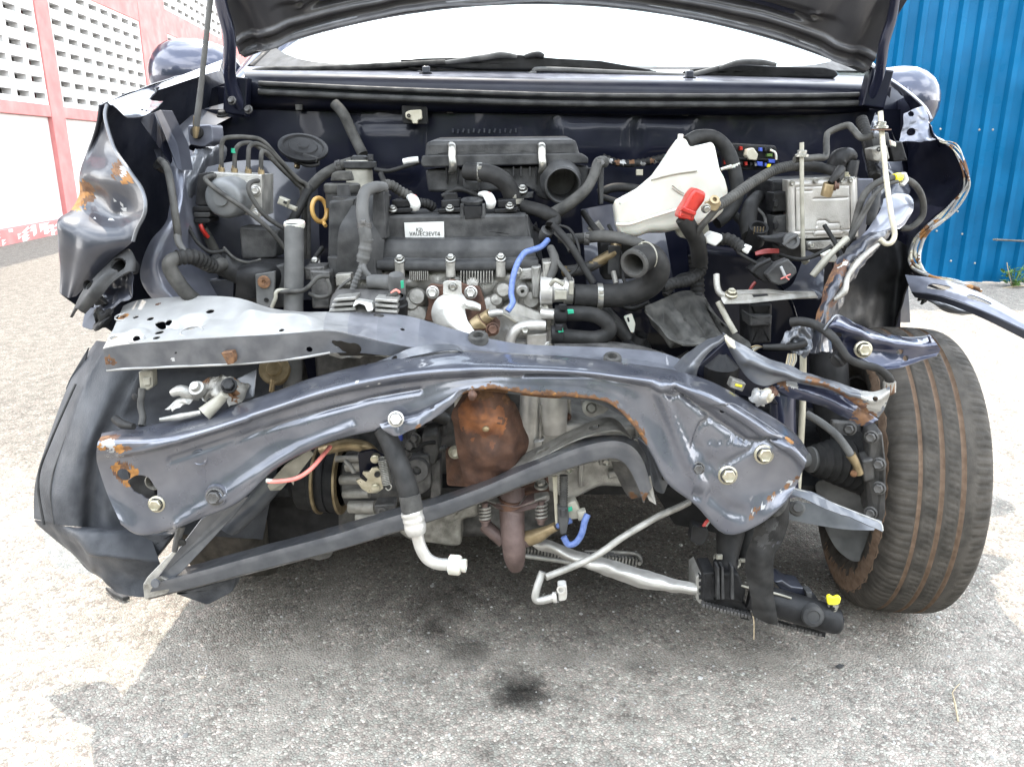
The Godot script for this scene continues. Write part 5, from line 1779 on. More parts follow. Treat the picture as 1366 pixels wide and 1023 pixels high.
	bolts("block_bolt", "rust_dark", lo, Vector3(0.9, 0, 0.4), [757, 556, 1.35], 0.006)
	m = MB.new()
	prism(m, rounded(Q(1.3, [776, 538, 800, 532, 818, 540, 806, 552, 788, 556, 778, 550]), 0.006), Vector3(0, 0, -0.02), 0.002)
	lathe(m, C(789, 544, 1.3), Vector3(0, 0.2, 1), [[0, 0.016], [0.003, 0.016], [0.004, 0.01], [0.002, 0.008], [0.006, 0.006], [0.006, 0]], 22)
	put(m, "mount_eye", M.alloy, lo)
	bolts("block_bolt", "zinc", lo, Vector3(0, 0.2, 1), [607, 603, 1.3], 0.009)
	plate("rusty_stay", "rust_dark", lo, [594, 600, 1.31, 612, 594, 1.31, 628, 612, 1.31, 632, 650, 1.31, 596, 648, 1.31], Vector3(0, 0, -0.01), 0.006)
	for q in [[560, 560], [548, 580], [566, 590], [585, 575], [572, 545]]:
		block("block_lug", "alloy_dark", lo, 1.36, [q[0] - 9, q[1] - 7, q[0] + 8, q[1] - 8, q[0] + 9, q[1] + 8, q[0] - 8, q[1] + 7], 0.05, 0.003, 0.003)
	block("blue_clip", "fuse_blue", lo, 1.33, [530, 580, 536, 579, 537, 588, 531, 589], 0.01, 0.001)
	m = MB.new()
	tube(m, L([596, 560, 1.36, 575, 552, 1.35, 556, 556, 1.34]), 0.012, 12)
	tube(m, L([575, 602, 1.33, 596, 597, 1.33]), 0.006, 8, 1, true, 0.004)
	put(m, "coolant_stub", M.alloy_dark, lo)


func engine_bay_right() -> void:
	var m := MB.new()
	# big top hose with its open end
	var hs := part("radiator_hose")
	m = MB.new()
	tube(m, L([766, 394, 1.345, 800, 395, 1.345, 838, 392, 1.345, 866, 380, 1.335, 877, 360, 1.32, 868, 343, 1.315, 854, 346, 1.3, 846, 352, 1.285]), [0.0195, 0.02, 0.0205, 0.0215, 0.0215, 0.022, 0.0235, 0.0245], 22, 8, false)
	put(m, "hose_wall", M.rubber, hs)
	var e0 := C(854, 346, 1.3)
	var e1 := C(846, 352, 1.285)
	var ax := (e1 - e0).normalized()
	m = MB.new()
	lathe(m, e1, ax, [[-0.004, 0.0245], [0.002, 0.0242], [0.003, 0.022], [0.0025, 0.0185], [0.0, 0.0172], [-0.05, 0.0165], [-0.05, 0]], 26)
	put(m, "hose_mouth", M.rubber_dusty, hs)
	m = MB.new()
	var zt := ring(C(862, 342, 1.312), (C(854, 346, 1.3) - C(868, 343, 1.315)), 0.0238, 22)
	zt.append(zt[0])
	tube(m, zt, 0.0016, 6, 1)
	tube(m, L([856, 325, 1.31, 859, 332, 1.3, 868, 337, 1.3, 870, 340, 1.3, 876, 338, 1.3]), 0.0018, 6)
	put(m, "cable_tie", M.milky, hs)
	# doubled heater hose
	hose("heater_hose", "rubber", car, [742, 419, 1.34, 770, 418, 1.33, 795, 421, 1.325, 811, 432, 1.325, 811, 444, 1.325, 795, 451, 1.325, 768, 450, 1.325, 738, 446, 1.335], 0.0132, 16)
	for q in [[748, 419, 1.335], [743, 446, 1.33]]:
		m = MB.new()
		lathe(m, C(q[0], q[1], q[2]), Vector3(1, 0, 0), [[-0.01, 0.0135], [-0.01, 0.0155], [0.01, 0.0155], [0.01, 0.0135]], 18)
		box(m, C(q[0] + 2, q[1] - 2, q[2] - 0.005) + Vector3(0, 0.012, 0.012), Vector3(0.012, 0.01, 0.008), Basis.IDENTITY, 0.001)
		put(m, "hose_clamp", M.plastic, car)
	block("paint_dab", "green", car, 1.31, [757, 413, 765, 413, 766, 418, 758, 419], 0.004, 0.0006, 0.001)
	block("paint_dab", "green", car, 1.31, [744, 439, 751, 438, 752, 443, 745, 444], 0.004, 0.0006, 0.001)
	hose("water_stub", "alloy_bright", car, [722, 418, 1.35, 740, 419, 1.345], 0.0095, 12)
	hose("bypass_hose", "rubber_dusty", car, [745, 318, 1.46, 775, 318, 1.45, 800, 315, 1.43, 830, 318, 1.4, 858, 326, 1.37], [0.0085, 0.0095, 0.011, 0.0105, 0.008], 12)
	m = MB.new()
	lathe(m, C(781, 319, 1.445), Vector3(1, 0.0, 0.1), [[-0.002, 0.0102], [0.002, 0.0102]], 14)
	put(m, "white_band", M.white, car)
	hose("elbow_hose", "rubber", car, [700, 276, 1.49, 718, 280, 1.46, 730, 285, 1.45, 740, 292, 1.45, 736, 302, 1.44], [0.013, 0.0125, 0.0125, 0.012, 0.012], 12)
	hose("purge_hose", "rubber", car, [738, 300, 1.42, 760, 325, 1.4, 775, 350, 1.39, 792, 378, 1.38], 0.0065, 10)
	hose("stub_pipe", "rubber_dusty", car, [742, 308, 1.42, 757, 323, 1.41, 763, 334, 1.4], 0.0072, 10)
	hose("grey_wire", "rubber_dusty", car, [734, 334, 1.39, 746, 352, 1.37, 757, 366, 1.35, 766, 385, 1.34], 0.0042, 8)
	hose("loop_wire", "rubber_dusty", car, [734, 330, 1.4, 740, 345, 1.38, 738, 360, 1.37, 733, 372, 1.36], [0.007, 0.009, 0.006], 8)
	hose("earth_cable", "rubber", car, [778, 283, 1.55, 790, 300, 1.5, 800, 312, 1.46], 0.006, 8)
	m = MB.new()
	box(m, C(795, 305, 1.52), Vector3(0.026, 0.02, 0.02), Basis(Vector3.FORWARD, -0.6), 0.003)
	put(m, "inline_plug", M.alloy_dirty, car)
	m = MB.new()
	tube(m, L([752, 362, 1.5, 780, 358, 1.48, 806, 345, 1.47, 820, 336, 1.47, 822, 326, 1.48]), 0.0105, 12)
	put(m, "heater_pipe", M.brass, car, [[C(780, 358, 1.48), 0.03, M.alloy_dark]])
	block("pipe_bracket", "plastic_grey", car, 1.46, [812, 328, 828, 328, 827, 370, 811, 366], 0.01, 0.001, 0.003)
	hose("pipe_tail", "alloy_dirty", car, [818, 362, 1.45, 822, 378, 1.44], 0.005, 8)
	m = MB.new()
	sheet(m, loft([L([775, 280, 1.68, 830, 272, 1.72, 880, 280, 1.74]), L([778, 320, 1.62, 830, 318, 1.66, 890, 330, 1.7]), L([782, 380, 1.58, 830, 380, 1.6, 900, 390, 1.66])], 20, 6), 0.002)
	put(m, "strut_tower", M.navy_dull, car)
	block("rubber_mount", "rubber", car, 1.5, [800, 322, 848, 324, 850, 372, 804, 374], 0.05, 0.006, 0.01)
	# loom along the firewall with worn tape
	m = MB.new()
	tube(m, L([804, 210, 1.83, 830, 218, 1.82, 860, 216, 1.82, 900, 208, 1.82, 960, 206, 1.82]), 0.009, 10, 6, true, 0.011)
	var wear := []
	for i in 9:
		wear.append([C(808 + i * 11 + rng.randf() * 6, 214 + rng.randf() * 6, 1.815), 0.006, M.rust if i % 2 else M.dusty_paint])
	put(m, "firewall_loom", M.rubber, car, wear)
	block("loom_clip", "cream", car, 1.81, [849, 226, 858, 226, 858, 234, 849, 234], 0.006, 0.001, 0.001)
	hose("firewall_hose", "rubber", car, [798, 258, 1.75, 820, 250, 1.75, 850, 252, 1.76, 880, 262, 1.77], 0.01, 10)
	hose("firewall_hose", "rubber", car, [800, 262, 1.72, 820, 268, 1.72, 850, 280, 1.72], 0.007, 10)

	# torn harness hanging down beside the tank
	hose("main_loom", "rubber", car, [925, 310, 1.42, 936, 335, 1.42, 936, 360, 1.42, 920, 374, 1.4, 898, 378, 1.38, 884, 384, 1.37], 0.0105, 12, 0.008)
	hose("lower_loom", "rubber", car, [928, 340, 1.46, 930, 370, 1.46, 930, 400, 1.45, 920, 430, 1.44], 0.014, 12, 0.009)
	hose("thin_loom", "rubber", car, [800, 408, 1.4, 820, 430, 1.38, 838, 450, 1.37, 850, 462, 1.37], 0.0125, 10)
	hose("small_duct", "rubber", car, [888, 394, 1.42, 905, 372, 1.44, 930, 366, 1.45], 0.007, 10)
	m = MB.new()
	lathe(m, C(851, 458, 1.36), Vector3(0.2, 0.9, 0.4), [[-0.03, 0.026], [-0.006, 0.028], [0.0, 0.024], [0.006, 0.014], [0.02, 0.012]], 24)
	put(m, "cap_bottle", M.plastic, car)
	plate("white_tag", "white", car, [832, 422, 1.36, 843, 418, 1.36, 848, 432, 1.36, 846, 444, 1.36, 842, 444, 1.36], Vector3(0, 0, -0.003), 0.003)
	block("tag_slot", "plastic", car, 1.3585, [836.5, 424, 839, 423.4, 840.5, 429, 838, 429.6], 0.002, 0.0003)
	# charred battery tray
	var bt := part("battery_tray")
	var rows := loft([L([860, 410, 1.36, 885, 400, 1.4, 915, 388, 1.45, 940, 396, 1.44, 946, 410, 1.4]), L([862, 418, 1.345, 888, 412, 1.38, 918, 402, 1.42, 944, 410, 1.42, 962, 426, 1.37]), L([880, 436, 1.32, 905, 430, 1.35, 930, 424, 1.37, 956, 436, 1.37, 985, 445, 1.33]), L([892, 452, 1.3, 915, 450, 1.32, 940, 446, 1.33, 968, 452, 1.33, 1000, 458, 1.3]), L([912, 462, 1.28, 930, 462, 1.29, 950, 458, 1.3, 980, 462, 1.3, 1002, 466, 1.28])], 60, 10)
	for i in rows.size():
		var r: PackedVector3Array = rows[i]
		for j in r.size():
			var u := float(j) / 59.0
			r[j].y -= 0.02 * smoothstep(0.45, 0.8, absf(sin(u * 9.0 + 0.4))) * smoothstep(8, 12, i) * (1.0 - smoothstep(28, 34, i))
		rows[i] = r
	m = MB.new()
	sheet(m, crumple(rows, 0.003, 12), 0.003, [[C(886, 432, 1.33), 0.006], [C(914, 427, 1.355), 0.0045], [C(912, 455, 1.3), 0.004]])
	put(m, "tray_plate", M.plastic_dusty, bt)
	# bent steel strap and rods in front of the fuse leads
	hose("strap_rod", "alloy_dirty", car, [956, 366, 1.33, 957, 382, 1.32, 962, 392, 1.31, 974, 395, 1.3], 0.0055, 10)
	plate("steel_strap", "alloy_dirty", car, [962, 398, 1.3, 975, 392, 1.3, 1028, 390, 1.32, 1050, 393, 1.33, 1090, 393, 1.33, 1092, 398, 1.33, 1046, 400, 1.32, 1000, 405, 1.3, 966, 406, 1.29], Vector3(0, 0.004, -0.012), 0.003)
	block("strap_slot", "plastic", car, 1.295, [1004, 393.5, 1024, 392, 1026, 394.5, 1006, 396.5], 0.003, 0.0004)
	bolts("strap_bolt", "zinc", car, Vector3(0, 1, 0.5), [976, 392, 1.3], 0.0078)
	hose("stay_rod", "milky", car, [958, 402, 1.31, 970, 425, 1.3, 981, 444, 1.29], 0.005, 10)
	block("relay_box", "plastic", car, 1.36, [999, 405, 1031, 405, 1030, 458, 1000, 460], 0.06, 0.006, 0.004)
	block("relay_band", "plastic_grey", car, 1.35, [1000, 420, 1031, 420, 1030, 434, 1001, 436], 0.05, 0.004, 0.003)
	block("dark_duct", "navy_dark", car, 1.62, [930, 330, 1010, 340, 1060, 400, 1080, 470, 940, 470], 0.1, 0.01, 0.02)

	# red terminal cap with its cables
	var rc := part("battery_terminal")
	m = MB.new()
	prism(m, rounded(Q(1.33, [928, 250, 943, 257, 941, 268, 934, 277, 929, 284, 926, 296, 905, 291, 908, 280, 914, 272, 921, 258]), 0.005), Vector3(0, 0, -0.035), 0.006)
	prism(m, rounded(Q(1.325, [911, 275, 930, 283, 928, 288, 908, 281]), 0.002), Vector3(0, 0, -0.03), 0.002)
	put(m, "red_cap", M.red, rc)
	hose("terminal_cable", "rubber", rc, [912, 290, 1.345, 920, 304, 1.35, 930, 322, 1.37, 934, 350, 1.4], 0.0145, 12)
	plate("terminal_lug", "brass", rc, [940, 270, 1.325, 958, 262, 1.325, 963, 272, 1.325, 956, 282, 1.325, 946, 280, 1.325], Vector3(0, 0, -0.006), 0.004)
	m = MB.new()
	lathe(m, C(953, 267, 1.322), Vector3(0.1, 0.5, 0.8), [[0, 0.008], [0.003, 0.008], [0.003, 0.004], [0, 0.004]], 14)
	put(m, "lug_eye", M.brass, rc)
	bolts("lug_nut", "steel", rc, Vector3(0.1, -0.3, 1), [942, 278, 1.318], 0.006)
	hose("lug_tail", "rubber_dusty", rc, [960, 274, 1.33, 948, 288, 1.335, 936, 302, 1.34, 930, 314, 1.35], 0.0055, 8)
	hose("ribbed_conduit", "rubber_dusty", car, [955, 276, 1.34, 978, 262, 1.36, 1005, 243, 1.39, 1036, 226, 1.42, 1064, 220, 1.45], 0.0092, 14, 0.0055)
	hose("clamp_cable", "rubber", car, [1062, 222, 1.45, 1085, 222, 1.46, 1105, 226, 1.46, 1120, 232, 1.44, 1114, 240, 1.41], 0.009, 12)
	# tank's overflow hose is behind: black hose round the white tank
	hose("tank_hose", "rubber", car, [916, 190, 1.5, 932, 182, 1.51, 954, 184, 1.52, 972, 202, 1.52, 982, 235, 1.51, 983, 262, 1.5, 972, 284, 1.49, 956, 297, 1.48], 0.0125, 14)
	m = MB.new()
	lathe(m, C(978, 221, 1.515), Vector3(0.3, -1, 0), [[-0.003, 0.0135], [0.003, 0.0135]], 16)
	tube(m, L([962, 226, 1.5, 976, 221, 1.5]), 0.003, 6)
	put(m, "cable_tie", M.white, car)
	# fuse panel
	var fb := part("fuse_box")
	block("fuse_base", "plastic", fb, 1.76, [966, 190, 1036, 194, 1042, 226, 972, 228], 0.05, 0.004, 0.006)
	block("fuse_rail", "plastic", fb, 1.745, [966, 209, 1040, 212, 1040, 215, 967, 212], 0.01, 0.001)
	block("relay", "cream", fb, 1.735, [998, 199, 1006, 197, 1012, 206, 1010, 214, 1000, 213, 996, 207], 0.025, 0.002, 0.002)
	var tones := ["red", "fuse_blue", "pink_wire", "plastic_grey", "fuse_blue", "red", "pink_wire", "mark", "fuse_blue", "red", "fuse_blue", "mark"]
	for i in 22:
		var row := i / 11
		var fx := 968.0 + (i % 11) * 6.6
		if absf(fx - 1003) < 9 and row == 0:
			continue
		var fy := (194.0 if row == 0 else 214.0) + 0.4 * (i % 11)
		block("fuse", tones[(i * 7) % 12] if i % 2 else "plastic", fb, 1.748, [fx, fy, fx + 3.2, fy + 0.2, fx + 3.4, fy + 5, fx, fy + 5], 0.014, 0.0008)
	block("fuse", "leaf", fb, 1.743, [1024, 205, 1031, 205, 1031, 209, 1024, 209], 0.01, 0.001)
	block("fuse", "yellow", fb, 1.743, [1024, 219, 1029, 219, 1028, 224, 1024, 223], 0.01, 0.001)
	block("fuse", "fuse_blue", fb, 1.743, [1010, 215, 1018, 216, 1018, 222, 1011, 221], 0.01, 0.001)
	block("fuse", "fuse_blue", fb, 1.743, [1026, 212, 1035, 213, 1034, 218, 1026, 217], 0.01, 0.001)
	hose("fuse_wire", "white", fb, [1028, 200, 1.745, 1035, 204, 1.74, 1036, 213, 1.74], 0.0025, 6)
	# wiring and blocks below the fuse box
	hose("taped_loom", "rubber", car, [1012, 262, 1.55, 1002, 275, 1.5, 998, 295, 1.46, 1000, 315, 1.43], [0.012, 0.015, 0.016, 0.014], 12, 0.0)
	hose("bundle", "rubber", car, [975, 282, 1.55, 990, 296, 1.52, 1000, 310, 1.48], 0.008, 8)
	m = MB.new()
	lathe(m, C(1012, 305, 1.42), Vector3(0, 0.8, 0.6), [[-0.03, 0.018], [0.004, 0.017], [0.004, 0.013], [-0.004, 0.012], [-0.004, 0]], 20)
	put(m, "pin_socket", M.plastic, car)
	for i in 4:
		hose("socket_pin", "brass", car, [1006 + i * 4, 312, 1.41, 1007 + i * 4, 303, 1.405], 0.0012, 5)
	hose("connector_loom", "rubber", car, [958, 320, 1.38, 972, 319, 1.37, 984, 326, 1.36, 992, 334, 1.35], 0.011, 12, 0.0075)
	for q in [[[941, 316, 950, 309, 964, 313, 965, 320, 955, 329, 943, 324], 1.365], [[988, 333, 994, 325, 1005, 329, 998, 340], 1.345]]:
		block("white_tape", "white_paper", car, q[1], q[0], 0.02, 0.003, 0.003)
	var cn := part("engine_plug")
	block("plug_cap", "plastic", cn, 1.34, [1016, 316, 1034, 316, 1052, 312, 1066, 312, 1067, 322, 1058, 331, 1042, 330, 1038, 325, 1019, 322], 0.03, 0.003, 0.003)
	m = MB.new()
	tube(m, L([1046, 327, 1.325, 1054, 318, 1.325, 1062, 314, 1.33]), 0.004, 8)
	lathe(m, C(1055, 322, 1.33), Vector3(0.1, 0.4, 1), [[0, 0.014], [0.005, 0.014], [0.006, 0.009], [0.002, 0.007], [0.002, 0]], 20)
	put(m, "plug_lever", M.plastic_grey, cn)
	for i in 4:
		hose("plug_wire", "dark_red", cn, [1008, 337 + i, 1.345 - i * 0.002, 1022, 333 + i * 1.5, 1.34, 1039, 333 + i * 1.2, 1.345], 0.0019, 6)
	var c2 := part("engine_plug")
	block("plug_face", "plastic_grey", c2, 1.31, [1036, 352, 1052, 345, 1063, 357, 1064, 364, 1050, 378, 1040, 381, 1030, 377, 1022, 366], 0.02, 0.003, 0.003)
	block("plug_side", "plastic", c2, 1.325, [1002, 361, 1026, 345, 1034, 350, 1020, 366, 1030, 378, 1018, 376], 0.035, 0.003, 0.003)
	hose("plug_lock", "plastic", c2, [1004, 362, 1.31, 1012, 354, 1.305, 1028, 346, 1.305], 0.004, 8)
	m = MB.new()
	box(m, C(1045, 362, 1.303), Vector3(0.004, 0.018, 0.004), Basis(Vector3.FORWARD, -0.5), 0.0006)
	put(m, "plug_mark", M.mark, c2)
	hose("plug_scrawl", "pink_wire", c2, [1042, 372, 1.303, 1050, 368, 1.303, 1055, 366, 1.303], 0.0012, 5)
	hose("plug_scrawl", "pink_wire", c2, [1046, 365, 1.303, 1049, 370, 1.303, 1053, 373, 1.303], 0.0012, 5)
	hose("plug_wires", "dark_red", c2, [1008, 376, 1.34, 1002, 384, 1.34, 1000, 392, 1.34], 0.003, 6)

	# control unit on its bracket
	var ec := part("control_unit")
	m = MB.new()
	var er := []
	for j in 60:
		var row := PackedVector3Array()
		for i in 64:
			var u := i / 63.0
			var v := j / 59.0
			var x := lerpf(1051, 1143, u) + 1.5 * v
			var y := lerpf(240, 318, v) - 3.0 * u
			var q := minf(minf(u, 1 - u), minf(v, 1 - v) * 0.85)
			var d := 0.006 * smoothstep(0.03, 0.05, q) - 0.004 * smoothstep(0.085, 0.1, q) * (1.0 - smoothstep(0.105, 0.12, q))
			var l1 := absf(v - (0.33 + (0.07 if u > 0.38 else -0.1) * 0 - (0.14 if u < 0.36 else 0.0)))
			d -= 0.0035 * (1.0 - smoothstep(0.008, 0.02, l1)) * smoothstep(0.14, 0.17, u) * (1.0 - smoothstep(0.85, 0.88, u))
			var hump := smoothstep(0.37, 0.42, u) * (1.0 - smoothstep(0.72, 0.78, u))
			var l2 := absf(v - (0.93 - 0.23 * hump + 0.06 * smoothstep(0.52, 0.6, u) * hump))
			d -= 0.0045 * (1.0 - smoothstep(0.008, 0.022, l2)) * smoothstep(0.15, 0.2, u) * (1.0 - smoothstep(0.8, 0.86, u))
			row.append(C(x, y, 1.46 - d))
		er.append(row)
	sheet(m, er, 0.002)
	put(m, "unit_cover", M.cover_alloy, ec)
	block("unit_body", "alloy_dirty", ec, 1.462, [1050, 240, 1144, 236, 1146, 316, 1052, 320], 0.025, 0.001)
	block("unit_top_lip", "alloy", ec, 1.458, [1066, 243, 1074, 237, 1141, 235, 1142, 241, 1078, 243, 1072, 247], 0.012, 0.001)
	block("unit_foot", "alloy", ec, 1.452, [1076, 322, 1124, 320, 1126, 331, 1078, 333], 0.012, 0.001, 0.001)
	bolts("unit_screw", "steel", ec, Vector3(0, 0, 1), [1057, 244, 1.452, 1088, 241, 1.45, 1122, 240, 1.45, 1135, 240, 1.45, 1082, 327, 1.447, 1117, 326, 1.447], 0.0042)
	for k in 2:
		block("unit_socket", "plastic_grey" if k else "plastic", ec, 1.47, [1032, 257 + k * 31, 1050, 255 + k * 31, 1050, 282 + k * 32, 1031, 283 + k * 32], 0.04, 0.003, 0.002)
		block("socket_latch", "plastic", ec, 1.463, [1033, 268 + k * 30, 1038, 266 + k * 30, 1040, 270 + k * 30, 1037, 276 + k * 30, 1033, 276 + k * 30], 0.008, 0.001)
	block("unit_carrier", "blue_satin", car, 1.475, [1144, 238, 1166, 238, 1160, 290, 1150, 330, 1142, 330], 0.02, 0.002, 0.002)
	block("battery_shell", "plastic", car, 1.5, [1030, 240, 1150, 236, 1150, 345, 1030, 350], 0.16, 0.006, 0.006)
	# battery clamp: threaded rods, cross bar, brass terminal
	var rod := part("battery_rod")
	hose("rod_shaft", "milky", rod, [1070, 190, 1.4, 1070, 240, 1.395, 1071, 300, 1.39, 1072, 346, 1.39], 0.0037, 10)
	bolts("rod_nut", "steel", rod, Vector3(0, 1, 0), [1070, 207, 1.4], 0.0085)
	hose("rod_hook", "milky", rod, [1072, 344, 1.39, 1074, 350, 1.385, 1078, 346, 1.38], 0.0044, 8)
	rod = part("battery_rod")
	hose("rod_shaft", "cream", rod, [1175, 149, 1.42, 1178, 190, 1.4, 1183, 240, 1.37, 1190, 290, 1.34, 1194, 312, 1.335, 1190, 323, 1.33, 1182, 325, 1.33, 1175, 319, 1.33], 0.0044, 10)
	bolts("rod_nut", "steel", rod, Vector3(0, 1, 0), [1176, 169, 1.41], 0.0085)
	m = MB.new()
	lathe(m, C(1176, 173, 1.41), Vector3(0, 1, 0), [[-0.001, 0.0], [-0.001, 0.016], [0.001, 0.016], [0.001, 0]], 16)
	put(m, "rod_washer", M.rust_dark, rod)
	hose("clamp_bar", "plastic_dusty", car, [1060, 213, 1.41, 1090, 210, 1.42, 1102, 208, 1.43, 1103, 185, 1.46, 1107, 176, 1.47, 1130, 167, 1.46, 1138, 172, 1.45, 1150, 184, 1.43, 1166, 180, 1.42], 0.0058, 8)
	var tc := part("clamp_terminal")
	m = MB.new()
	lathe(m, C(1105, 252, 1.4), Vector3(0.1, 1, 0.25), [[-0.012, 0.0], [-0.012, 0.0095], [0.008, 0.0105], [0.01, 0.0095], [0.009, 0.0075], [0.0, 0.007], [0.0, 0]], 20)
	put(m, "terminal_cup", M.brass, tc)
	hose("terminal_arm", "rubber", tc, [1108, 244, 1.4, 1116, 234, 1.405, 1122, 226, 1.42], [0.005, 0.007, 0.009], 8)
	bolts("terminal_bolt", "rust_dark", tc, Vector3(1, 0, 0.3), [1115, 248, 1.395], 0.006)
	m = MB.new()
	lathe(m, C(1136, 222, 1.47), Vector3(0.05, 1, 0.1), [[-0.035, 0.014], [0.01, 0.0125], [0.012, 0.011], [0.008, 0.008], [0.0, 0]], 18)
	tube(m, L([1114, 226, 1.47, 1120, 212, 1.47, 1132, 207, 1.47, 1142, 211, 1.47]), [0.016, 0.018, 0.014, 0.006], 10)
	put(m, "terminal_cover", M.plastic, car)
	bolts("battery_post", "zinc", car, Vector3(0, 1, 0), [1128, 234, 1.45], 0.0062)
	hose("wing_conduit", "rubber", car, [1150, 160, 1.62, 1156, 180, 1.58, 1162, 205, 1.54, 1168, 236, 1.5], 0.0115, 12, 0.008)
	hose("coil_cable", "rubber_dusty", car, [1136, 318, 1.38, 1143, 290, 1.38, 1152, 262, 1.38, 1170, 244, 1.39, 1196, 237, 1.41, 1218, 244, 1.43, 1231, 264, 1.45, 1231, 288, 1.46, 1216, 303, 1.46, 1202, 304, 1.46], 0.0058, 10)
	hose("thin_cable", "rubber_dusty", car, [1130, 324, 1.37, 1142, 300, 1.37, 1160, 268, 1.37, 1180, 248, 1.39, 1198, 242, 1.4], 0.0032, 8)
	hose("thin_cable", "rubber_dusty", car, [1128, 328, 1.365, 1140, 310, 1.365, 1154, 284, 1.37, 1166, 262, 1.38], 0.004, 8)
	hose("fusible_lead", "plastic_grey", car, [1160, 300, 1.4, 1164, 285, 1.4, 1168, 268, 1.42, 1170, 250, 1.44], [0.006, 0.01, 0.006], 8)
	m = MB.new()
	tube(m, L([1193, 237.5, 1.405, 1201, 236, 1.41]), 0.0078, 10, 1)
	put(m, "yellow_tape", M.yellow, car)
	m = MB.new()
	tube(m, L([1205, 231, 1.41, 1207, 240, 1.412, 1203, 247, 1.41]), [0.007, 0.009, 0.006], 8, 4, true, 0, 0.5)
	put(m, "white_tag", M.white_paper, car)


func small_stuff() -> void:
	for q in [[800, 395, 1.345, 0.0213, 1, 0, 0], [452, 222, 1.6, 0.0118, 1, 0.3, 0], [783, 318.5, 1.445, 0.0112, 1, 0, 0.1], [798, 219, 1.52, 0.0112, 0.5, -0.8, 0], [486, 300, 1.352, 0.0117, 0, 1, 0], [686, 268, 1.497, 0.0174, 0, 1, 0], [640, 230, 1.505, 0.0172, 1, 0, 0]]:
		var m := MB.new()
		var r: float = q[3]
		lathe(m, C(q[0], q[1], q[2]), Vector3(q[4], q[5], q[6]), [[-0.005, r * 0.96], [-0.0045, r * 1.04], [0.0045, r * 1.04], [0.005, r * 0.96]], 22)
		box(m, C(q[0], q[1], q[2]) + Vector3(0, r * 0.5, r * 0.95), Vector3(0.008, 0.007, 0.006), Basis.IDENTITY, 0.001)
		put(m, "hose_clamp", M.steel if q[3] > 0.015 else M.alloy_dark, car)
	var wires := [["rubber", 0.0028, [742, 300, 1.44, 760, 306, 1.43, 772, 330, 1.4, 770, 356, 1.39, 752, 372, 1.36]], ["rubber", 0.0034, [812, 300, 1.5, 830, 340, 1.46, 832, 372, 1.44, 848, 396, 1.42]], ["rubber", 0.003, [984, 336, 1.35, 1000, 346, 1.345, 1012, 352, 1.34]],
		["rubber_dusty", 0.0032, [1000, 270, 1.5, 1018, 286, 1.47, 1022, 300, 1.44]], ["rubber", 0.004, [1040, 340, 1.38, 1066, 346, 1.37, 1090, 340, 1.37, 1110, 328, 1.37]], ["rubber_dusty", 0.0028, [298, 330, 1.42, 312, 344, 1.41, 330, 350, 1.4, 348, 346, 1.4]],
		["rubber", 0.0035, [250, 300, 1.4, 262, 322, 1.39, 280, 336, 1.39, 300, 334, 1.4]], ["rubber", 0.0045, [430, 330, 1.46, 420, 344, 1.44, 414, 356, 1.42, 424, 368, 1.4]], ["rubber_dusty", 0.0025, [468, 372, 1.34, 452, 384, 1.33, 446, 396, 1.32]],
		["rubber", 0.004, [540, 600, 1.3, 556, 600, 1.29, 566, 592, 1.29, 580, 590, 1.3]], ["rubber_dusty", 0.0035, [520, 600, 1.31, 530, 612, 1.3, 536, 628, 1.29]], ["rubber", 0.005, [820, 400, 1.42, 842, 412, 1.4, 866, 404, 1.38]],
		["rubber", 0.0038, [700, 300, 1.5, 716, 306, 1.48, 726, 314, 1.46]], ["rubber", 0.0055, [590, 262, 1.52, 612, 252, 1.52, 640, 262, 1.52]], ["rubber", 0.0045, [500, 226, 1.58, 518, 228, 1.57, 540, 222, 1.57, 560, 216, 1.58]],
		["rubber", 0.006, [508, 232, 1.57, 512, 244, 1.55, 506, 254, 1.53, 520, 264, 1.52]], ["rubber", 0.004, [1100, 300, 1.43, 1120, 334, 1.4, 1126, 360, 1.37, 1116, 384, 1.35]], ["rubber", 0.005, [880, 470, 1.34, 900, 480, 1.33, 920, 470, 1.33]]]
	for w in wires:
		hose("small_wire", w[0], car, w[2], w[1], 6)
	hose("taped_wire", "white_paper", car, [538, 216, 1.575, 548, 214, 1.574, 558, 213, 1.575], 0.0062, 8)
	for q in [[742, 452, 1.33], [733, 462, 1.34], [700, 440, 1.338], [560, 470, 1.38], [727, 410, 1.36], [690, 362, 1.38], [745, 600, 1.33], [830, 610, 1.32], [860, 590, 1.32], [790, 612, 1.33]]:
		bolts("engine_bolt", "steel", car, Vector3(0.1, 0.2, 1), q, 0.0065)


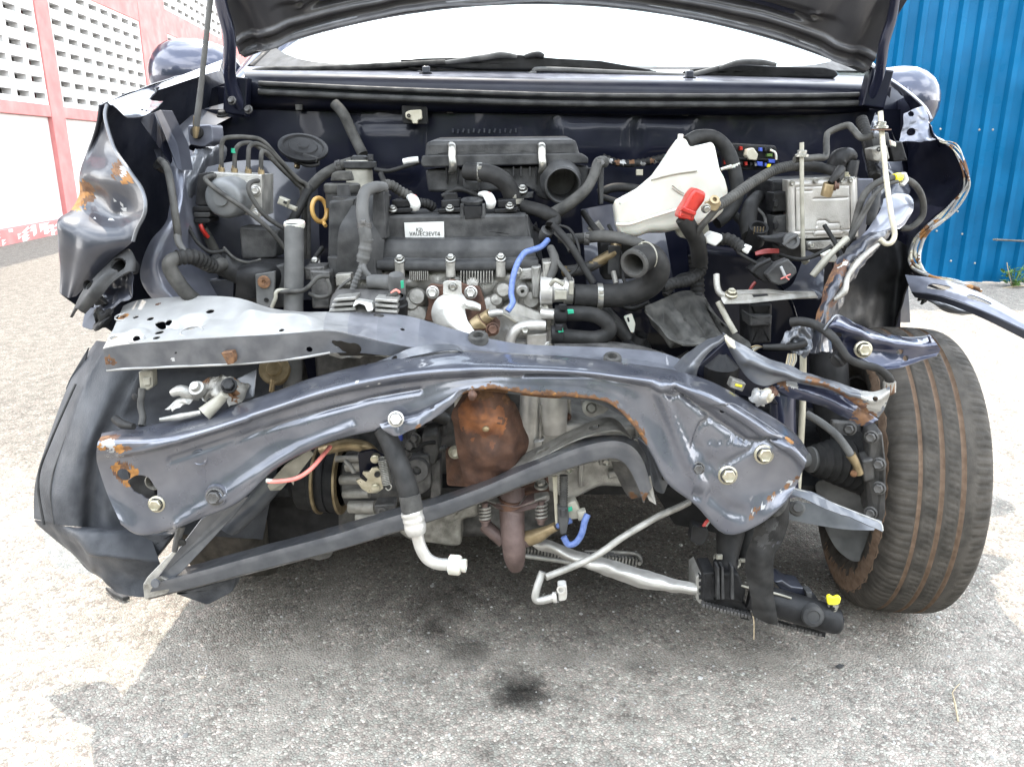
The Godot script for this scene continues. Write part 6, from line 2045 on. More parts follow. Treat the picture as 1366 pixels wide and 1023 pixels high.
func right_side() -> void:
	var f := part("right_fender")
	var m := MB.new()
	# torn skin: the front edge is the rusty outline, behind it the panel runs back to the door
	var e0 := L([1184, 104, 1.95, 1210, 122, 1.82, 1236, 146, 1.7, 1244, 172, 1.64, 1254, 187, 1.6, 1271, 195, 1.56, 1284, 216, 1.53, 1291, 240, 1.52, 1284, 258, 1.53, 1262, 285, 1.55, 1240, 305, 1.56, 1225, 320, 1.57, 1219, 336, 1.57, 1222, 352, 1.55, 1236, 366, 1.5, 1264, 375, 1.45, 1302, 386, 1.4])
	var e1 := L([1182, 106, 1.97, 1206, 124, 1.86, 1230, 148, 1.76, 1237, 172, 1.7, 1246, 188, 1.67, 1262, 197, 1.64, 1273, 218, 1.62, 1279, 240, 1.61, 1271, 258, 1.61, 1250, 284, 1.62, 1230, 304, 1.63, 1217, 320, 1.63, 1212, 338, 1.63, 1214, 356, 1.6, 1226, 370, 1.55, 1252, 380, 1.5, 1290, 392, 1.44])
	var e2 := PackedVector3Array()
	var e3 := PackedVector3Array()
	for i in e0.size():
		var y := e0[i].y
		e2.append(Vector3(0.91, lerpf(y, 0.98 - i * 0.03, 0.4), -1.9))
		e3.append(Vector3(0.94, 1.0 - i * 0.034, -2.2))
	m = MB.new()
	sheet(m, crumple(loft([e0, e1, e2, e3], 110, 8), 0.006, 22), 0.0014)
	put(m, "fender_skin", M.navy, f)
	# rolled, rust-bitten edge
	m = MB.new()
	var rim := smooth(e0.slice(4), 8)
	for k in 4:
		var q := PackedVector3Array()
		for i in rim.size():
			q.append(rim[i] + Vector3(0.0028 * sin(i * 0.23 + k * 2.0) + 0.0028 * (k - 1.5) * (0.3 + smoothstep(20, 60, i)), 0.0025 * cos(i * 0.31 + k * 1.3), 0.004 * k - 0.004))
		tube(m, q, [0.001, 0.0014, 0.0022, 0.0034, 0.0036, 0.0032, 0.0028], 6, 1)
	var paint := []
	for i in 40:
		var j := rng.randi() % rim.size()
		paint.append([rim[j], rng.randf_range(0.006, 0.013), M.rust_orange if i % 5 == 0 else (M.rust if i % 2 else M.cream)])
	put(m, "fender_edge", M.dusty_paint, f, paint, "rusty torn edge of the right fender")
	m = MB.new()
	tube(m, L([1184, 103, 1.95, 1210, 121, 1.82, 1234, 143, 1.7, 1243, 160, 1.66]), 0.0035, 6)
	put(m, "fender_crease", M.blue_satin, f)
	# bolt tab with two holes
	m = MB.new()
	var tab := loft([L([1206, 153, 1.66, 1219, 146, 1.66, 1234, 141, 1.68]), L([1204, 170, 1.655, 1219, 166, 1.65, 1238, 160, 1.66]), L([1202, 184, 1.65, 1218, 182, 1.64, 1242, 180, 1.64]), L([1199, 191, 1.65, 1210, 188, 1.64, 1228, 189, 1.63, 1250, 188, 1.61])], 40, 12)
	sheet(m, crumple(tab, 0.005, 30), 0.0015, [[C(1215, 153, 1.658), 0.0055], [C(1216, 176, 1.645), 0.008]])
	put(m, "fender_tab", M.blue_satin, f)
	# inner arch in shadow
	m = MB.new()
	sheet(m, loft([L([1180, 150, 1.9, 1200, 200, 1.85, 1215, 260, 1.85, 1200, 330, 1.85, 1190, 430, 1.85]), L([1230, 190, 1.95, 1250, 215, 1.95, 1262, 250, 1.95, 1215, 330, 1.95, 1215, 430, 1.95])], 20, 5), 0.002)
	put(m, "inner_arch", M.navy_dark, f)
	m = MB.new()
	sheet(m, crumple(loft([L([1110, 300, 1.56, 1150, 310, 1.66, 1196, 320, 1.7, 1216, 330, 1.64]), L([1110, 360, 1.52, 1150, 365, 1.6, 1196, 370, 1.66, 1212, 380, 1.62]), L([1110, 440, 1.5, 1150, 440, 1.58, 1190, 440, 1.64, 1196, 440, 1.62])], 30, 8), 0.01, 12), 0.003)
	put(m, "arch_liner", M.plastic, f)
	# lower arm of the fender with two oval openings
	var st := part("fender_strut")
	m = MB.new()
	var top := loft([L([1208, 367, 1.42, 1262, 375, 1.36, 1316, 396, 1.3, 1372, 428, 1.25]), L([1212, 377, 1.4, 1262, 385, 1.33, 1312, 404, 1.27, 1370, 434, 1.23]), L([1217, 389, 1.38, 1260, 396, 1.31, 1310, 414, 1.26, 1368, 441, 1.22])], 220, 18)
	var hol := []
	for i in 5:
		hol.append([C(1243 + i * 4.5, 379.5 + i * 1.5, 1.352 - i * 0.005), 0.0085])
		hol.append([C(1297 + i * 4.5, 398.5 + i * 2.3, 1.288 - i * 0.004), 0.0075])
	sheet(m, top, 0.0015, hol)
	put(m, "strut_top", M.blue_satin, st)
	m = MB.new()
	sheet(m, loft([L([1217, 389, 1.379, 1260, 396, 1.309, 1310, 414, 1.259, 1368, 441, 1.219]), L([1222, 396, 1.38, 1262, 404, 1.31, 1312, 424, 1.26, 1368, 452, 1.222])], 30, 4), 0.0015)
	put(m, "strut_face", M.navy_dull, st)
	m = MB.new()
	sheet(m, crumple(loft([L([1226, 394, 1.385, 1256, 402, 1.35, 1282, 410, 1.33, 1310, 420, 1.3, 1330, 428, 1.28, 1350, 436, 1.26]), L([1232, 397, 1.37, 1258, 408, 1.335, 1282, 414, 1.31, 1308, 419, 1.285, 1328, 428, 1.265, 1348, 438, 1.25]), L([1240, 398, 1.375, 1260, 413, 1.35, 1282, 418, 1.33, 1306, 417, 1.3, 1322, 421, 1.28, 1334, 432, 1.265, 1347, 441, 1.25])], 50, 6), 0.005, 18), 0.0015)
	put(m, "torn_flange", M.grey_paint, st)
	plate("flange_end", "alloy_bright", st, [1341, 434, 1.26, 1353, 424, 1.262, 1356, 428, 1.262, 1346, 440, 1.26], Vector3(0, 0, -0.004), 0.002)
	plate("foam_scrap", "rubber", st, [1228, 396, 1.385, 1240, 393, 1.385, 1238, 402, 1.385, 1230, 407, 1.385, 1233, 400, 1.385, 1226, 402, 1.385], Vector3(0, 0, -0.006), 0.001)

	# inner wing panels and relays behind the battery rod
	var iw := part("inner_wing")
	m = MB.new()
	sheet(m, crumple(loft([L([1168, 150, 1.8, 1180, 176, 1.74, 1198, 200, 1.66, 1206, 232, 1.6, 1214, 256, 1.55]), L([1160, 170, 1.75, 1172, 200, 1.66, 1186, 226, 1.58, 1196, 256, 1.52, 1204, 270, 1.5]), L([1150, 200, 1.72, 1158, 230, 1.64, 1166, 256, 1.56, 1174, 280, 1.5, 1180, 300, 1.46])], 40, 8), 0.012, 16), 0.0014)
	put(m, "wing_panel", M.navy_dull, iw)
	m = MB.new()
	sheet(m, crumple(loft([L([1178, 266, 1.44, 1196, 259, 1.46, 1212, 260, 1.47, 1219, 266, 1.46]), L([1176, 277, 1.42, 1194, 275, 1.43, 1210, 276, 1.43, 1218, 280, 1.44]), L([1166, 296, 1.39, 1186, 294, 1.39, 1200, 297, 1.4, 1208, 298, 1.42]), L([1150, 316, 1.35, 1170, 310, 1.36, 1188, 306, 1.38, 1200, 306, 1.4])], 30, 9), 0.003, 14), 0.0014)
	put(m, "wing_tongue", M.blue_satin, iw)
	m = MB.new()
	var rail := loft([L([1150, 312, 1.36, 1132, 330, 1.33, 1116, 350, 1.3, 1104, 376, 1.27, 1094, 402, 1.26, 1086, 430, 1.25, 1080, 470, 1.24]), L([1172, 308, 1.36, 1150, 326, 1.31, 1128, 352, 1.28, 1114, 378, 1.25, 1104, 404, 1.24, 1098, 430, 1.235, 1094, 470, 1.23]), L([1192, 304, 1.38, 1168, 324, 1.33, 1140, 350, 1.3, 1126, 380, 1.27, 1116, 404, 1.26, 1108, 430, 1.25, 1104, 470, 1.25]), L([1204, 300, 1.42, 1180, 326, 1.38, 1156, 348, 1.35, 1136, 376, 1.32, 1126, 402, 1.3, 1116, 430, 1.28, 1110, 470, 1.27])], 90, 9)
	rail = fold(crumple(rail, 0.006, 16), 0.008, 12)
	var pr := []
	for i in 12:
		pr.append([C(1122 - i * 2.6, 346 + i * 7.0, 1.285 - i * 0.003), 0.008 + 0.004 * (i % 3), M.rust if i % 2 else M.rust_dark])
		pr.append([C(1144 - i * 2.4, 346 + i * 5.0, 1.29), 0.004 + 0.002 * (i % 3), M.alloy_dirty])
	for i in 4:
		pr.append([C(1126 - i * 3, 350 + i * 9, 1.28), 0.006, M.alloy_bright])
	sheet(m, rail, 0.0015)
	put(m, "crushed_rail", M.navy_dull, iw, pr, "crushed inner wing rail bitten by rust")
	hose("rail_seam", "alloy_dirty", iw, [1172, 326, 1.32, 1150, 344, 1.29, 1132, 368, 1.27, 1126, 388, 1.26, 1112, 400, 1.25], [0.003, 0.005, 0.004, 0.007, 0.003], 8)
	block("relay_bracket", "plastic_grey", iw, 1.5, [1162, 180, 1186, 176, 1190, 196, 1166, 198], 0.03, 0.003, 0.002)
	block("relay_can", "alloy_dirty", iw, 1.47, [1163, 198, 1184, 193, 1188, 212, 1178, 216, 1166, 214], 0.03, 0.003, 0.003)
	m = MB.new()
	lathe(m, C(1173, 199, 1.467), Vector3(0, 0, 1), [[0, 0.0045], [0.0015, 0.0045], [0.0015, 0.0025], [-0.001, 0.002]], 12)
	put(m, "relay_hole", M.rubber, iw)
	block("wing_block", "plastic", iw, 1.52, [1186, 190, 1204, 188, 1212, 214, 1192, 216], 0.03, 0.003, 0.003)
	plate("white_clip", "white", iw, [1188, 186, 1.49, 1196, 190, 1.49, 1196, 196, 1.49, 1190, 194, 1.49], Vector3(0, 0, -0.006), 0.002)
	plate("wing_clip", "blue_satin", iw, [1170, 218, 1.48, 1186, 216, 1.48, 1190, 226, 1.48, 1176, 226, 1.48], Vector3(0, 0, -0.01), 0.003)
	block("white_bracket", "white", iw, 1.35, [1098, 340, 1112, 333, 1118, 344, 1116, 350, 1106, 350, 1100, 347], 0.012, 0.002, 0.002)
	hose("pale_pipe", "milky", iw, [1084, 368, 1.33, 1094, 356, 1.33, 1106, 342, 1.33, 1118, 330, 1.335, 1130, 318, 1.345], [0.006, 0.007, 0.005, 0.0065], 8)
	m = MB.new()
	sheet(m, loft([L([1076, 334, 1.45, 1096, 344, 1.42, 1100, 356, 1.4]), L([1060, 376, 1.4, 1080, 380, 1.38, 1098, 392, 1.36]), L([1046, 388, 1.36, 1070, 392, 1.35, 1092, 400, 1.34])], 20, 6), 0.0014)
	put(m, "wing_foot", M.navy_dull, iw)
	# black bracket bolted over the tyre
	var bk := part("bumper_bracket")
	m = MB.new()
	var rows := loft([L([1104, 432, 1.19, 1116, 420, 1.19, 1140, 432, 1.19, 1166, 443, 1.19, 1210, 450, 1.2, 1242, 447, 1.2]), L([1100, 440, 1.16, 1116, 432, 1.155, 1142, 442, 1.155, 1168, 452, 1.16, 1212, 459, 1.17, 1250, 458, 1.175]), L([1102, 450, 1.17, 1118, 456, 1.17, 1146, 462, 1.17, 1172, 468, 1.17, 1214, 468, 1.17, 1254, 464, 1.175]), L([1116, 464, 1.17, 1132, 472, 1.165, 1152, 480, 1.165, 1176, 484, 1.165, 1212, 480, 1.17, 1252, 470, 1.175]), L([1128, 478, 1.16, 1144, 486, 1.155, 1166, 490, 1.155, 1188, 492, 1.155, 1214, 487, 1.16, 1250, 475, 1.17])], 90, 9)
	sheet(m, crumple(rows, 0.006, 14), 0.002, [[C(1118, 447, 1.163), 0.0065], [C(1199, 468, 1.17), 0.0055], [C(1207, 478, 1.168), 0.005]])
	put(m, "bracket_plate", M.navy, bk)
	bolts("bracket_bolt", "zinc", bk, Vector3(-0.1, 0.1, 1), [1152, 466, 1.158], 0.0098)
	hose("bracket_edge", "grey_paint", bk, [1100, 440, 1.157, 1108, 428, 1.16, 1118, 421, 1.186, 1140, 433, 1.188, 1168, 445, 1.188, 1210, 451, 1.197, 1240, 449, 1.197], 0.002, 6)
	plate("bracket_tip", "navy", bk, [1240, 448, 1.18, 1248, 462, 1.175, 1256, 466, 1.175, 1248, 472, 1.175, 1244, 462, 1.175], Vector3(0, 0, -0.006), 0.002)
	hose("sensor_lead", "rubber", car, [1056, 430, 1.2, 1070, 429, 1.19, 1090, 434, 1.18, 1110, 448, 1.15, 1122, 464, 1.14, 1132, 478, 1.135, 1150, 486, 1.135, 1172, 492, 1.135, 1186, 504, 1.14, 1188, 516, 1.145], [0.0075, 0.007, 0.0062, 0.0062, 0.006, 0.0075], 10)
	m = MB.new()
	lathe(m, C(1187, 518, 1.143), Vector3(0.1, -1, 0.1), [[-0.014, 0.006], [-0.01, 0.0095], [0.006, 0.009], [0.01, 0.004]], 10)
	put(m, "lead_end", M.alloy_dirty, car, [[C(1188, 521, 1.14), 0.008, M.rust]])
	m = MB.new()
	lathe(m, C(1119, 479, 1.15), Vector3(-0.3, 0, 1), [[-0.01, 0.012], [0.004, 0.012], [0.005, 0.008], [0.005, 0]], 12)
	tube(m, L([1114, 474, 1.138, 1119, 479, 1.134, 1124, 486, 1.138]), 0.003, 6)
	put(m, "lead_clip", M.plastic, car)
	# torn plastic and wires under the rail
	m = MB.new()
	sheet(m, crumple(loft([L([1056, 428, 1.24, 1046, 446, 1.23, 1036, 462, 1.22]), L([1066, 430, 1.225, 1056, 448, 1.21, 1046, 466, 1.21]), L([1074, 434, 1.235, 1070, 450, 1.225, 1062, 470, 1.22]), L([1086, 436, 1.24, 1082, 452, 1.23, 1074, 474, 1.22])], 20, 6), 0.02, 34), 0.0015)
	put(m, "torn_wrap", M.grey_paint, car)
	hose("cut_cable", "rubber", car, [1018, 463, 1.21, 1036, 463, 1.205, 1060, 462, 1.21, 1074, 458, 1.22], [0.004, 0.006, 0.0065], 8)
	for i in 7:
		hose("frayed_wire", "milky" if i % 3 else "brass", car, [1018 - i, 463, 1.21, 1010 - i * 1.4, 461 + i * 2.2, 1.205, 1002 + i * 1.5, 463 + i * 2.8, 1.2], 0.0011, 5)
	for i in 6:
		hose("frayed_wire", "milky" if i % 2 else "dry", car, [1052 + i * 2, 472, 1.21, 1050 + i * 2.4, 482, 1.2, 1048 + i * 1.6, 493, 1.195], 0.0013, 5)

	# bent cross panel end
	var cp := part("bent_panel")
	m = MB.new()
	sheet(m, crumple(loft([L([896, 494, 1.24, 910, 480, 1.23, 926, 466, 1.22, 944, 455, 1.21, 965, 446, 1.19]), L([914, 498, 1.2, 922, 486, 1.19, 934, 472, 1.185, 948, 460, 1.18, 966, 449, 1.17]), L([928, 502, 1.2, 931, 490, 1.19, 940, 476, 1.185, 952, 464, 1.18, 967, 452, 1.17])], 40, 7), 0.006, 20), 0.0015)
	put(m, "panel_arch", M.grey_paint, cp)
	m = MB.new()
	var pb := loft([L([965, 447, 1.175, 990, 462, 1.175, 1020, 476, 1.17, 1060, 492, 1.16, 1100, 506, 1.15, 1140, 518, 1.14, 1166, 524, 1.13, 1189, 518, 1.12]), L([968, 453, 1.165, 988, 472, 1.16, 1012, 486, 1.15, 1056, 500, 1.14, 1098, 513, 1.13, 1134, 524, 1.125, 1166, 534, 1.12, 1188, 524, 1.115]), L([972, 462, 1.175, 990, 486, 1.17, 1012, 498, 1.16, 1050, 503, 1.15, 1090, 514, 1.14, 1128, 526, 1.13, 1160, 540, 1.125, 1182, 540, 1.12]), L([976, 470, 1.18, 998, 502, 1.175, 1018, 514, 1.16, 1048, 506, 1.155, 1088, 515, 1.145, 1124, 528, 1.14, 1152, 546, 1.13, 1172, 556, 1.125])], 100, 9)
	var pp := []
	for i in 14:
		pp.append([C(1078 + i * 6.4, 506 + i * 2.4 + (i * i) * 0.06, 1.14 - i * 0.0015), 0.0065, M.rust])
	for i in 8:
		pp.append([C(1126 + i * 6, 530 + i * 3.4, 1.13), 0.008, M.rust if i % 2 else M.rust_dark])
	pp.append([C(1172, 530, 1.12), 0.02, M.alloy])
	pp.append([C(972, 456, 1.17), 0.012, M.cream])
	sheet(m, fold(pb, 0.005, 10), 0.0015, [[C(1168, 532, 1.12), 0.004]])
	put(m, "panel_flange", M.grey_paint, cp, pp, "bent flange edged with rust")
	m = MB.new()
	var pc := loft([L([1016, 514, 1.18, 1040, 508, 1.17, 1070, 508, 1.165, 1100, 518, 1.16, 1130, 532, 1.15, 1160, 552, 1.14, 1172, 560, 1.135]), L([1030, 520, 1.17, 1050, 518, 1.16, 1076, 524, 1.155, 1104, 534, 1.15, 1130, 546, 1.14, 1152, 558, 1.135, 1164, 563, 1.13]), L([1036, 524, 1.18, 1060, 530, 1.17, 1084, 536, 1.165, 1106, 544, 1.16, 1128, 556, 1.15, 1148, 566, 1.14, 1156, 566, 1.14])], 60, 8)
	sheet(m, fold(pc, 0.004, 12), 0.0015)
	put(m, "panel_gusset", M.navy, cp, [[C(1150, 553, 1.138), 0.014, M.rust], [C(1049, 508, 1.165), 0.012, M.rust], [C(1058, 512, 1.16), 0.008, M.dusty_paint]])
	m = MB.new()
	sheet(m, crumple(loft([L([1000, 534, 1.16, 1014, 520, 1.16, 1030, 514, 1.165]), L([1008, 538, 1.145, 1020, 526, 1.14, 1034, 520, 1.15]), L([1018, 542, 1.16, 1030, 530, 1.155, 1040, 524, 1.16])], 18, 6), 0.016, 40), 0.003)
	put(m, "crushed_sealant", M.dusty_paint, cp, [[C(1026, 524, 1.15), 0.014, M.cream], [C(1034, 518, 1.155), 0.01, M.rust_dark]])
	hose("panel_post", "navy", car, [1046, 500, 1.28, 1044, 540, 1.27, 1046, 600, 1.26, 1050, 660, 1.25], [0.022, 0.022, 0.02], 12)
	plate("dark_gusset", "navy_dark", car, [968, 456, 1.25, 1010, 500, 1.25, 1040, 540, 1.25, 960, 520, 1.25, 925, 495, 1.25], Vector3(0, 0, -0.01), 0.004)
	block("grey_plug", "alloy_dirty", car, 1.19, [978, 506, 996, 512, 991, 523, 974, 517], 0.02, 0.002, 0.002)
	block("yellow_mark", "yellow", car, 1.188, [982, 512, 991, 514, 990, 517, 981, 515], 0.003, 0.0004)
	m = MB.new()
	lathe(m, C(960, 500, 1.26), Vector3(0, 1, 0.2), [[-0.04, 0.03], [0.02, 0.03], [0.026, 0.022], [0.04, 0.006]], 18)
	put(m, "lamp_motor", M.plastic, car)


func right_wheel() -> void:
	var w := part("front_wheel")
	var c := Vector3(0.77, 0.285, -1.49)
	var psi := deg_to_rad(-8.0)
	var ax := Vector3(cos(psi), 0, -sin(psi))
	var fw := Vector3(sin(psi), 0, cos(psi))
	# tread with three straight grooves
	var wd := 0.172
	var prof := []   # across position, radius
	var gro := [-0.042, -0.008, 0.026]
	var n := 560
	var xs := []
	for i in 81:
		xs.append(-wd / 2 + wd * i / 80.0)
	var rows := []
	for j in n + 1:
		var a := TAU * j / n
		var row := PackedVector3Array()
		for x in xs:
			var s: float = absf(x) / (wd / 2)
			var r := 0.285 - 0.006 * s * s - 0.03 * pow(s, 9.0)
			for g0 in gro:
				r -= 0.0055 * (1.0 - smoothstep(0.0024, 0.004, absf(x - g0)))
			if absf(x) > 0.045:
				var arc := fmod(a * 0.285 / 0.0155 + pow(absf(x) - 0.045, 1.5) * 70.0 * 0.285 + 100.0, 1.0)
				r -= 0.0028 * (1.0 - smoothstep(0.06, 0.13, absf(arc - 0.5))) * smoothstep(0.045, 0.05, absf(x)) * (1.0 - smoothstep(0.078, 0.085, absf(x)))
			else:
				var arc2 := fmod(a * 0.285 / 0.0125 - x * 26.0 + 100.0, 1.0)
				r -= 0.002 * (1.0 - smoothstep(0.06, 0.12, absf(arc2 - 0.5))) * (1.0 if absf(absf(x + 0.008) - 0.017) < 0.009 else 0.0)
			row.append(c + ax * x + (Vector3.UP * cos(a) + fw * sin(a)) * r)
		rows.append(row)
	var m := MB.new()
	var s := m.nk()
	var groove := MB.new()
	var gs := groove.nk()
	for j in n:
		for i in 80:
			var mid: float = (xs[i] + xs[i + 1]) * 0.5
			var dirty := false
			for g0 in gro:
				dirty = dirty or absf(mid - g0) < 0.0034
			if dirty:
				groove.q(rows[j][i], rows[j][i + 1], rows[j + 1][i + 1], rows[j + 1][i], gs)
			else:
				m.q(rows[j][i], rows[j][i + 1], rows[j + 1][i + 1], rows[j + 1][i], s)
	var tyre := put(m, "tyre", M.tyre, w)
	put(groove, "tread_groove", M.mud, tyre)
	# sidewalls, with caked mud on the inner shoulder
	for sd in [-1.0, 1.0]:
		m = MB.new()
		lathe(m, c, ax * sd, [[0.086, 0.2495], [0.0877, 0.2462], [0.089, 0.243], [0.0908, 0.2375], [0.092, 0.232], [0.093, 0.222], [0.09, 0.208], [0.084, 0.196], [0.078, 0.19], [0.07, 0.186]], 220)
		var pt := []
		if sd < 0:
			for i in 70:
				var a := TAU * i / 70.0
				if sin(a) > -0.2:
					pt.append([c - ax * 0.087 + (Vector3.UP * cos(a) + fw * sin(a)) * 0.246, 0.012 + 0.008 * absf(sin(i * 2.3)) + (0.014 if cos(a) < -0.5 else 0.0), M.mud])
		put(m, "sidewall", M.tyre, tyre, pt)
	for sd in [-1.0]:
		m = MB.new()
		var pt := []
		var sh := []
		for k in 4:
			var row := PackedVector3Array()
			for j in 141:
				var a := TAU * j / 140.0
				row.append(c - ax * (0.0862 - 0.004 * k) + (Vector3.UP * cos(a) + fw * sin(a)) * (0.2505 + 0.0055 * k + 0.002 * sin(j * 1.7 + k)))
			sh.append(row)
		sheet(m, sh, 0.001)
		put(m, "mud_ring", M.mud, tyre)
	m = MB.new()
	lathe(m, c, -ax, [[0.07, 0.188], [0.072, 0.18], [0.06, 0.176], [0.03, 0.172], [-0.05, 0.168], [-0.06, 0.16], [-0.062, 0.0]], 60)
	put(m, "rim", M.alloy_dark, w)
	m = MB.new()
	lathe(m, c, -ax, [[-0.03, 0.0], [-0.03, 0.115], [-0.018, 0.117], [-0.012, 0.115], [-0.012, 0.05], [0.01, 0.045], [0.01, 0.0]], 40)
	put(m, "brake_disc", M.alloy_dirty, w)
	# dust shield, caliper, boot, shaft, strut
	var h := part("front_hub")
	m = MB.new()
	prism(m, rounded(L([1085, 640, 1.38, 1130, 640, 1.35, 1172, 690, 1.32, 1175, 720, 1.32, 1160, 745, 1.32, 1140, 752, 1.33, 1116, 735, 1.35, 1100, 705, 1.37]), 0.02), Vector3(0.01, 0, -0.01), 0.002)
	put(m, "dust_shield", M.hose_grey, h)
	m = MB.new()
	prism(m, rounded(L([1161, 580, 1.27, 1178, 576, 1.26, 1183, 620, 1.25, 1182, 690, 1.25, 1172, 704, 1.26, 1158, 690, 1.28, 1156, 640, 1.28]), 0.006), Vector3(0.01, 0, -0.05), 0.004)
	prism(m, rounded(L([1150, 615, 1.265, 1166, 612, 1.26, 1168, 640, 1.26, 1153, 644, 1.265]), 0.004), Vector3(0.01, 0, -0.04), 0.004)
	put(m, "brake_caliper", M.alloy_dark, h)
	bolts("caliper_bolt", "alloy_dark", h, Vector3(-0.6, 0.1, 0.8), [1163, 583, 1.255, 1173, 619, 1.245, 1173, 651, 1.245, 1162, 684, 1.26, 1134, 572, 1.29], 0.0085)
	m = MB.new()
	lathe(m, C(1140, 631, 1.25), Vector3(-0.6, 0, 0.8), [[-0.01, 0.006], [0.004, 0.006], [0.006, 0.003], [0.006, 0]], 10)
	put(m, "banjo_bolt", M.rust, h)
	hose("brake_hose", "hose_grey", h, [1076, 552, 1.3, 1096, 564, 1.28, 1116, 580, 1.26, 1130, 598, 1.25, 1136, 608, 1.25], 0.0068, 10)
	hose("hose_end", "brass", h, [1135, 606, 1.25, 1142, 618, 1.25, 1147, 632, 1.25], [0.0085, 0.007, 0.0075], 8)
	m = MB.new()
	var bo := []
	for i in 17:
		bo.append([-0.012 + 0.0068 * i, (0.028 + 0.0022 * i) * (1.0 if i % 2 else 0.86)])
	bo.append([0.105, 0.0])
	lathe(m, C(1092, 614, 1.33), Vector3(1, -0.12, -0.2), bo, 30)
	put(m, "drive_boot", M.rubber, h)
	m = MB.new()
	lathe(m, C(1080, 613, 1.33), Vector3(1, -0.1, -0.2), [[-0.2, 0.014], [-0.004, 0.014], [0.0, 0.024], [0.02, 0.024], [0.02, 0]], 20)
	put(m, "drive_shaft", M.hose_grey, h)
	hose("strut_tube", "plastic", h, [1105, 470, 1.42, 1110, 540, 1.4, 1118, 590, 1.4], [0.034, 0.034, 0.03], 18)
	block("knuckle", "alloy_dark", h, 1.36, [1110, 560, 1150, 565, 1156, 700, 1120, 690], 0.06, 0.006, 0.01)
	hose("long_stud", "cream", car, [1072, 462, 1.3, 1071, 540, 1.29, 1068, 600, 1.28, 1064, 660, 1.27], 0.0056, 10)
	# lower arm and the torn strip over it
	var la := part("lower_arm")
	m = MB.new()
	sheet(m, loft([L([1040, 668, 1.26, 1090, 672, 1.24, 1130, 682, 1.23, 1172, 694, 1.22]), L([1040, 690, 1.25, 1090, 700, 1.23, 1130, 706, 1.22, 1166, 708, 1.21])], 20, 4), 0.004)
	put(m, "arm_plate", M.grey_paint, la)
	m = MB.new()
	sheet(m, crumple(loft([L([1048, 648, 1.2, 1074, 655, 1.19, 1110, 670, 1.18, 1150, 686, 1.17, 1176, 696, 1.165]), L([1052, 660, 1.18, 1076, 668, 1.17, 1112, 683, 1.16, 1150, 698, 1.155, 1178, 710, 1.155])], 40, 5), 0.004, 20), 0.0018)
	put(m, "torn_strip", M.grey_paint, la)
	hose("strip_edge", "alloy", la, [1050, 650, 1.195, 1074, 656, 1.188, 1110, 671, 1.178, 1150, 687, 1.168, 1174, 697, 1.163, 1178, 708, 1.156], 0.0018, 6)
	m = MB.new()
	lathe(m, C(1064, 678, 1.24), Vector3(-0.2, 0.5, 0.8), [[-0.02, 0.013], [0.006, 0.013], [0.008, 0.009], [0.014, 0.008], [0.014, 0]], 16)
	put(m, "arm_bush", M.hose_grey, la)


func coil(m: MB, a: Vector3, b: Vector3, r: float, wire: float, turns: int) -> void:
	var ax := (b - a).normalized()
	var x := ax.cross(Vector3(0.3, 0.1, 1)).normalized()
	var y := ax.cross(x)
	var p := PackedVector3Array()
	for i in turns * 12 + 1:
		var t := TAU * i / 12.0
		p.append(a.lerp(b, float(i) / (turns * 12)) + (x * cos(t) + y * sin(t)) * r)
	tube(m, p, wire, 6, 1)


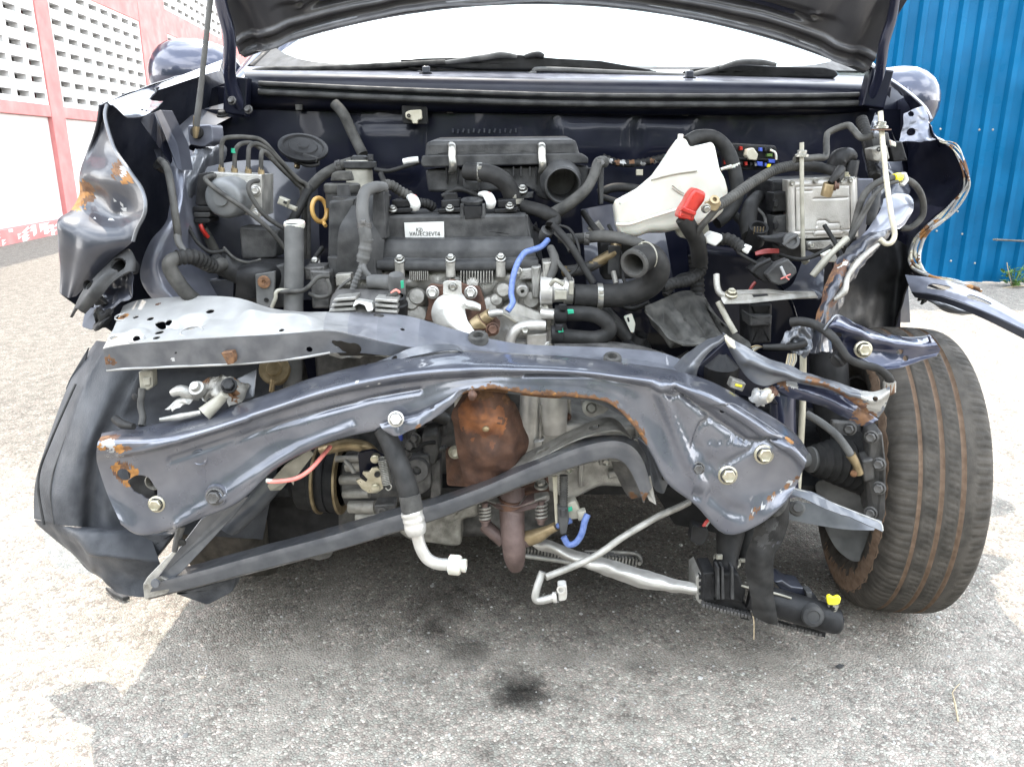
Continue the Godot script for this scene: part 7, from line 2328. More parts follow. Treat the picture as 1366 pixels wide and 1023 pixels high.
func under_front() -> void:
	var m := MB.new()
	# compressor with its clutch pulley
	var ac := part("compressor")
	var pc := C(424, 638, 1.36)
	m = MB.new()
	lathe(m, pc, Vector3(1, 0, 0.06), [[-0.05, 0.0], [-0.05, 0.03], [-0.03, 0.058], [-0.004, 0.06], [-0.002, 0.064], [0.003, 0.064]], 44)
	put(m, "clutch_plate", M.rubber, ac)
	m = MB.new()
	lathe(m, pc, Vector3(1, 0, 0.06), [[0.003, 0.0655], [0.008, 0.0665], [0.009, 0.062]], 44)
	put(m, "pulley_rim", M.brass, ac)
	m = MB.new()
	lathe(m, pc, Vector3(1, 0, 0.06), [[0.043, 0.062], [0.044, 0.066], [0.048, 0.0655], [0.049, 0.05]], 44)
	put(m, "pulley_rim", M.brass, ac)
	m = MB.new()
	lathe(m, pc, Vector3(1, 0, 0.06), [[0.008, 0.06], [0.011, 0.0625], [0.024, 0.0625], [0.025, 0.06], [0.027, 0.06], [0.028, 0.0625], [0.042, 0.0625], [0.043, 0.05]], 44)
	put(m, "pulley_band", M.plastic, ac)
	m = MB.new()
	lathe(m, pc + Vector3(0.055, 0, 0), Vector3(1, 0, 0), [[-0.005, 0.04], [0.0, 0.05], [0.055, 0.052], [0.07, 0.045], [0.1, 0.044], [0.11, 0.03], [0.11, 0]], 30)
	put(m, "compressor_body", M.alloy_dark, ac)
	for q in [[476, 622, 10], [468, 640, 9], [472, 658, 9], [480, 676, 12], [490, 690, 11], [462, 612, 6]]:
		m = MB.new()
		lathe(m, C(q[0], q[1], 1.31), Vector3(0.9, 0.1, 0.2), [[-0.02, 0.0], [-0.02, q[2] * 0.001], [0.03, q[2] * 0.001], [0.032, 0]], 14)
		put(m, "body_lug", M.alloy_dirty, ac)
	m = MB.new()
	tube(m, L([461, 615, 1.29, 466, 620, 1.28, 472, 630, 1.275, 466, 622, 1.28]), 0.004, 8)
	put(m, "wire_eye", M.alloy, ac)
	hose("gas_pipe", "brass", ac, [430, 600, 1.28, 446, 596, 1.27, 464, 593, 1.27, 482, 595, 1.27, 494, 601, 1.28, 504, 614, 1.3], 0.0105, 14)
	block("bracket_ear", "alloy_dark", ac, 1.25, [498, 674, 527, 672, 526, 684, 518, 692, 506, 690, 500, 684], 0.03, 0.003, 0.004)
	m = MB.new()
	lathe(m, C(510, 682, 1.248), Vector3(0, 0, 1), [[0, 0.008], [0.002, 0.0078], [0.002, 0.005], [-0.006, 0.0045], [-0.006, 0]], 16)
	put(m, "ear_bush", M.alloy_dark, ac)
	block("pump_casting", "alloy_dark", ac, 1.32, [562, 580, 584, 576, 586, 604, 580, 622, 566, 620], 0.06, 0.006, 0.008)
	m = MB.new()
	lathe(m, C(556, 627, 1.3), Vector3(0.0, 0.1, 1), [[-0.03, 0.024], [0.0, 0.022], [0.004, 0.02], [0.004, 0.008], [-0.008, 0.0075], [-0.008, 0]], 24)
	prism(m, rounded(Q(1.31, [544, 610, 572, 606, 576, 650, 560, 662, 548, 650]), 0.01), Vector3(0, 0, -0.04), 0.004)
	put(m, "pump_boss", M.alloy_dark, ac)
	block("pump_leg", "alloy_dark", ac, 1.33, [574, 616, 588, 612, 588, 660, 574, 668], 0.03, 0.003)
	for q in [[548, 594, 7], [554, 585, 6], [543, 604, 6]]:
		bolts("pump_bolt", "alloy_dark", ac, Vector3(-0.5, 0.2, 1), [q[0], q[1], 1.3], q[2] * 0.0012)
	# bonnet catch with its spring
	var la := part("bonnet_catch")
	plate("catch_back", "navy_dark", la, [477, 604, 1.22, 498, 600, 1.22, 512, 610, 1.22, 513, 650, 1.22, 498, 660, 1.22, 480, 640, 1.22], Vector3(0, 0, -0.008), 0.005)
	m = MB.new()
	prism(m, Q(1.2, [474, 641, 481, 638, 486, 641, 489, 639, 483, 632, 484, 629, 493, 629, 496, 624, 503, 623, 507, 627, 510, 631, 511, 645, 511, 652, 503, 658, 491, 658, 482, 652]), Vector3(0, 0, -0.004), 0.0008)
	put(m, "catch_pawl", M.zinc, la)
	for q in [[500, 612], [501, 651]]:
		m = MB.new()
		lathe(m, C(q[0], q[1], 1.198), Vector3(0, 0.05, 1), [[-0.01, 0.0072], [0.0025, 0.0072], [0.003, 0.0066], [0.003, 0]], 20)
		put(m, "catch_rivet", M.zinc, la)
	m = MB.new()
	lathe(m, C(503, 633, 1.1975), Vector3(0, 0, 1), [[0, 0.005], [0.001, 0.005], [0.001, 0.003], [-0.001, 0]], 14)
	prism(m, rounded(Q(1.1985, [483, 634, 490, 640, 488, 643, 481, 638]), 0.001), Vector3(0, 0, -0.002), 0.0003)
	put(m, "catch_slot", M.rubber, la)
	m = MB.new()
	coil(m, C(510, 611, 1.19), C(516, 645, 1.19), 0.0072, 0.0013, 15)
	tube(m, L([516, 645, 1.19, 520, 646, 1.188, 522, 650, 1.188, 518, 654, 1.188, 514, 651, 1.188]), 0.0013, 6)
	put(m, "catch_spring", M.steel, la)
	# drooping gas hose with a crimped alloy end
	var gh := part("gas_hose")
	hose("hose_wall", "rubber", gh, [510, 572, 1.13, 520, 590, 1.12, 532, 618, 1.1, 542, 645, 1.085, 550, 680, 1.075], [0.014, 0.0155, 0.0155, 0.016], 16)
	hose("hose_scuff", "rubber_dusty", gh, [546, 660, 1.079, 550, 681, 1.0745], [0.0163, 0.0164], 16)
	m = MB.new()
	tube(m, L([548, 681, 1.075, 551, 690, 1.074, 553, 700, 1.073, 556, 712, 1.072]), [0.0158, 0.017, 0.0155, 0.0168, 0.0155, 0.0168, 0.0158, 0.0135], 16, 6)
	put(m, "crimp_sleeve", M.alloy_bright, gh)
	hose("bent_pipe", "alloy_bright", gh, [556, 712, 1.072, 561, 730, 1.07, 570, 745, 1.068, 584, 752, 1.066, 602, 753, 1.065], 0.0092, 14)
	m = MB.new()
	lathe(m, C(600, 753, 1.065), Vector3(1, -0.02, 0.12), [[-0.002, 0.012], [0.0, 0.0152], [0.014, 0.0155], [0.017, 0.0135], [0.017, 0.0102], [0.019, 0.0095], [0.021, 0.0102], [0.025, 0.0102], [0.0255, 0.0075], [0.02, 0.007], [0.02, 0]], 22)
	put(m, "end_fitting", M.white, gh)
	# converter cover, rust red in the middle
	var cv := part("converter_cover")
	m = MB.new()
	var cr2 := loft([L([632, 512, 1.2, 645, 511, 1.195, 660, 514, 1.195, 672, 530, 1.2, 680, 540, 1.22]), L([622, 526, 1.205, 640, 524, 1.188, 662, 526, 1.186, 678, 536, 1.2, 692, 552, 1.225]), L([604, 550, 1.21, 630, 551, 1.182, 660, 553, 1.18, 682, 560, 1.2, 699, 574, 1.235]), L([606, 575, 1.215, 630, 580, 1.184, 660, 584, 1.182, 686, 586, 1.2, 704, 587, 1.24]), L([612, 610, 1.22, 636, 614, 1.195, 660, 614, 1.19, 684, 604, 1.2, 702, 598, 1.235]), L([622, 645, 1.23, 640, 645, 1.21, 660, 640, 1.21, 684, 622, 1.21, 696, 612, 1.235])], 70, 12)
	sheet(m, fold(crumple(cr2, 0.005, 14), 0.006, 12), 0.0015)
	put(m, "cover_shell", M.rust_dark, cv, [[C(642, 560, 1.182), 0.034, M.rust_glow], [C(646, 524, 1.185), 0.012, M.rust], [C(640, 512, 1.195), 0.01, M.rust], [C(676, 530, 1.2), 0.008, M.rust]], "rust red converter cover dented at its top")
	m = MB.new()
	ball(m, C(648, 572, 1.162), Vector3(0.006, 0.005, 0.004))
	put(m, "cover_dimple", M.brass, cv)
	plate("cover_plate", "shield", cv, [606, 530, 1.23, 632, 524, 1.21, 630, 553, 1.21, 606, 550, 1.23], Vector3(0, 0, -0.004), 0.002)
	# down pipe, sprung flange
	var dp := part("exhaust_pipe")
	m = MB.new()
	tube(m, L([684, 650, 1.25, 683, 680, 1.235, 684, 710, 1.22, 686, 738, 1.215, 688, 756, 1.23]), [0.0215, 0.0225, 0.021, 0.0205, 0.019, 0.013], 24)
	put(m, "pipe_bend", M.exhaust, dp)
	m = MB.new()
	lathe(m, C(683, 672, 1.238), Vector3(0.04, 1, 0.1), [[-0.006, 0.0], [-0.006, 0.024], [0.004, 0.025], [0.012, 0.022], [0.012, 0]], 28)
	put(m, "pipe_collar", M.rust_dark, dp)
	m = MB.new()
	prism(m, rounded(L([650, 668, 1.24, 676, 660, 1.245, 724, 651, 1.24, 733, 655, 1.24, 733, 662, 1.24, 724, 666, 1.235, 690, 672, 1.225, 660, 674, 1.235]), 0.006), Vector3(0, 0.006, -0.05), 0.002)
	put(m, "upper_flange", M.rust_dark, dp)
	m = MB.new()
	prism(m, rounded(L([640, 664, 1.245, 664, 672, 1.22, 690, 676, 1.21, 716, 666, 1.215, 732, 660, 1.225, 734, 667, 1.225, 718, 678, 1.215, 692, 684, 1.21, 664, 680, 1.22, 642, 672, 1.245]), 0.004), Vector3(0, 0.002, -0.05), 0.002)
	put(m, "lower_flange", M.alloy_dirty, dp, [[C(690, 680, 1.215), 0.03, M.exhaust]])
	for q in [[647, 676, 647, 692], [722, 672, 722, 690]]:
		m = MB.new()
		coil(m, C(q[0], q[1] - 2, 1.225), C(q[2], q[3], 1.22), 0.0088, 0.0024, 4)
		put(m, "flange_spring", M.alloy_dirty, dp)
		m = MB.new()
		lathe(m, C(q[2], q[3], 1.22), Vector3.DOWN, [[-0.03, 0.0], [-0.03, 0.0055], [0.0, 0.0055], [0.0, 0.0105], [0.003, 0.0105], [0.003, 0.007], [0.012, 0.0065], [0.012, 0]], 8)
		put(m, "spring_bolt", M.exhaust, dp)
	bolts("flange_nut", "steel", dp, Vector3(0, 1, 0.2), [722, 647, 1.235], 0.009)
	m = MB.new()
	tube(m, L([698, 720, 1.225, 716, 715, 1.215, 732, 707, 1.205, 742, 702, 1.2]), [0.0145, 0.013, 0.0085, 0.008], 12, 4)
	put(m, "oxygen_sensor", M.brass, dp, [[C(700, 720, 1.222), 0.014, M.exhaust]])
	m = MB.new()
	tube(m, L([646, 700, 1.25, 660, 712, 1.24, 672, 722, 1.235]), 0.012, 8)
	put(m, "pipe_strut", M.exhaust, dp)
	# sensor lead and plug hanging on a steel strap
	var sl := part("sensor_lead")
	plate("steel_stay", "cream", sl, [737, 636, 1.21, 744, 635, 1.21, 744, 698, 1.2, 741, 700, 1.2], Vector3(0.0, 0, -0.004), 0.001)
	hose("ribbed_sleeve", "rubber_dusty", sl, [752, 634, 1.2, 752, 660, 1.195, 751, 682, 1.19], 0.0072, 12, 0.004)
	m = MB.new()
	prism(m, rounded(Q(1.18, [744, 678, 758, 678, 759, 694, 756, 712, 748, 714, 745, 698]), 0.002), Vector3(0, 0, -0.018), 0.002)
	prism(m, Q(1.175, [749, 680, 754, 680, 754, 690, 749, 690]), Vector3(0, 0, -0.006), 0.001)
	put(m, "plug_body", M.plastic_grey, sl)
	m = MB.new()
	prism(m, rounded(Q(1.195, [756, 672, 768, 668, 774, 680, 773, 692, 758, 694]), 0.003), Vector3(0, 0, -0.02), 0.002)
	prism(m, rounded(Q(1.185, [770, 684, 782, 682, 782, 692, 772, 696]), 0.002), Vector3(0, 0, -0.015), 0.002)
	put(m, "plug_mate", M.milky, sl)
	block("green_mark", "green", sl, 1.192, [757, 678, 763, 676, 764, 681, 758, 683], 0.003, 0.0004)
	hose("blue_lead", "blue_wire", sl, [784, 686, 1.185, 780, 696, 1.18, 776, 712, 1.178, 768, 724, 1.178, 758, 726, 1.18, 752, 716, 1.182], 0.0055, 10)
	hose("blue_lead", "blue_wire", sl, [744, 702, 1.2, 752, 698, 1.195, 762, 694, 1.192], 0.005, 8)
	# thin refrigerant pipe with a block end
	var rp := part("refrigerant_pipe")
	hose("pipe_run", "alloy_dirty", rp, [919, 670, 1.2, 905, 677, 1.18, 880, 688, 1.16, 862, 698, 1.15, 830, 717, 1.13, 790, 744, 1.11, 728, 770, 1.08], 0.0056, 12)
	hose("pipe_hook", "alloy", rp, [724, 763, 1.085, 722, 768, 1.083, 717, 782, 1.075, 714, 796, 1.07, 718, 801, 1.068, 728, 800, 1.066, 742, 796, 1.064], 0.0062, 12)
	m = MB.new()
	lathe(m, C(738, 797, 1.064), Vector3(1, 0.15, 0.1), [[0, 0.006], [0.0, 0.0085], [0.005, 0.0085], [0.006, 0.007]], 14)
	prism(m, rounded(Q(1.06, [744, 782, 756, 781, 757, 792, 756, 801, 745, 803, 745, 792]), 0.004), Vector3(0, 0, -0.016), 0.002)
	lathe(m, C(749, 786, 1.058), Vector3(-0.3, 0.1, 1), [[0, 0.007], [0.003, 0.0068], [0.003, 0.004], [-0.004, 0.0035], [-0.004, 0]], 16)
	put(m, "pipe_block", M.alloy_bright, rp)
	# loose black plug with red leads
	var bp := part("loose_plug")
	block("plug_shell", "plastic", bp, 1.18, [924, 700, 944, 706, 947, 712, 940, 726, 934, 729, 921, 722], 0.02, 0.003, 0.003)
	for i in 3:
		hose("plug_lead", "red" if i < 2 else "milky", bp, [938 + i * 2, 702, 1.18, 942 + i * 2, 696, 1.182, 946 + i * 2, 692, 1.185, 948 + i * 3, 684, 1.2], 0.0022, 6)
	# red lead and pale tongue under the left end of the beam
	hose("red_lead", "pink_wire", car, [357, 642, 1.12, 372, 642, 1.12, 395, 638, 1.125, 414, 626, 1.13, 430, 608, 1.15, 440, 596, 1.18], 0.0036, 8)
	hose("lead_tip", "white", car, [355, 641, 1.12, 367, 642.5, 1.12], 0.0036, 8)
	plate("pale_tongue", "milky", car, [356, 648, 1.18, 364, 638, 1.18, 380, 620, 1.19, 412, 600, 1.2, 418, 606, 1.2, 392, 640, 1.19, 391, 648, 1.19, 386, 640, 1.19, 374, 654, 1.18, 360, 655, 1.18], Vector3(0, 0, -0.003), 0.002)
	hose("frame_leg", "grey_paint", car, [356, 640, 1.3, 330, 668, 1.28, 300, 700, 1.27], [0.03, 0.032, 0.026], 14)
	m = MB.new()
	box(m, Vector3(0.1, 0.27, -1.78), Vector3(1.3, 0.02, 0.42))
	box(m, Vector3(-0.3, 0.27, -1.5), Vector3(0.5, 0.02, 0.2))
	box(m, Vector3(0.45, 0.275, -1.5), Vector3(0.62, 0.02, 0.2))
	put(m, "added_undertray", M.plastic, car)  # plates added under the engine to stop sun leaking onto the ground
	# subframe web behind the lower bar
	m = MB.new()
	var wb := loft([L([640, 648, 1.24, 690, 612, 1.24, 730, 592, 1.235, 762, 575, 1.23, 800, 560, 1.23, 820, 560, 1.23, 832, 572, 1.235]), L([640, 652, 1.19, 692, 624, 1.19, 732, 606, 1.185, 764, 590, 1.18, 800, 578, 1.18, 826, 576, 1.18, 842, 586, 1.19])], 90, 14)
	sheet(m, wb, 0.002, [[C(795, 577, 1.205), 0.0105], [C(730, 603, 1.21), 0.0085], [C(722, 606, 1.21), 0.0085]])
	put(m, "subframe_web", M.alloy_dirty, car)
	m = MB.new()
	sheet(m, crumple(loft([L([816, 616, 1.24, 846, 616, 1.22, 860, 632, 1.21]), L([826, 640, 1.24, 850, 644, 1.22, 862, 650, 1.21]), L([836, 656, 1.24, 846, 665, 1.23, 858, 662, 1.22])], 20, 6), 0.006, 22), 0.002)
	put(m, "torn_web", M.alloy_dark, car, [[C(845, 661, 1.23), 0.008, M.rust]])
	plate("grey_gusset", "grey_paint", car, [850, 582, 1.28, 862, 592, 1.28, 893, 640, 1.25, 886, 660, 1.25, 874, 655, 1.25, 860, 618, 1.27], Vector3(0, 0, -0.008), 0.006)
	m = MB.new()
	lathe(m, C(886, 637, 1.248), Vector3(0, 0, 1), [[0, 0.0045], [0.0012, 0.0045], [0.0012, 0.003], [-0.001, 0]], 12)
	put(m, "gusset_hole", M.rubber, car)
	plate("dark_skirt", "plastic", car, [870, 650, 1.4, 930, 650, 1.38, 985, 690, 1.36, 1000, 720, 1.36, 900, 700, 1.4], Vector3(0, 0, -0.02), 0.006)


func front_frame() -> void:
	# upper cross bar: dusty top plate, grey face, holes, rust
	var u := part("upper_cross_bar")
	var m := MB.new()
	var r0 := L([164, 409, 1.31, 182, 402, 1.32, 215, 398, 1.32, 260, 396, 1.32, 306, 397, 1.31, 330, 402, 1.3, 360, 412, 1.29, 400, 417, 1.28, 440, 417, 1.28, 490, 418, 1.28, 540, 422, 1.28, 595, 437, 1.27, 650, 452, 1.27, 700, 460, 1.27, 760, 463, 1.27, 820, 465, 1.27, 880, 471, 1.27, 925, 488, 1.27])
	var r1 := L([137, 466, 1.17, 160, 461, 1.17, 205, 457, 1.17, 255, 453, 1.17, 305, 450, 1.17, 335, 449, 1.17, 366, 447, 1.17, 402, 444, 1.17, 440, 441, 1.17, 480, 449, 1.175, 520, 459, 1.185, 575, 468, 1.19, 640, 476, 1.2, 700, 480, 1.2, 760, 482, 1.2, 820, 486, 1.2, 880, 494, 1.2, 925, 508, 1.2])
	var mid := PackedVector3Array()
	for i in r0.size():
		mid.append(r0[i].lerp(r1[i], 0.5) + Vector3(0, (0.012 if i >= 4 and i <= 7 else -0.004) , 0))
	mid[4] += Vector3(0, -0.018, 0)
	m = MB.new()
	var tp := loft([r0, mid, r1], 330, 24, false, 6)
	for i in tp.size():
		var row: PackedVector3Array = tp[i]
		for j in row.size():
			var d := row[j].distance_to(C(254, 436, 1.235))
			row[j].y -= 0.014 * (1.0 - smoothstep(0.012, 0.034, d))
			d = row[j].distance_to(C(183, 450, 1.2))
			row[j].y += 0.006 * (1.0 - smoothstep(0.012, 0.022, d))
			d = row[j].distance_to(C(222, 440, 1.23))
			row[j].y -= 0.012 * (1.0 - smoothstep(0.004, 0.02, d))
		tp[i] = row
	tp = crumple(tp, 0.0012, 9)
	var holes := []
	for h in [[164, 424, 0.0045], [182, 424, 0.005], [187, 426, 0.004], [201, 427, 0.006], [209, 411, 0.003], [152, 451, 0.006], [183, 453, 0.006], [280, 416, 0.0068], [376, 442, 0.0045], [504, 421, 0.0062], [508, 422, 0.0062], [537, 440, 0.004], [216, 434, 0.009], [226, 430, 0.006], [212, 444, 0.007], [208, 452, 0.006], [254, 442, 0.0095]]:
		holes.append([on_sheet(tp, h[0], h[1]), h[2]])
	# paler left end: a sunlit patch put into the dust tone
	var cutl := [0, 0, 0, 0, 0, 330]
	var edge := [0, 436, 466, 505, 560]
	for j in 330:
		for k in [1, 2, 3, 4]:
			if seen(tp[12][j]).x < edge[k]:
				cutl[k] = j
	for k in [1, 2, 3, 4]:
		var m2 := MB.new()
		var sub := []
		for r in tp:
			sub.append(r.slice(cutl[k], cutl[k + 1] + 1))
		sheet(m2, sub, 0.0015, holes, 24)
		put(m2, "bar_top", M[["", "dusty_worn", "half_dusty", "satin_worn", "bar_satin"][k]], u)
	for i in tp.size():
		tp[i] = tp[i].slice(0, cutl[1] + 1)
	sheet(m, tp, 0.0015, holes, 24)
	var pt := [[on_sheet(tp, 164, 424), 0.0095, M.rust_orange], [on_sheet(tp, 164, 424), 0.006, M.rust], [C(176, 413, 1.3), 0.004, M.rust_dark], [C(210, 406, 1.3), 0.004, M.rust_dark]]
	var top := put(m, "bar_top", M.dusty_paint, u, pt, "dusty top of the bar with its sunlit patch put into the colour")
	m = MB.new()
	var r2 := L([142, 494, 1.175, 165, 492, 1.175, 208, 490, 1.175, 255, 488, 1.175, 305, 486, 1.175, 335, 484, 1.175, 366, 481, 1.175, 402, 477, 1.175, 440, 470, 1.18, 480, 470, 1.185, 520, 474, 1.19, 575, 480, 1.2, 640, 486, 1.21])
	var fr := loft([r1.slice(0, 13), r2], 260, 14, false, 6)
	fr = crumple(fr, 0.002, 10)
	var fh := []
	for h in [[234, 468, 0.003], [235, 472, 0.003], [412, 466, 0.0048], [146, 482, 0.0035]]:
		fh.append([on_sheet(fr, h[0], h[1]), h[2]])
	for i in 7:
		fh.append([on_sheet(fr, 446 + i * 4.2, 456 + i * 1.6), 0.004 + 0.0013 * i])
	sheet(m, fr, 0.0015, fh)
	put(m, "bar_face", M.grey_paint, u, [[on_sheet(fr, 146, 482), 0.009, M.rust], [on_sheet(fr, 231, 478), 0.003, M.mark]])
	for q in [[164, 424, 1.272, 0.0125], [183, 453, 1.197, 0.0115], [152, 451, 1.2, 0.009], [255, 442, 1.222, 0.0165]]:
		m = MB.new()
		var rr := ring(on_sheet(tp, q[0], q[1]) + Vector3(0, 0.001, 0), Vector3(0, 0.9, 0.25), q[3], 26)
		rr.append(rr[0])
		tube(m, rr, 0.0016, 6, 1)
		put(m, "pressed_ring", M.dusty_paint, u)
	m = MB.new()
	tube(m, r2.slice(0, 9), 0.0024, 6)
	put(m, "bar_lip", M.dusty_paint, u)
	m = MB.new()
	prism(m, rounded(Q(1.155, [294, 471, 309, 469, 312, 477, 311, 485, 303, 487, 297, 476]), 0.001), Vector3(0, 0, -0.015), 0.001)
	put(m, "rusty_clip", M.rust, u)
	for q in [[638, 451, 1.255, 0.0165], [817, 479, 1.215, 0.0145]]:
		m = MB.new()
		lathe(m, C(q[0], q[1], q[2]), Vector3(0, 1, 0.35), [[-0.006, q[3]], [0.004, q[3]], [0.006, q[3] * 0.9], [0.006, q[3] * 0.55], [-0.002, q[3] * 0.5], [-0.002, 0]], 24)
		put(m, "rubber_grommet", M.rubber_dusty, u)
	m = MB.new()
	lathe(m, C(256, 443, 1.22), Vector3(0, 0.8, 0.6), [[-0.012, 0.008], [-0.004, 0.008], [-0.003, 0.006], [-0.003, 0]], 12)
	put(m, "sunk_stud", M.steel, u)
	m = MB.new()
	prism(m, rounded(Q(1.195, [726, 475, 744, 475, 744, 479, 726, 479]), 0.002), Vector3(0, 0, -0.003), 0.0005)
	put(m, "slot_plug", M.rubber, u)
	# second layer of the bar folded over the beam's crown
	m = MB.new()
	sheet(m, crumple(loft([L([498, 486, 1.19, 525, 474, 1.185, 555, 463, 1.18, 600, 460, 1.18, 612, 466, 1.18]), L([510, 492, 1.175, 532, 482, 1.17, 560, 473, 1.165, 605, 468, 1.165, 625, 474, 1.17])], 60, 10), 0.003, 16), 0.0015, [[C(526, 478, 1.178), 0.0055]])
	put(m, "folded_flange", M.grey_paint, u)
	m = MB.new()
	sheet(m, loft([L([740, 458, 1.33, 800, 456, 1.33, 860, 464, 1.32, 920, 485, 1.3]), L([740, 466, 1.29, 800, 466, 1.28, 860, 474, 1.28, 920, 498, 1.27])], 20, 4), 0.002)
	put(m, "rear_flange", M.alloy_dark, u)

	# the big bowed beam
	var b := part("bumper_beam")
	var st := [[137, 578, 130, 592, 127, 622, 160, 697], [163, 573, 162, 590, 160, 617, 184, 711], [210, 567, 210, 588, 212, 606, 222, 704], [260, 558, 262, 577, 265, 590, 268, 688], [310, 544, 312, 561, 315, 572, 316, 666], [360, 526, 362, 545, 364, 555, 364, 624], [410, 508, 412, 528, 414, 539, 412, 598], [460, 493, 462, 513, 464, 525, 462, 580], [510, 482, 512, 502, 514, 516, 512, 569], [560, 474, 562, 496, 563, 510, 560, 555], [610, 469, 612, 492, 612, 505, 606, 528], [660, 471, 662, 491, 662, 502, 656, 517], [710, 475, 712, 493, 712, 502, 710, 526], [760, 479, 762, 496, 762, 504, 765, 529], [810, 484, 812, 501, 812, 509, 812, 536], [860, 490, 860, 507, 858, 521, 846, 566], [905, 497, 903, 515, 897, 530, 870, 602], [950, 511, 948, 529, 940, 546, 893, 640], [995, 536, 992, 554, 985, 570, 930, 668], [1035, 560, 1030, 579, 1020, 596, 970, 708], [1062, 581, 1058, 597, 1054, 613, 1014, 697], [1078, 604, 1075, 614, 1072, 632, 1050, 666]]
	var T := PackedVector3Array()
	var A := PackedVector3Array()
	var B := PackedVector3Array()
	var Mi := PackedVector3Array()
	var Bt := PackedVector3Array()
	var Bl := PackedVector3Array()
	var Tb := PackedVector3Array()
	for i in st.size():
		var s: Array = st[i]
		var e := absf(i - 10.5) / 10.5
		var d := 1.1 + 0.02 * (1.0 - e * e)
		T.append(C(s[0], s[1], d + 0.06))
		Tb.append(C(s[0], s[1], d + 0.06) + Vector3(0, -0.012, -0.03))
		A.append(C(s[2], s[3], d))
		B.append(C(s[4], s[5], d + 0.004))
		var k := 0.016 if i < 6 or i > 15 else 0.008
		Mi.append(C(lerpf(s[4], s[6], 0.45), lerpf(s[5], s[7], 0.45), d + k))
		Bt.append(C(s[6], s[7], d + 0.006))
		Bl.append(C(s[6], s[7], d + 0.006) + Vector3(0, 0.002, -0.018))
	var T2 := PackedVector3Array()
	var A2 := PackedVector3Array()
	for i in st.size():
		var s2: Array = st[i]
		T2.append(T[i].lerp(A[i], 0.72) + Vector3(0, 0.002, -0.004))
		A2.append(A[i].lerp(B[i], 0.4) + Vector3(0, 0, 0.0015))
		B[i] += Vector3(0, 0, -0.006)
	var rows := loft([Tb, T, T2, A, A2, B, Mi, Bt, Bl], 430, 9)
	# pressed grooves and creases, flat pads round the bolts
	var lines := [[[902, 520, 950, 556, 997, 590, 1016, 592, 1060, 586], 9.0, 0.011], [[924, 588, 933, 564, 946, 561], 5.0, 0.005], [[926, 590, 956, 624, 1006, 598], 6.0, 0.006], [[226, 614, 330, 580, 420, 552, 505, 528, 560, 520], 6.0, 0.007], [[236, 700, 330, 640, 400, 596, 470, 568], 7.0, -0.006],
		[[880, 520, 896, 560, 912, 600, 936, 650], 12.0, -0.011], [[948, 660, 968, 676, 990, 686], 10.0, 0.008], [[700, 500, 800, 502, 860, 515, 900, 530], 5.0, 0.004], [[160, 606, 240, 588, 330, 560], 5.0, -0.004]]
	for i in rows.size():
		var row: PackedVector3Array = rows[i]
		for j in row.size():
			var p := row[j]
			if i > 20:
				var q := seen(p)
				for l in lines:
					var d := off_line(q, l[0])
					if d < l[1]:
						p.z -= l[2] * (1.0 - d / l[1]) * (1.0 - 0.3 * d / l[1])
				if q.x > 930 and q.x < 1050 and q.y < 590 and q.y > 540:
					p.z -= 0.004 * smoothstep(930, 950, q.x) * (1.0 - smoothstep(1030, 1050, q.x))
			for w in [[265, 608, 1.1, 0.016, 0.005], [288, 664, 1.11, 0.018, 0.006], [931, 660, 1.11, 0.014, -0.006]]:
				p.z += w[4] * (1.0 - smoothstep(w[3] * 0.6, w[3], p.distance_to(C(w[0], w[1], w[2]))))
			row[j] = p
		rows[i] = row
	rows = fold(crumple(rows, 0.003, 3.0), 0.0016, 4.0)
	var bh := []
	var near := func(x: float, y: float) -> Vector3: return on_sheet(rows.slice(20), x, y)
	for h in [[165, 633, 0.0105], [190, 648, 0.017], [200, 656, 0.013], [176, 643, 0.006], [268, 614, 0.0055], [939, 566, 0.007], [964, 548, 0.004], [928, 583, 0.0045], [994, 619, 0.0052]]:
		bh.append([near.call(h[0], h[1]), h[2]])
	m = MB.new()
	sheet(m, rows, 0.0018, bh)
	var bp := []
	for h in [[163, 626, 0.015, M.rust_dark], [142, 586, 0.016, M.rust_dark], [158, 622, 0.009, M.rust_orange], [168, 621, 0.009, M.rust], [178, 631, 0.009, M.rust_orange], [170, 645, 0.008, M.rust_orange], [160, 640, 0.006, M.rust], [140, 582, 0.011, M.rust], [137, 596, 0.007, M.rust_orange], [146, 592, 0.01, M.mark], [160, 598, 0.007, M.rust_orange], [172, 597, 0.006, M.rust], [1056, 588, 0.008, M.rust_orange]]:
		bp.append([near.call(h[0], h[1]), h[2], h[3]])
	for i in 26:
		bp.append([C(132 + rng.randf() * 60, 590 + rng.randf() * 40, 1.105), 0.001 + rng.randf() * 0.0022, M.mark])
	for i in 60:
		var q := 10.0 + 5.6 * i / 59.0
		var k := int(q)
		var ed := Bt[k].lerp(Bt[mini(k + 1, 21)], q - k)
		bp.append([ed, 0.0035 + 0.0035 * absf(sin(i * 2.1)), M.rust if i % 3 else (M.rust_orange if i % 2 else M.rust_dark)])
	for i in 22:
		bp.append([near.call(1068 - i * 4.2, 634 + i * 3.3), 0.0022 + 0.0022 * absf(sin(i * 1.7)), M.rust if i % 3 else M.mark])
	for i in 20:
		bp.append([C(rng.randf_range(430, 560), rng.randf_range(500, 570), 1.115), 0.0016 + rng.randf() * 0.0016, M.mark])
	put(m, "beam_shell", M.beam_paint, b, bp, "bowed painted beam with rust at its ends and torn lower edge")
	var bolt_at := func(x: float, y: float) -> Vector3: return near.call(x, y) + Vector3(0, 0, 0.002)
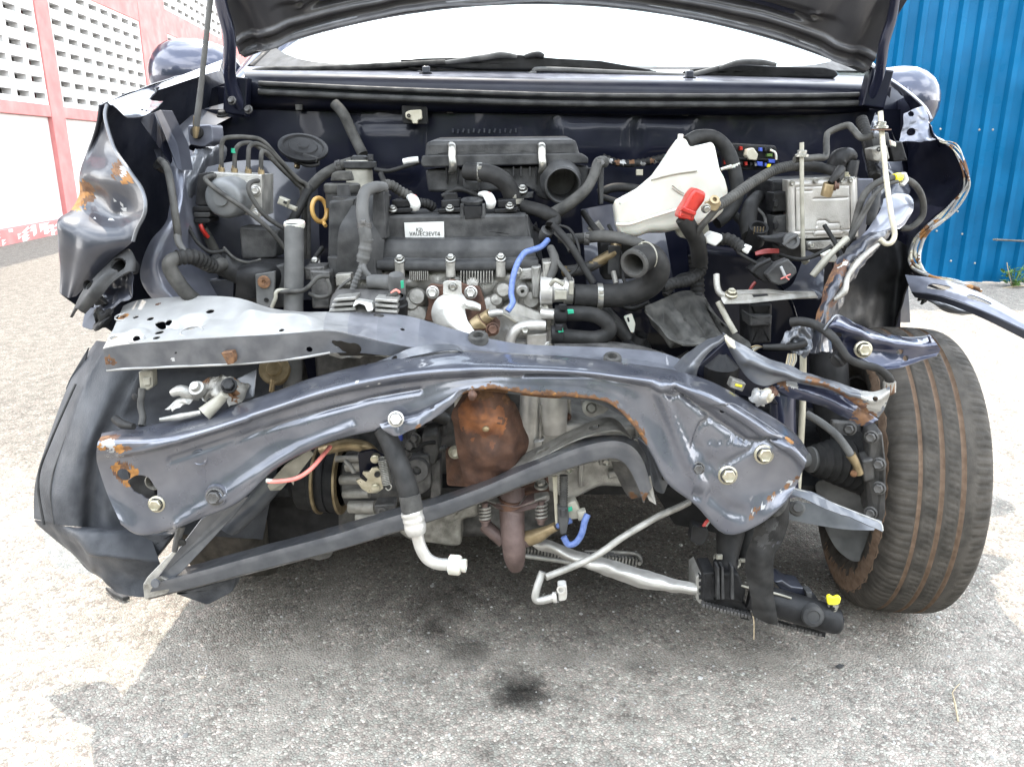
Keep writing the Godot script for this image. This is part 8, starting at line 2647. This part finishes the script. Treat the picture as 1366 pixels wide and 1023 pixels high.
	for q in [[210, 670, "zinc", 0.0098], [288, 664, "alloy_dark", 0.0105], [1019, 604, "zinc", 0.0112], [968, 635, "zinc", 0.0112], [931, 624, "alloy_dark", 0.008]]:
		m = MB.new()
		bolt(m, bolt_at.call(q[0], q[1]), Vector3(0.0, 0.12, 1), q[3])
		put(m, "beam_bolt", M[q[2]], b, [], "")
	for q in [[265, 612, 0.013], [288, 664, 0.0165]]:
		m = MB.new()
		lathe(m, bolt_at.call(q[0], q[1]) + Vector3(0, 0, -0.003), Vector3(0, 0.1, 1), [[-0.003, q[2] * 1.1], [0.002, q[2]], [0.0025, q[2] * 0.8], [0.0, q[2] * 0.55]], 24)
		put(m, "pressed_ring", M.beam_paint, b)
	m = MB.new()
	var c0: Vector3 = near.call(196, 650)
	lathe(m, c0 + Vector3(0.006, 0.004, -0.02), Vector3(0.1, 0, 1), [[-0.05, 0.014], [0.008, 0.014], [0.009, 0.0125], [0.004, 0.011], [-0.02, 0.0105], [-0.02, 0]], 24)
	put(m, "inner_sleeve", M.alloy_dirty, b)
	m = MB.new()
	box(m, c0 + Vector3(-0.02, -0.005, -0.03), Vector3(0.04, 0.05, 0.01))
	put(m, "inner_plate", M.plastic_grey, b)
	# lower tongue with a bolt, left of the crown
	m = MB.new()
	sheet(m, crumple(loft([L([506, 566, 1.112, 530, 560, 1.11, 560, 550, 1.11, 590, 536, 1.115, 625, 516, 1.12]), L([510, 572, 1.105, 528, 568, 1.1, 552, 560, 1.102, 578, 548, 1.108, 606, 536, 1.118]), L([520, 578, 1.105, 532, 580, 1.098, 552, 572, 1.1, 572, 560, 1.106, 590, 550, 1.116])], 40, 7), 0.006, 24), 0.0015, [[C(577, 546, 1.108), 0.004]])
	put(m, "beam_tongue", M.beam_paint, b, [[C(560, 570, 1.1), 0.006, M.rust]])
	bolts("tongue_bolt", "alloy_bright", b, Vector3(0.1, 0.25, 1), [528, 559, 1.096], 0.0088)
	m = MB.new()
	tube(m, L([628, 522, 1.115, 630, 527, 1.112, 629, 532, 1.115]), [0.004, 0.0075, 0.004], 8)
	put(m, "rusty_stud", M.rust_dark, b)
	# second layer behind the beam at the crown
	m = MB.new()
	sheet(m, loft([L([640, 500, 1.16, 720, 506, 1.16, 800, 512, 1.16, 850, 540, 1.16]), L([640, 520, 1.15, 720, 530, 1.15, 790, 536, 1.15, 840, 560, 1.15])], 40, 5), 0.002)
	put(m, "beam_back", M.grey_paint, b, [[C(720, 528, 1.15), 0.03, M.rust], [C(660, 520, 1.15), 0.015, M.rust]])

	# lower cross bar
	var l := part("lower_cross_bar")
	m = MB.new()
	var w0 := L([215, 766, 1.22, 400, 716, 1.22, 560, 670, 1.22, 640, 645, 1.22, 700, 616, 1.22, 760, 592, 1.22, 804, 582, 1.22, 838, 584, 1.22, 858, 604, 1.225, 872, 646, 1.23])
	var w1 := L([205, 780, 1.155, 400, 727, 1.15, 560, 680, 1.15, 640, 653, 1.15, 700, 628, 1.15, 760, 603, 1.15, 805, 591, 1.15, 836, 593, 1.15, 855, 612, 1.155, 868, 652, 1.16])
	var w2 := L([196, 797, 1.165, 400, 745, 1.158, 560, 697, 1.158, 640, 668, 1.158, 700, 644, 1.158, 760, 622, 1.158, 805, 610, 1.158, 828, 612, 1.158, 844, 629, 1.162, 860, 668, 1.166])
	var w3 := PackedVector3Array()
	for p in w2:
		w3.append(p + Vector3(0, -0.004, -0.045))
	var lb := loft([w0, w1, w2, w3], 200, 6, false, 8)
	sheet(m, crumple(lb, 0.003, 6), 0.002, [], 6)
	put(m, "bar_channel", M.grey_paint, l, [[C(866, 664, 1.165), 0.012, M.rust], [C(690, 640, 1.155), 0.002, M.mark]])
	m = MB.new()
	var lips := PackedVector3Array()
	for p in w2:
		lips.append(p + Vector3(0, -0.004, -0.004))
	tube(m, lips, 0.0022, 6)
	put(m, "bar_lip", M.alloy_dark, l)
	plate("hanging_tab", "alloy_dark", l, [410, 744, 1.19, 446, 733, 1.19, 440, 744, 1.19, 424, 748, 1.19], Vector3(0, 0, -0.01), 0.004)
	plate("curled_end", "alloy", l, [858, 640, 1.165, 868, 634, 1.165, 872, 655, 1.165, 876, 674, 1.16, 866, 668, 1.165, 860, 655, 1.168], Vector3(0, 0, -0.004), 0.002)
	# stays at the left end
	plate("front_stay", "grey_paint", l, [268, 692, 1.17, 318, 664, 1.18, 332, 662, 1.18, 312, 688, 1.18, 240, 765, 1.165, 216, 780, 1.165, 208, 772, 1.165], Vector3(0, 0, -0.012), 0.004)
	plate("thin_stay", "alloy", l, [232, 733, 1.155, 236, 735, 1.155, 202, 780, 1.15, 190, 780, 1.15, 196, 770, 1.152], Vector3(0, 0, -0.006), 0.002)
	hose("stay_pin", "alloy_dark", l, [241, 702, 1.16, 236, 720, 1.155, 232, 736, 1.15], [0.007, 0.006, 0.004], 10)
	m = MB.new()
	lathe(m, C(243, 723, 1.152), Vector3(0, 0, 1), [[0, 0.0065], [0.003, 0.006], [0.003, 0]], 8)
	put(m, "clip_nut", M.rubber, l)
	m = MB.new()
	lathe(m, C(207, 778, 1.148), Vector3(0, 0.2, 1), [[0, 0.008], [0.003, 0.007], [0.003, 0]], 10)
	put(m, "foot_rivet", M.grey_paint, l)
	plate("foot_plate", "alloy_dirty", l, [190, 780, 1.16, 212, 770, 1.16, 232, 776, 1.16, 222, 792, 1.16, 192, 800, 1.16], Vector3(0, 0, -0.02), 0.004)
	plate("under_tab", "liner", l, [232, 792, 1.2, 292, 776, 1.2, 316, 766, 1.2, 310, 790, 1.2, 276, 808, 1.2], Vector3(0, 0, -0.03), 0.006, 0.003)
	hose("cross_tube", "alloy_dark", car, [316, 640, 1.5, 300, 690, 1.46], 0.04, 14)


# ---------- the radiator pack that dangles on a rubber strap ----------
func hanging_pack() -> void:
	var r := thing("radiator", "crushed radiator with black end tank and yellow drain tap dangling below the bumper beam", "radiator", C(1030, 850, 1.2))
	var m := MB.new()
	tube(m, L([1000, 793, 1.2, 1030, 802, 1.19, 1070, 814, 1.18, 1100, 823, 1.175, 1116, 829, 1.172]), [0.024, 0.0245, 0.025, 0.0245, 0.022], 24, 6)
	ball(m, C(1114, 828, 1.173), Vector3(0.014, 0.022, 0.022))
	put(m, "end_tank", M.plastic, r)
	m = MB.new()
	lathe(m, C(1085, 822, 1.152), Vector3(-0.1, 0.25, 1), [[-0.02, 0.019], [0.0, 0.0185], [0.003, 0.0165], [0.004, 0.011], [0.002, 0.0095], [0.002, 0]], 26)
	put(m, "round_boss", M.plastic_grey, r)
	block("tank_block", "plastic", r, 1.19, [938, 764, 955, 763, 957, 803, 936, 802], 0.05, 0.004, 0.003)
	block("tank_block", "plastic", r, 1.185, [962, 764, 986, 765, 996, 790, 992, 806, 958, 800], 0.05, 0.006, 0.006)
	block("tank_body", "plastic", r, 1.195, [940, 790, 990, 800, 1004, 820, 988, 818, 940, 805], 0.05, 0.004, 0.004)
	for x in [957, 963, 976]:
		block("tank_rib", "plastic_grey", r, 1.178, [x, 757, x + 3, 757, x + 4, 800, x, 800], 0.02, 0.001)
	block("tank_frame", "alloy", r, 1.2, [929, 770, 936, 765, 939, 804, 934, 806, 929, 800], 0.06, 0.002, 0.002)
	for i in 4:
		block("frame_tooth", "plastic", r, 1.197, [933, 768 + i * 9, 938, 767 + i * 9, 938, 772 + i * 9, 933, 773 + i * 9], 0.01, 0.001)
	# crimp teeth along the bottom edge
	var tooth := MB.new()
	box(tooth, Vector3.ZERO, Vector3(0.0045, 0.006, 0.012), Basis.IDENTITY, 0.0006)
	var ts: ArrayMesh = mesh_of(tooth, M.alloy_dark, Vector3.ZERO)
	for i in 34:
		var o := MeshInstance3D.new()
		o.name = "crimp_tooth"
		o.mesh = ts
		o.position = C(938 + i * 4.7, 806 + i * 1.18, 1.185) - r.position
		r.add_child(o, true)
	for q in [[996, 818], [1086, 838], [1098, 841]]:
		block("tank_foot", "plastic", r, 1.19, [q[0] - 6, q[1] - 4, q[0] + 5, q[1] - 2, q[0] + 4, q[1] + 10, q[0] - 7, q[1] + 8], 0.03, 0.002, 0.001)
	block("upper_bracket", "navy_dull", r, 1.2, [1033, 776, 1044, 774, 1056, 782, 1072, 784, 1076, 796, 1092, 800, 1080, 806, 1050, 798], 0.04, 0.003, 0.002)
	block("small_bracket", "plastic_grey", r, 1.19, [1076, 790, 1084, 790, 1085, 806, 1092, 800, 1092, 806, 1078, 812], 0.02, 0.002)
	hose("edge_wire", "milky", r, [986, 780, 1.19, 1000, 784, 1.18, 1036, 792, 1.175, 1056, 798, 1.172], 0.002, 6)
	m = MB.new()
	tube(m, L([1108, 818, 1.17, 1110, 812, 1.17, 1113, 805, 1.17]), 0.0085, 12, 3)
	put(m, "tap_neck", M.milky, r, [[C(1108, 814, 1.16), 0.008, M.plastic]])
	m = MB.new()
	prism(m, rounded(Q(1.16, [1105, 807, 1104, 797, 1108, 794, 1113, 798, 1119, 795, 1123, 798, 1121, 806, 1114, 808]), 0.003), Vector3(0, 0, -0.006), 0.0015)
	put(m, "drain_tap", M.yellow, r)
	m = MB.new()
	lathe(m, C(1116, 827, 1.165), Vector3(1, 0, 0.3), [[-0.004, 0.0], [-0.004, 0.004], [0.008, 0.0035], [0.008, 0.005], [0.012, 0.005], [0.012, 0]], 12)
	put(m, "overflow_stub", M.plastic, r)
	# the bright folded side rail
	m = MB.new()
	var sr := loft([L([694, 716, 1.32, 720, 719, 1.31, 760, 732, 1.29, 810, 748, 1.27, 860, 762, 1.24, 928, 780, 1.21]), L([706, 724, 1.3, 730, 727, 1.29, 765, 741, 1.27, 812, 756, 1.25, 862, 770, 1.225, 930, 786, 1.2]), L([720, 732, 1.295, 742, 736, 1.285, 775, 752, 1.262, 815, 764, 1.245, 866, 779, 1.22, 930, 791, 1.198]), L([740, 738, 1.31, 760, 746, 1.3, 785, 758, 1.275, 822, 771, 1.255, 868, 784, 1.23, 930, 794, 1.21])], 70, 7)
	sheet(m, crumple(sr, 0.008, 16), 0.002, [[C(903, 781, 1.205), 0.003]])
	put(m, "side_rail", M.alloy_bright, r)
	# core with its fins
	m = MB.new()
	prism(m, L([694, 736, 1.35, 850, 736, 1.42, 858, 742, 1.42, 858, 752, 1.4, 840, 756, 1.39, 700, 744, 1.34]), Vector3(0, -0.012, -0.02), 0.001)
	put(m, "core_slab", M.alloy_dark, r)
	var fin := MB.new()
	box(fin, Vector3.ZERO, Vector3(0.0035, 0.016, 0.01), Basis(Vector3.FORWARD, 0.1), 0.0005)
	var fs: ArrayMesh = mesh_of(fin, M.alloy_dirty, Vector3.ZERO)
	for i in 34:
		var o := MeshInstance3D.new()
		o.name = "core_fin"
		o.mesh = fs
		o.position = C(700 + i * 4.5, 736 + i * 0.42, 1.335 + i * 0.002) - r.position
		r.add_child(o, true)
	hose("core_edge", "alloy", r, [696, 741, 1.325, 740, 747, 1.33, 780, 754, 1.33, 830, 764, 1.33, 870, 771, 1.32], 0.0048, 8)
	hose("core_edge", "alloy_dirty", r, [780, 736, 1.4, 830, 737, 1.41, 850, 740, 1.41, 855, 748, 1.4, 853, 752, 1.39], 0.004, 8)
	# strap and cut hoses
	var s := thing("rubber_strap", "wide scuffed black rubber strap hanging from the beam's right end over the radiator", "strap", C(1030, 660, 1.12))
	m = MB.new()
	var rows := loft([L([1020, 668, 1.15, 1036, 668, 1.14, 1052, 664, 1.14]), L([1016, 682, 1.14, 1034, 684, 1.13, 1052, 676, 1.135]), L([1008, 708, 1.14, 1030, 712, 1.13, 1050, 706, 1.135]), L([998, 742, 1.15, 1014, 742, 1.135, 1032, 740, 1.14]), L([998, 772, 1.15, 1014, 774, 1.135, 1030, 772, 1.14]), L([1003, 800, 1.145, 1018, 804, 1.13, 1033, 806, 1.135]), L([1005, 822, 1.145, 1020, 828, 1.135, 1036, 831, 1.14])], 24, 8)
	sheet(m, crumple(rows, 0.008, 14), 0.0035)
	put(m, "strap_band", M.rubber, s, [[C(1028, 700, 1.13), 0.01, M.plastic_grey], [C(1018, 720, 1.135), 0.012, M.plastic_grey], [C(1034, 726, 1.14), 0.008, M.navy_dull]])
	hose("strap_fold", "rubber_dusty", s, [1022, 676, 1.13, 1034, 684, 1.125, 1044, 676, 1.125, 1050, 664, 1.13], [0.004, 0.007, 0.006, 0.004], 8)
	var h := thing("cut_duct", "crumpled black duct held by a pale clamp above the radiator", "hose", C(972, 745, 1.25))
	m = MB.new()
	tube(m, L([978, 690, 1.27, 974, 715, 1.26, 971, 740, 1.24, 968, 762, 1.22]), [0.026, 0.024, 0.019, 0.02], 20)
	put(m, "duct_wall", M.rubber, h)
	m = MB.new()
	tube(m, L([1000, 690, 1.3, 998, 720, 1.28, 994, 750, 1.26]), [0.02, 0.018, 0.012], 14)
	put(m, "duct_branch", M.rubber, h)
	m = MB.new()
	var rg := ring(C(970, 748, 1.238), Vector3(0.12, 1, 0.1), 0.021, 22)
	rg.append(rg[0])
	tube(m, rg, 0.0032, 8, 1)
	box(m, C(960, 743, 1.215), Vector3(0.01, 0.008, 0.006))
	box(m, C(991, 748, 1.22), Vector3(0.009, 0.006, 0.006))
	put(m, "duct_clamp", M.milky, h)


# ---------- loose things ----------
func loose_things() -> void:
	var t := thing("coolant_tank", "white plastic reservoir lying tilted in the engine bay beside the red terminal cap", "reservoir", C(890, 300, 1.45))
	var m := MB.new()
	prism(m, rounded(Q(1.4, [819, 267, 849, 251, 871, 232, 886, 211, 902, 186, 907, 182, 917, 184, 921, 195, 951, 188, 955, 193, 962, 226, 968, 236, 973, 254, 966, 282, 950, 296, 928, 302, 904, 306, 892, 309, 868, 309, 850, 316, 838, 316, 829, 313, 823, 299]), 0.006, 5), Vector3(0.01, -0.012, -0.1), 0.012)
	put(m, "tank_shell", M.white, t)
	m = MB.new()
	tube(m, L([822, 299, 1.396, 840, 299, 1.392, 862, 292, 1.392, 885, 285, 1.392, 905, 279, 1.392]), 0.0028, 8)
	put(m, "tank_seam", M.white, t)
	m = MB.new()
	tube(m, L([868, 240, 1.3985, 900, 232, 1.3985, 930, 228, 1.3985]), 0.0014, 6)
	for i in 2:
		tube(m, L([897, 247 + i * 4, 1.3985, 906, 254 + i * 3, 1.3985, 913, 258 + i * 3, 1.3985]), 0.0008, 6)
	put(m, "level_mark", M.milky, t)
	m = MB.new()
	lathe(m, C(908, 181, 1.43), Vector3(0, 1, 0), [[-0.006, 0.005], [0.002, 0.005], [0.003, 0.003], [0.003, 0]], 12)
	put(m, "tank_nipple", M.white, t)
	plate("tank_bracket", "milky", t, [900, 306, 1.43, 944, 296, 1.43, 948, 316, 1.43, 940, 330, 1.43, 926, 322, 1.43, 906, 316, 1.43], Vector3(0, 0, -0.01), 0.004)
	# litter on the ground
	var o := thing("plastic_shard", "thin flat plastic shard on sunlit asphalt by the left end of the lower bar", "shard", C(160, 790, 1.45))
	var pts := PackedVector3Array()
	for q in [[140, 783], [156, 786], [172, 795], [163, 797], [148, 790]]:
		var v: float = (q[1] - 511.5) / FL
		var tt := (EYE - 0.012) / (sn + v * cs)
		pts.append(Vector3((q[0] - 683.0) / FL * tt, 0.012, -tt * (cs - v * sn)))
	m = MB.new()
	prism(m, pts, Vector3(0, -0.008, 0), 0.001)
	put(m, "shard_flake", M.plastic_grey, o)
	var floor_at := func(x: float, y: float, h: float) -> Vector3:
		var v: float = (y - 511.5) / FL
		var tt := (EYE - h) / (sn + v * cs)
		return Vector3((x - 683.0) / FL * tt, h, -tt * (cs - v * sn))
	o = thing("dark_leaf", "small dark flake of plastic on the asphalt below the yellow tap", "shard", floor_at.call(1120, 887, 0.0))
	m = MB.new()
	prism(m, PackedVector3Array([floor_at.call(1115, 888, 0.004), floor_at.call(1120, 885, 0.006), floor_at.call(1127, 886, 0.007), floor_at.call(1124, 889, 0.004), floor_at.call(1119, 890, 0.004)]), Vector3(0, -0.003, 0), 0.0005)
	put(m, "flake", M.plastic_grey, o)
	o = thing("dry_twig", "thin dry forked twig lying on the asphalt at the lower right", "twig", floor_at.call(1274, 940, 0.0))
	m = MB.new()
	tube(m, PackedVector3Array([floor_at.call(1279, 962, 0.004), floor_at.call(1275, 940, 0.008), floor_at.call(1271, 924, 0.006)]), [0.0012, 0.0018, 0.001], 6)
	tube(m, PackedVector3Array([floor_at.call(1271, 924, 0.006), floor_at.call(1276, 917, 0.01), floor_at.call(1281, 912, 0.006)]), 0.0008, 6)
	put(m, "stalk", M.dry, o)
	o = thing("grass_stalk", "dry straw hanging straight down from the radiator's bottom edge", "straw", C(1006, 830, 1.17))
	m = MB.new()
	tube(m, L([1004, 818, 1.175, 1006, 830, 1.172, 1006, 853, 1.172]), [0.0012, 0.0009], 5)
	put(m, "stalk", M.dry, o)
	# loose grit on the asphalt
	var grit := MultiMeshInstance3D.new()
	grit.name = "gravel"
	var mm := MultiMesh.new()
	mm.transform_format = MultiMesh.TRANSFORM_3D
	mm.use_colors = true
	var sm := SphereMesh.new()
	sm.radius = 1.0
	sm.height = 1.5
	sm.radial_segments = 6
	sm.rings = 3
	mm.mesh = sm
	mm.instance_count = 2600
	var r2 := RandomNumberGenerator.new()
	r2.seed = 5
	for i in 2600:
		var p := Vector3(r2.randf_range(-1.4, 1.6), 0.0, -r2.randf_range(0.9, 2.4))
		var s := r2.randf_range(0.0012, 0.0032) * (1.8 if r2.randf() < 0.03 else 1.0)
		var b := Basis(Vector3.UP, r2.randf() * TAU).scaled(Vector3(s, s * 0.7, s * r2.randf_range(0.7, 1.4)))
		mm.set_instance_transform(i, Transform3D(b, p))
		var c := r2.randf_range(0.1, 0.5)
		mm.set_instance_color(i, Color(c, c * 0.97, c * 0.92))
	grit.multimesh = mm
	var gm := StandardMaterial3D.new()
	gm.vertex_color_use_as_albedo = true
	gm.roughness = 0.9
	grit.material_override = gm
	grit.set_meta("kind", "stuff")
	grit.set_meta("label", "fine loose grit scattered over the asphalt")
	grit.set_meta("category", "gravel")
	add_child(grit)
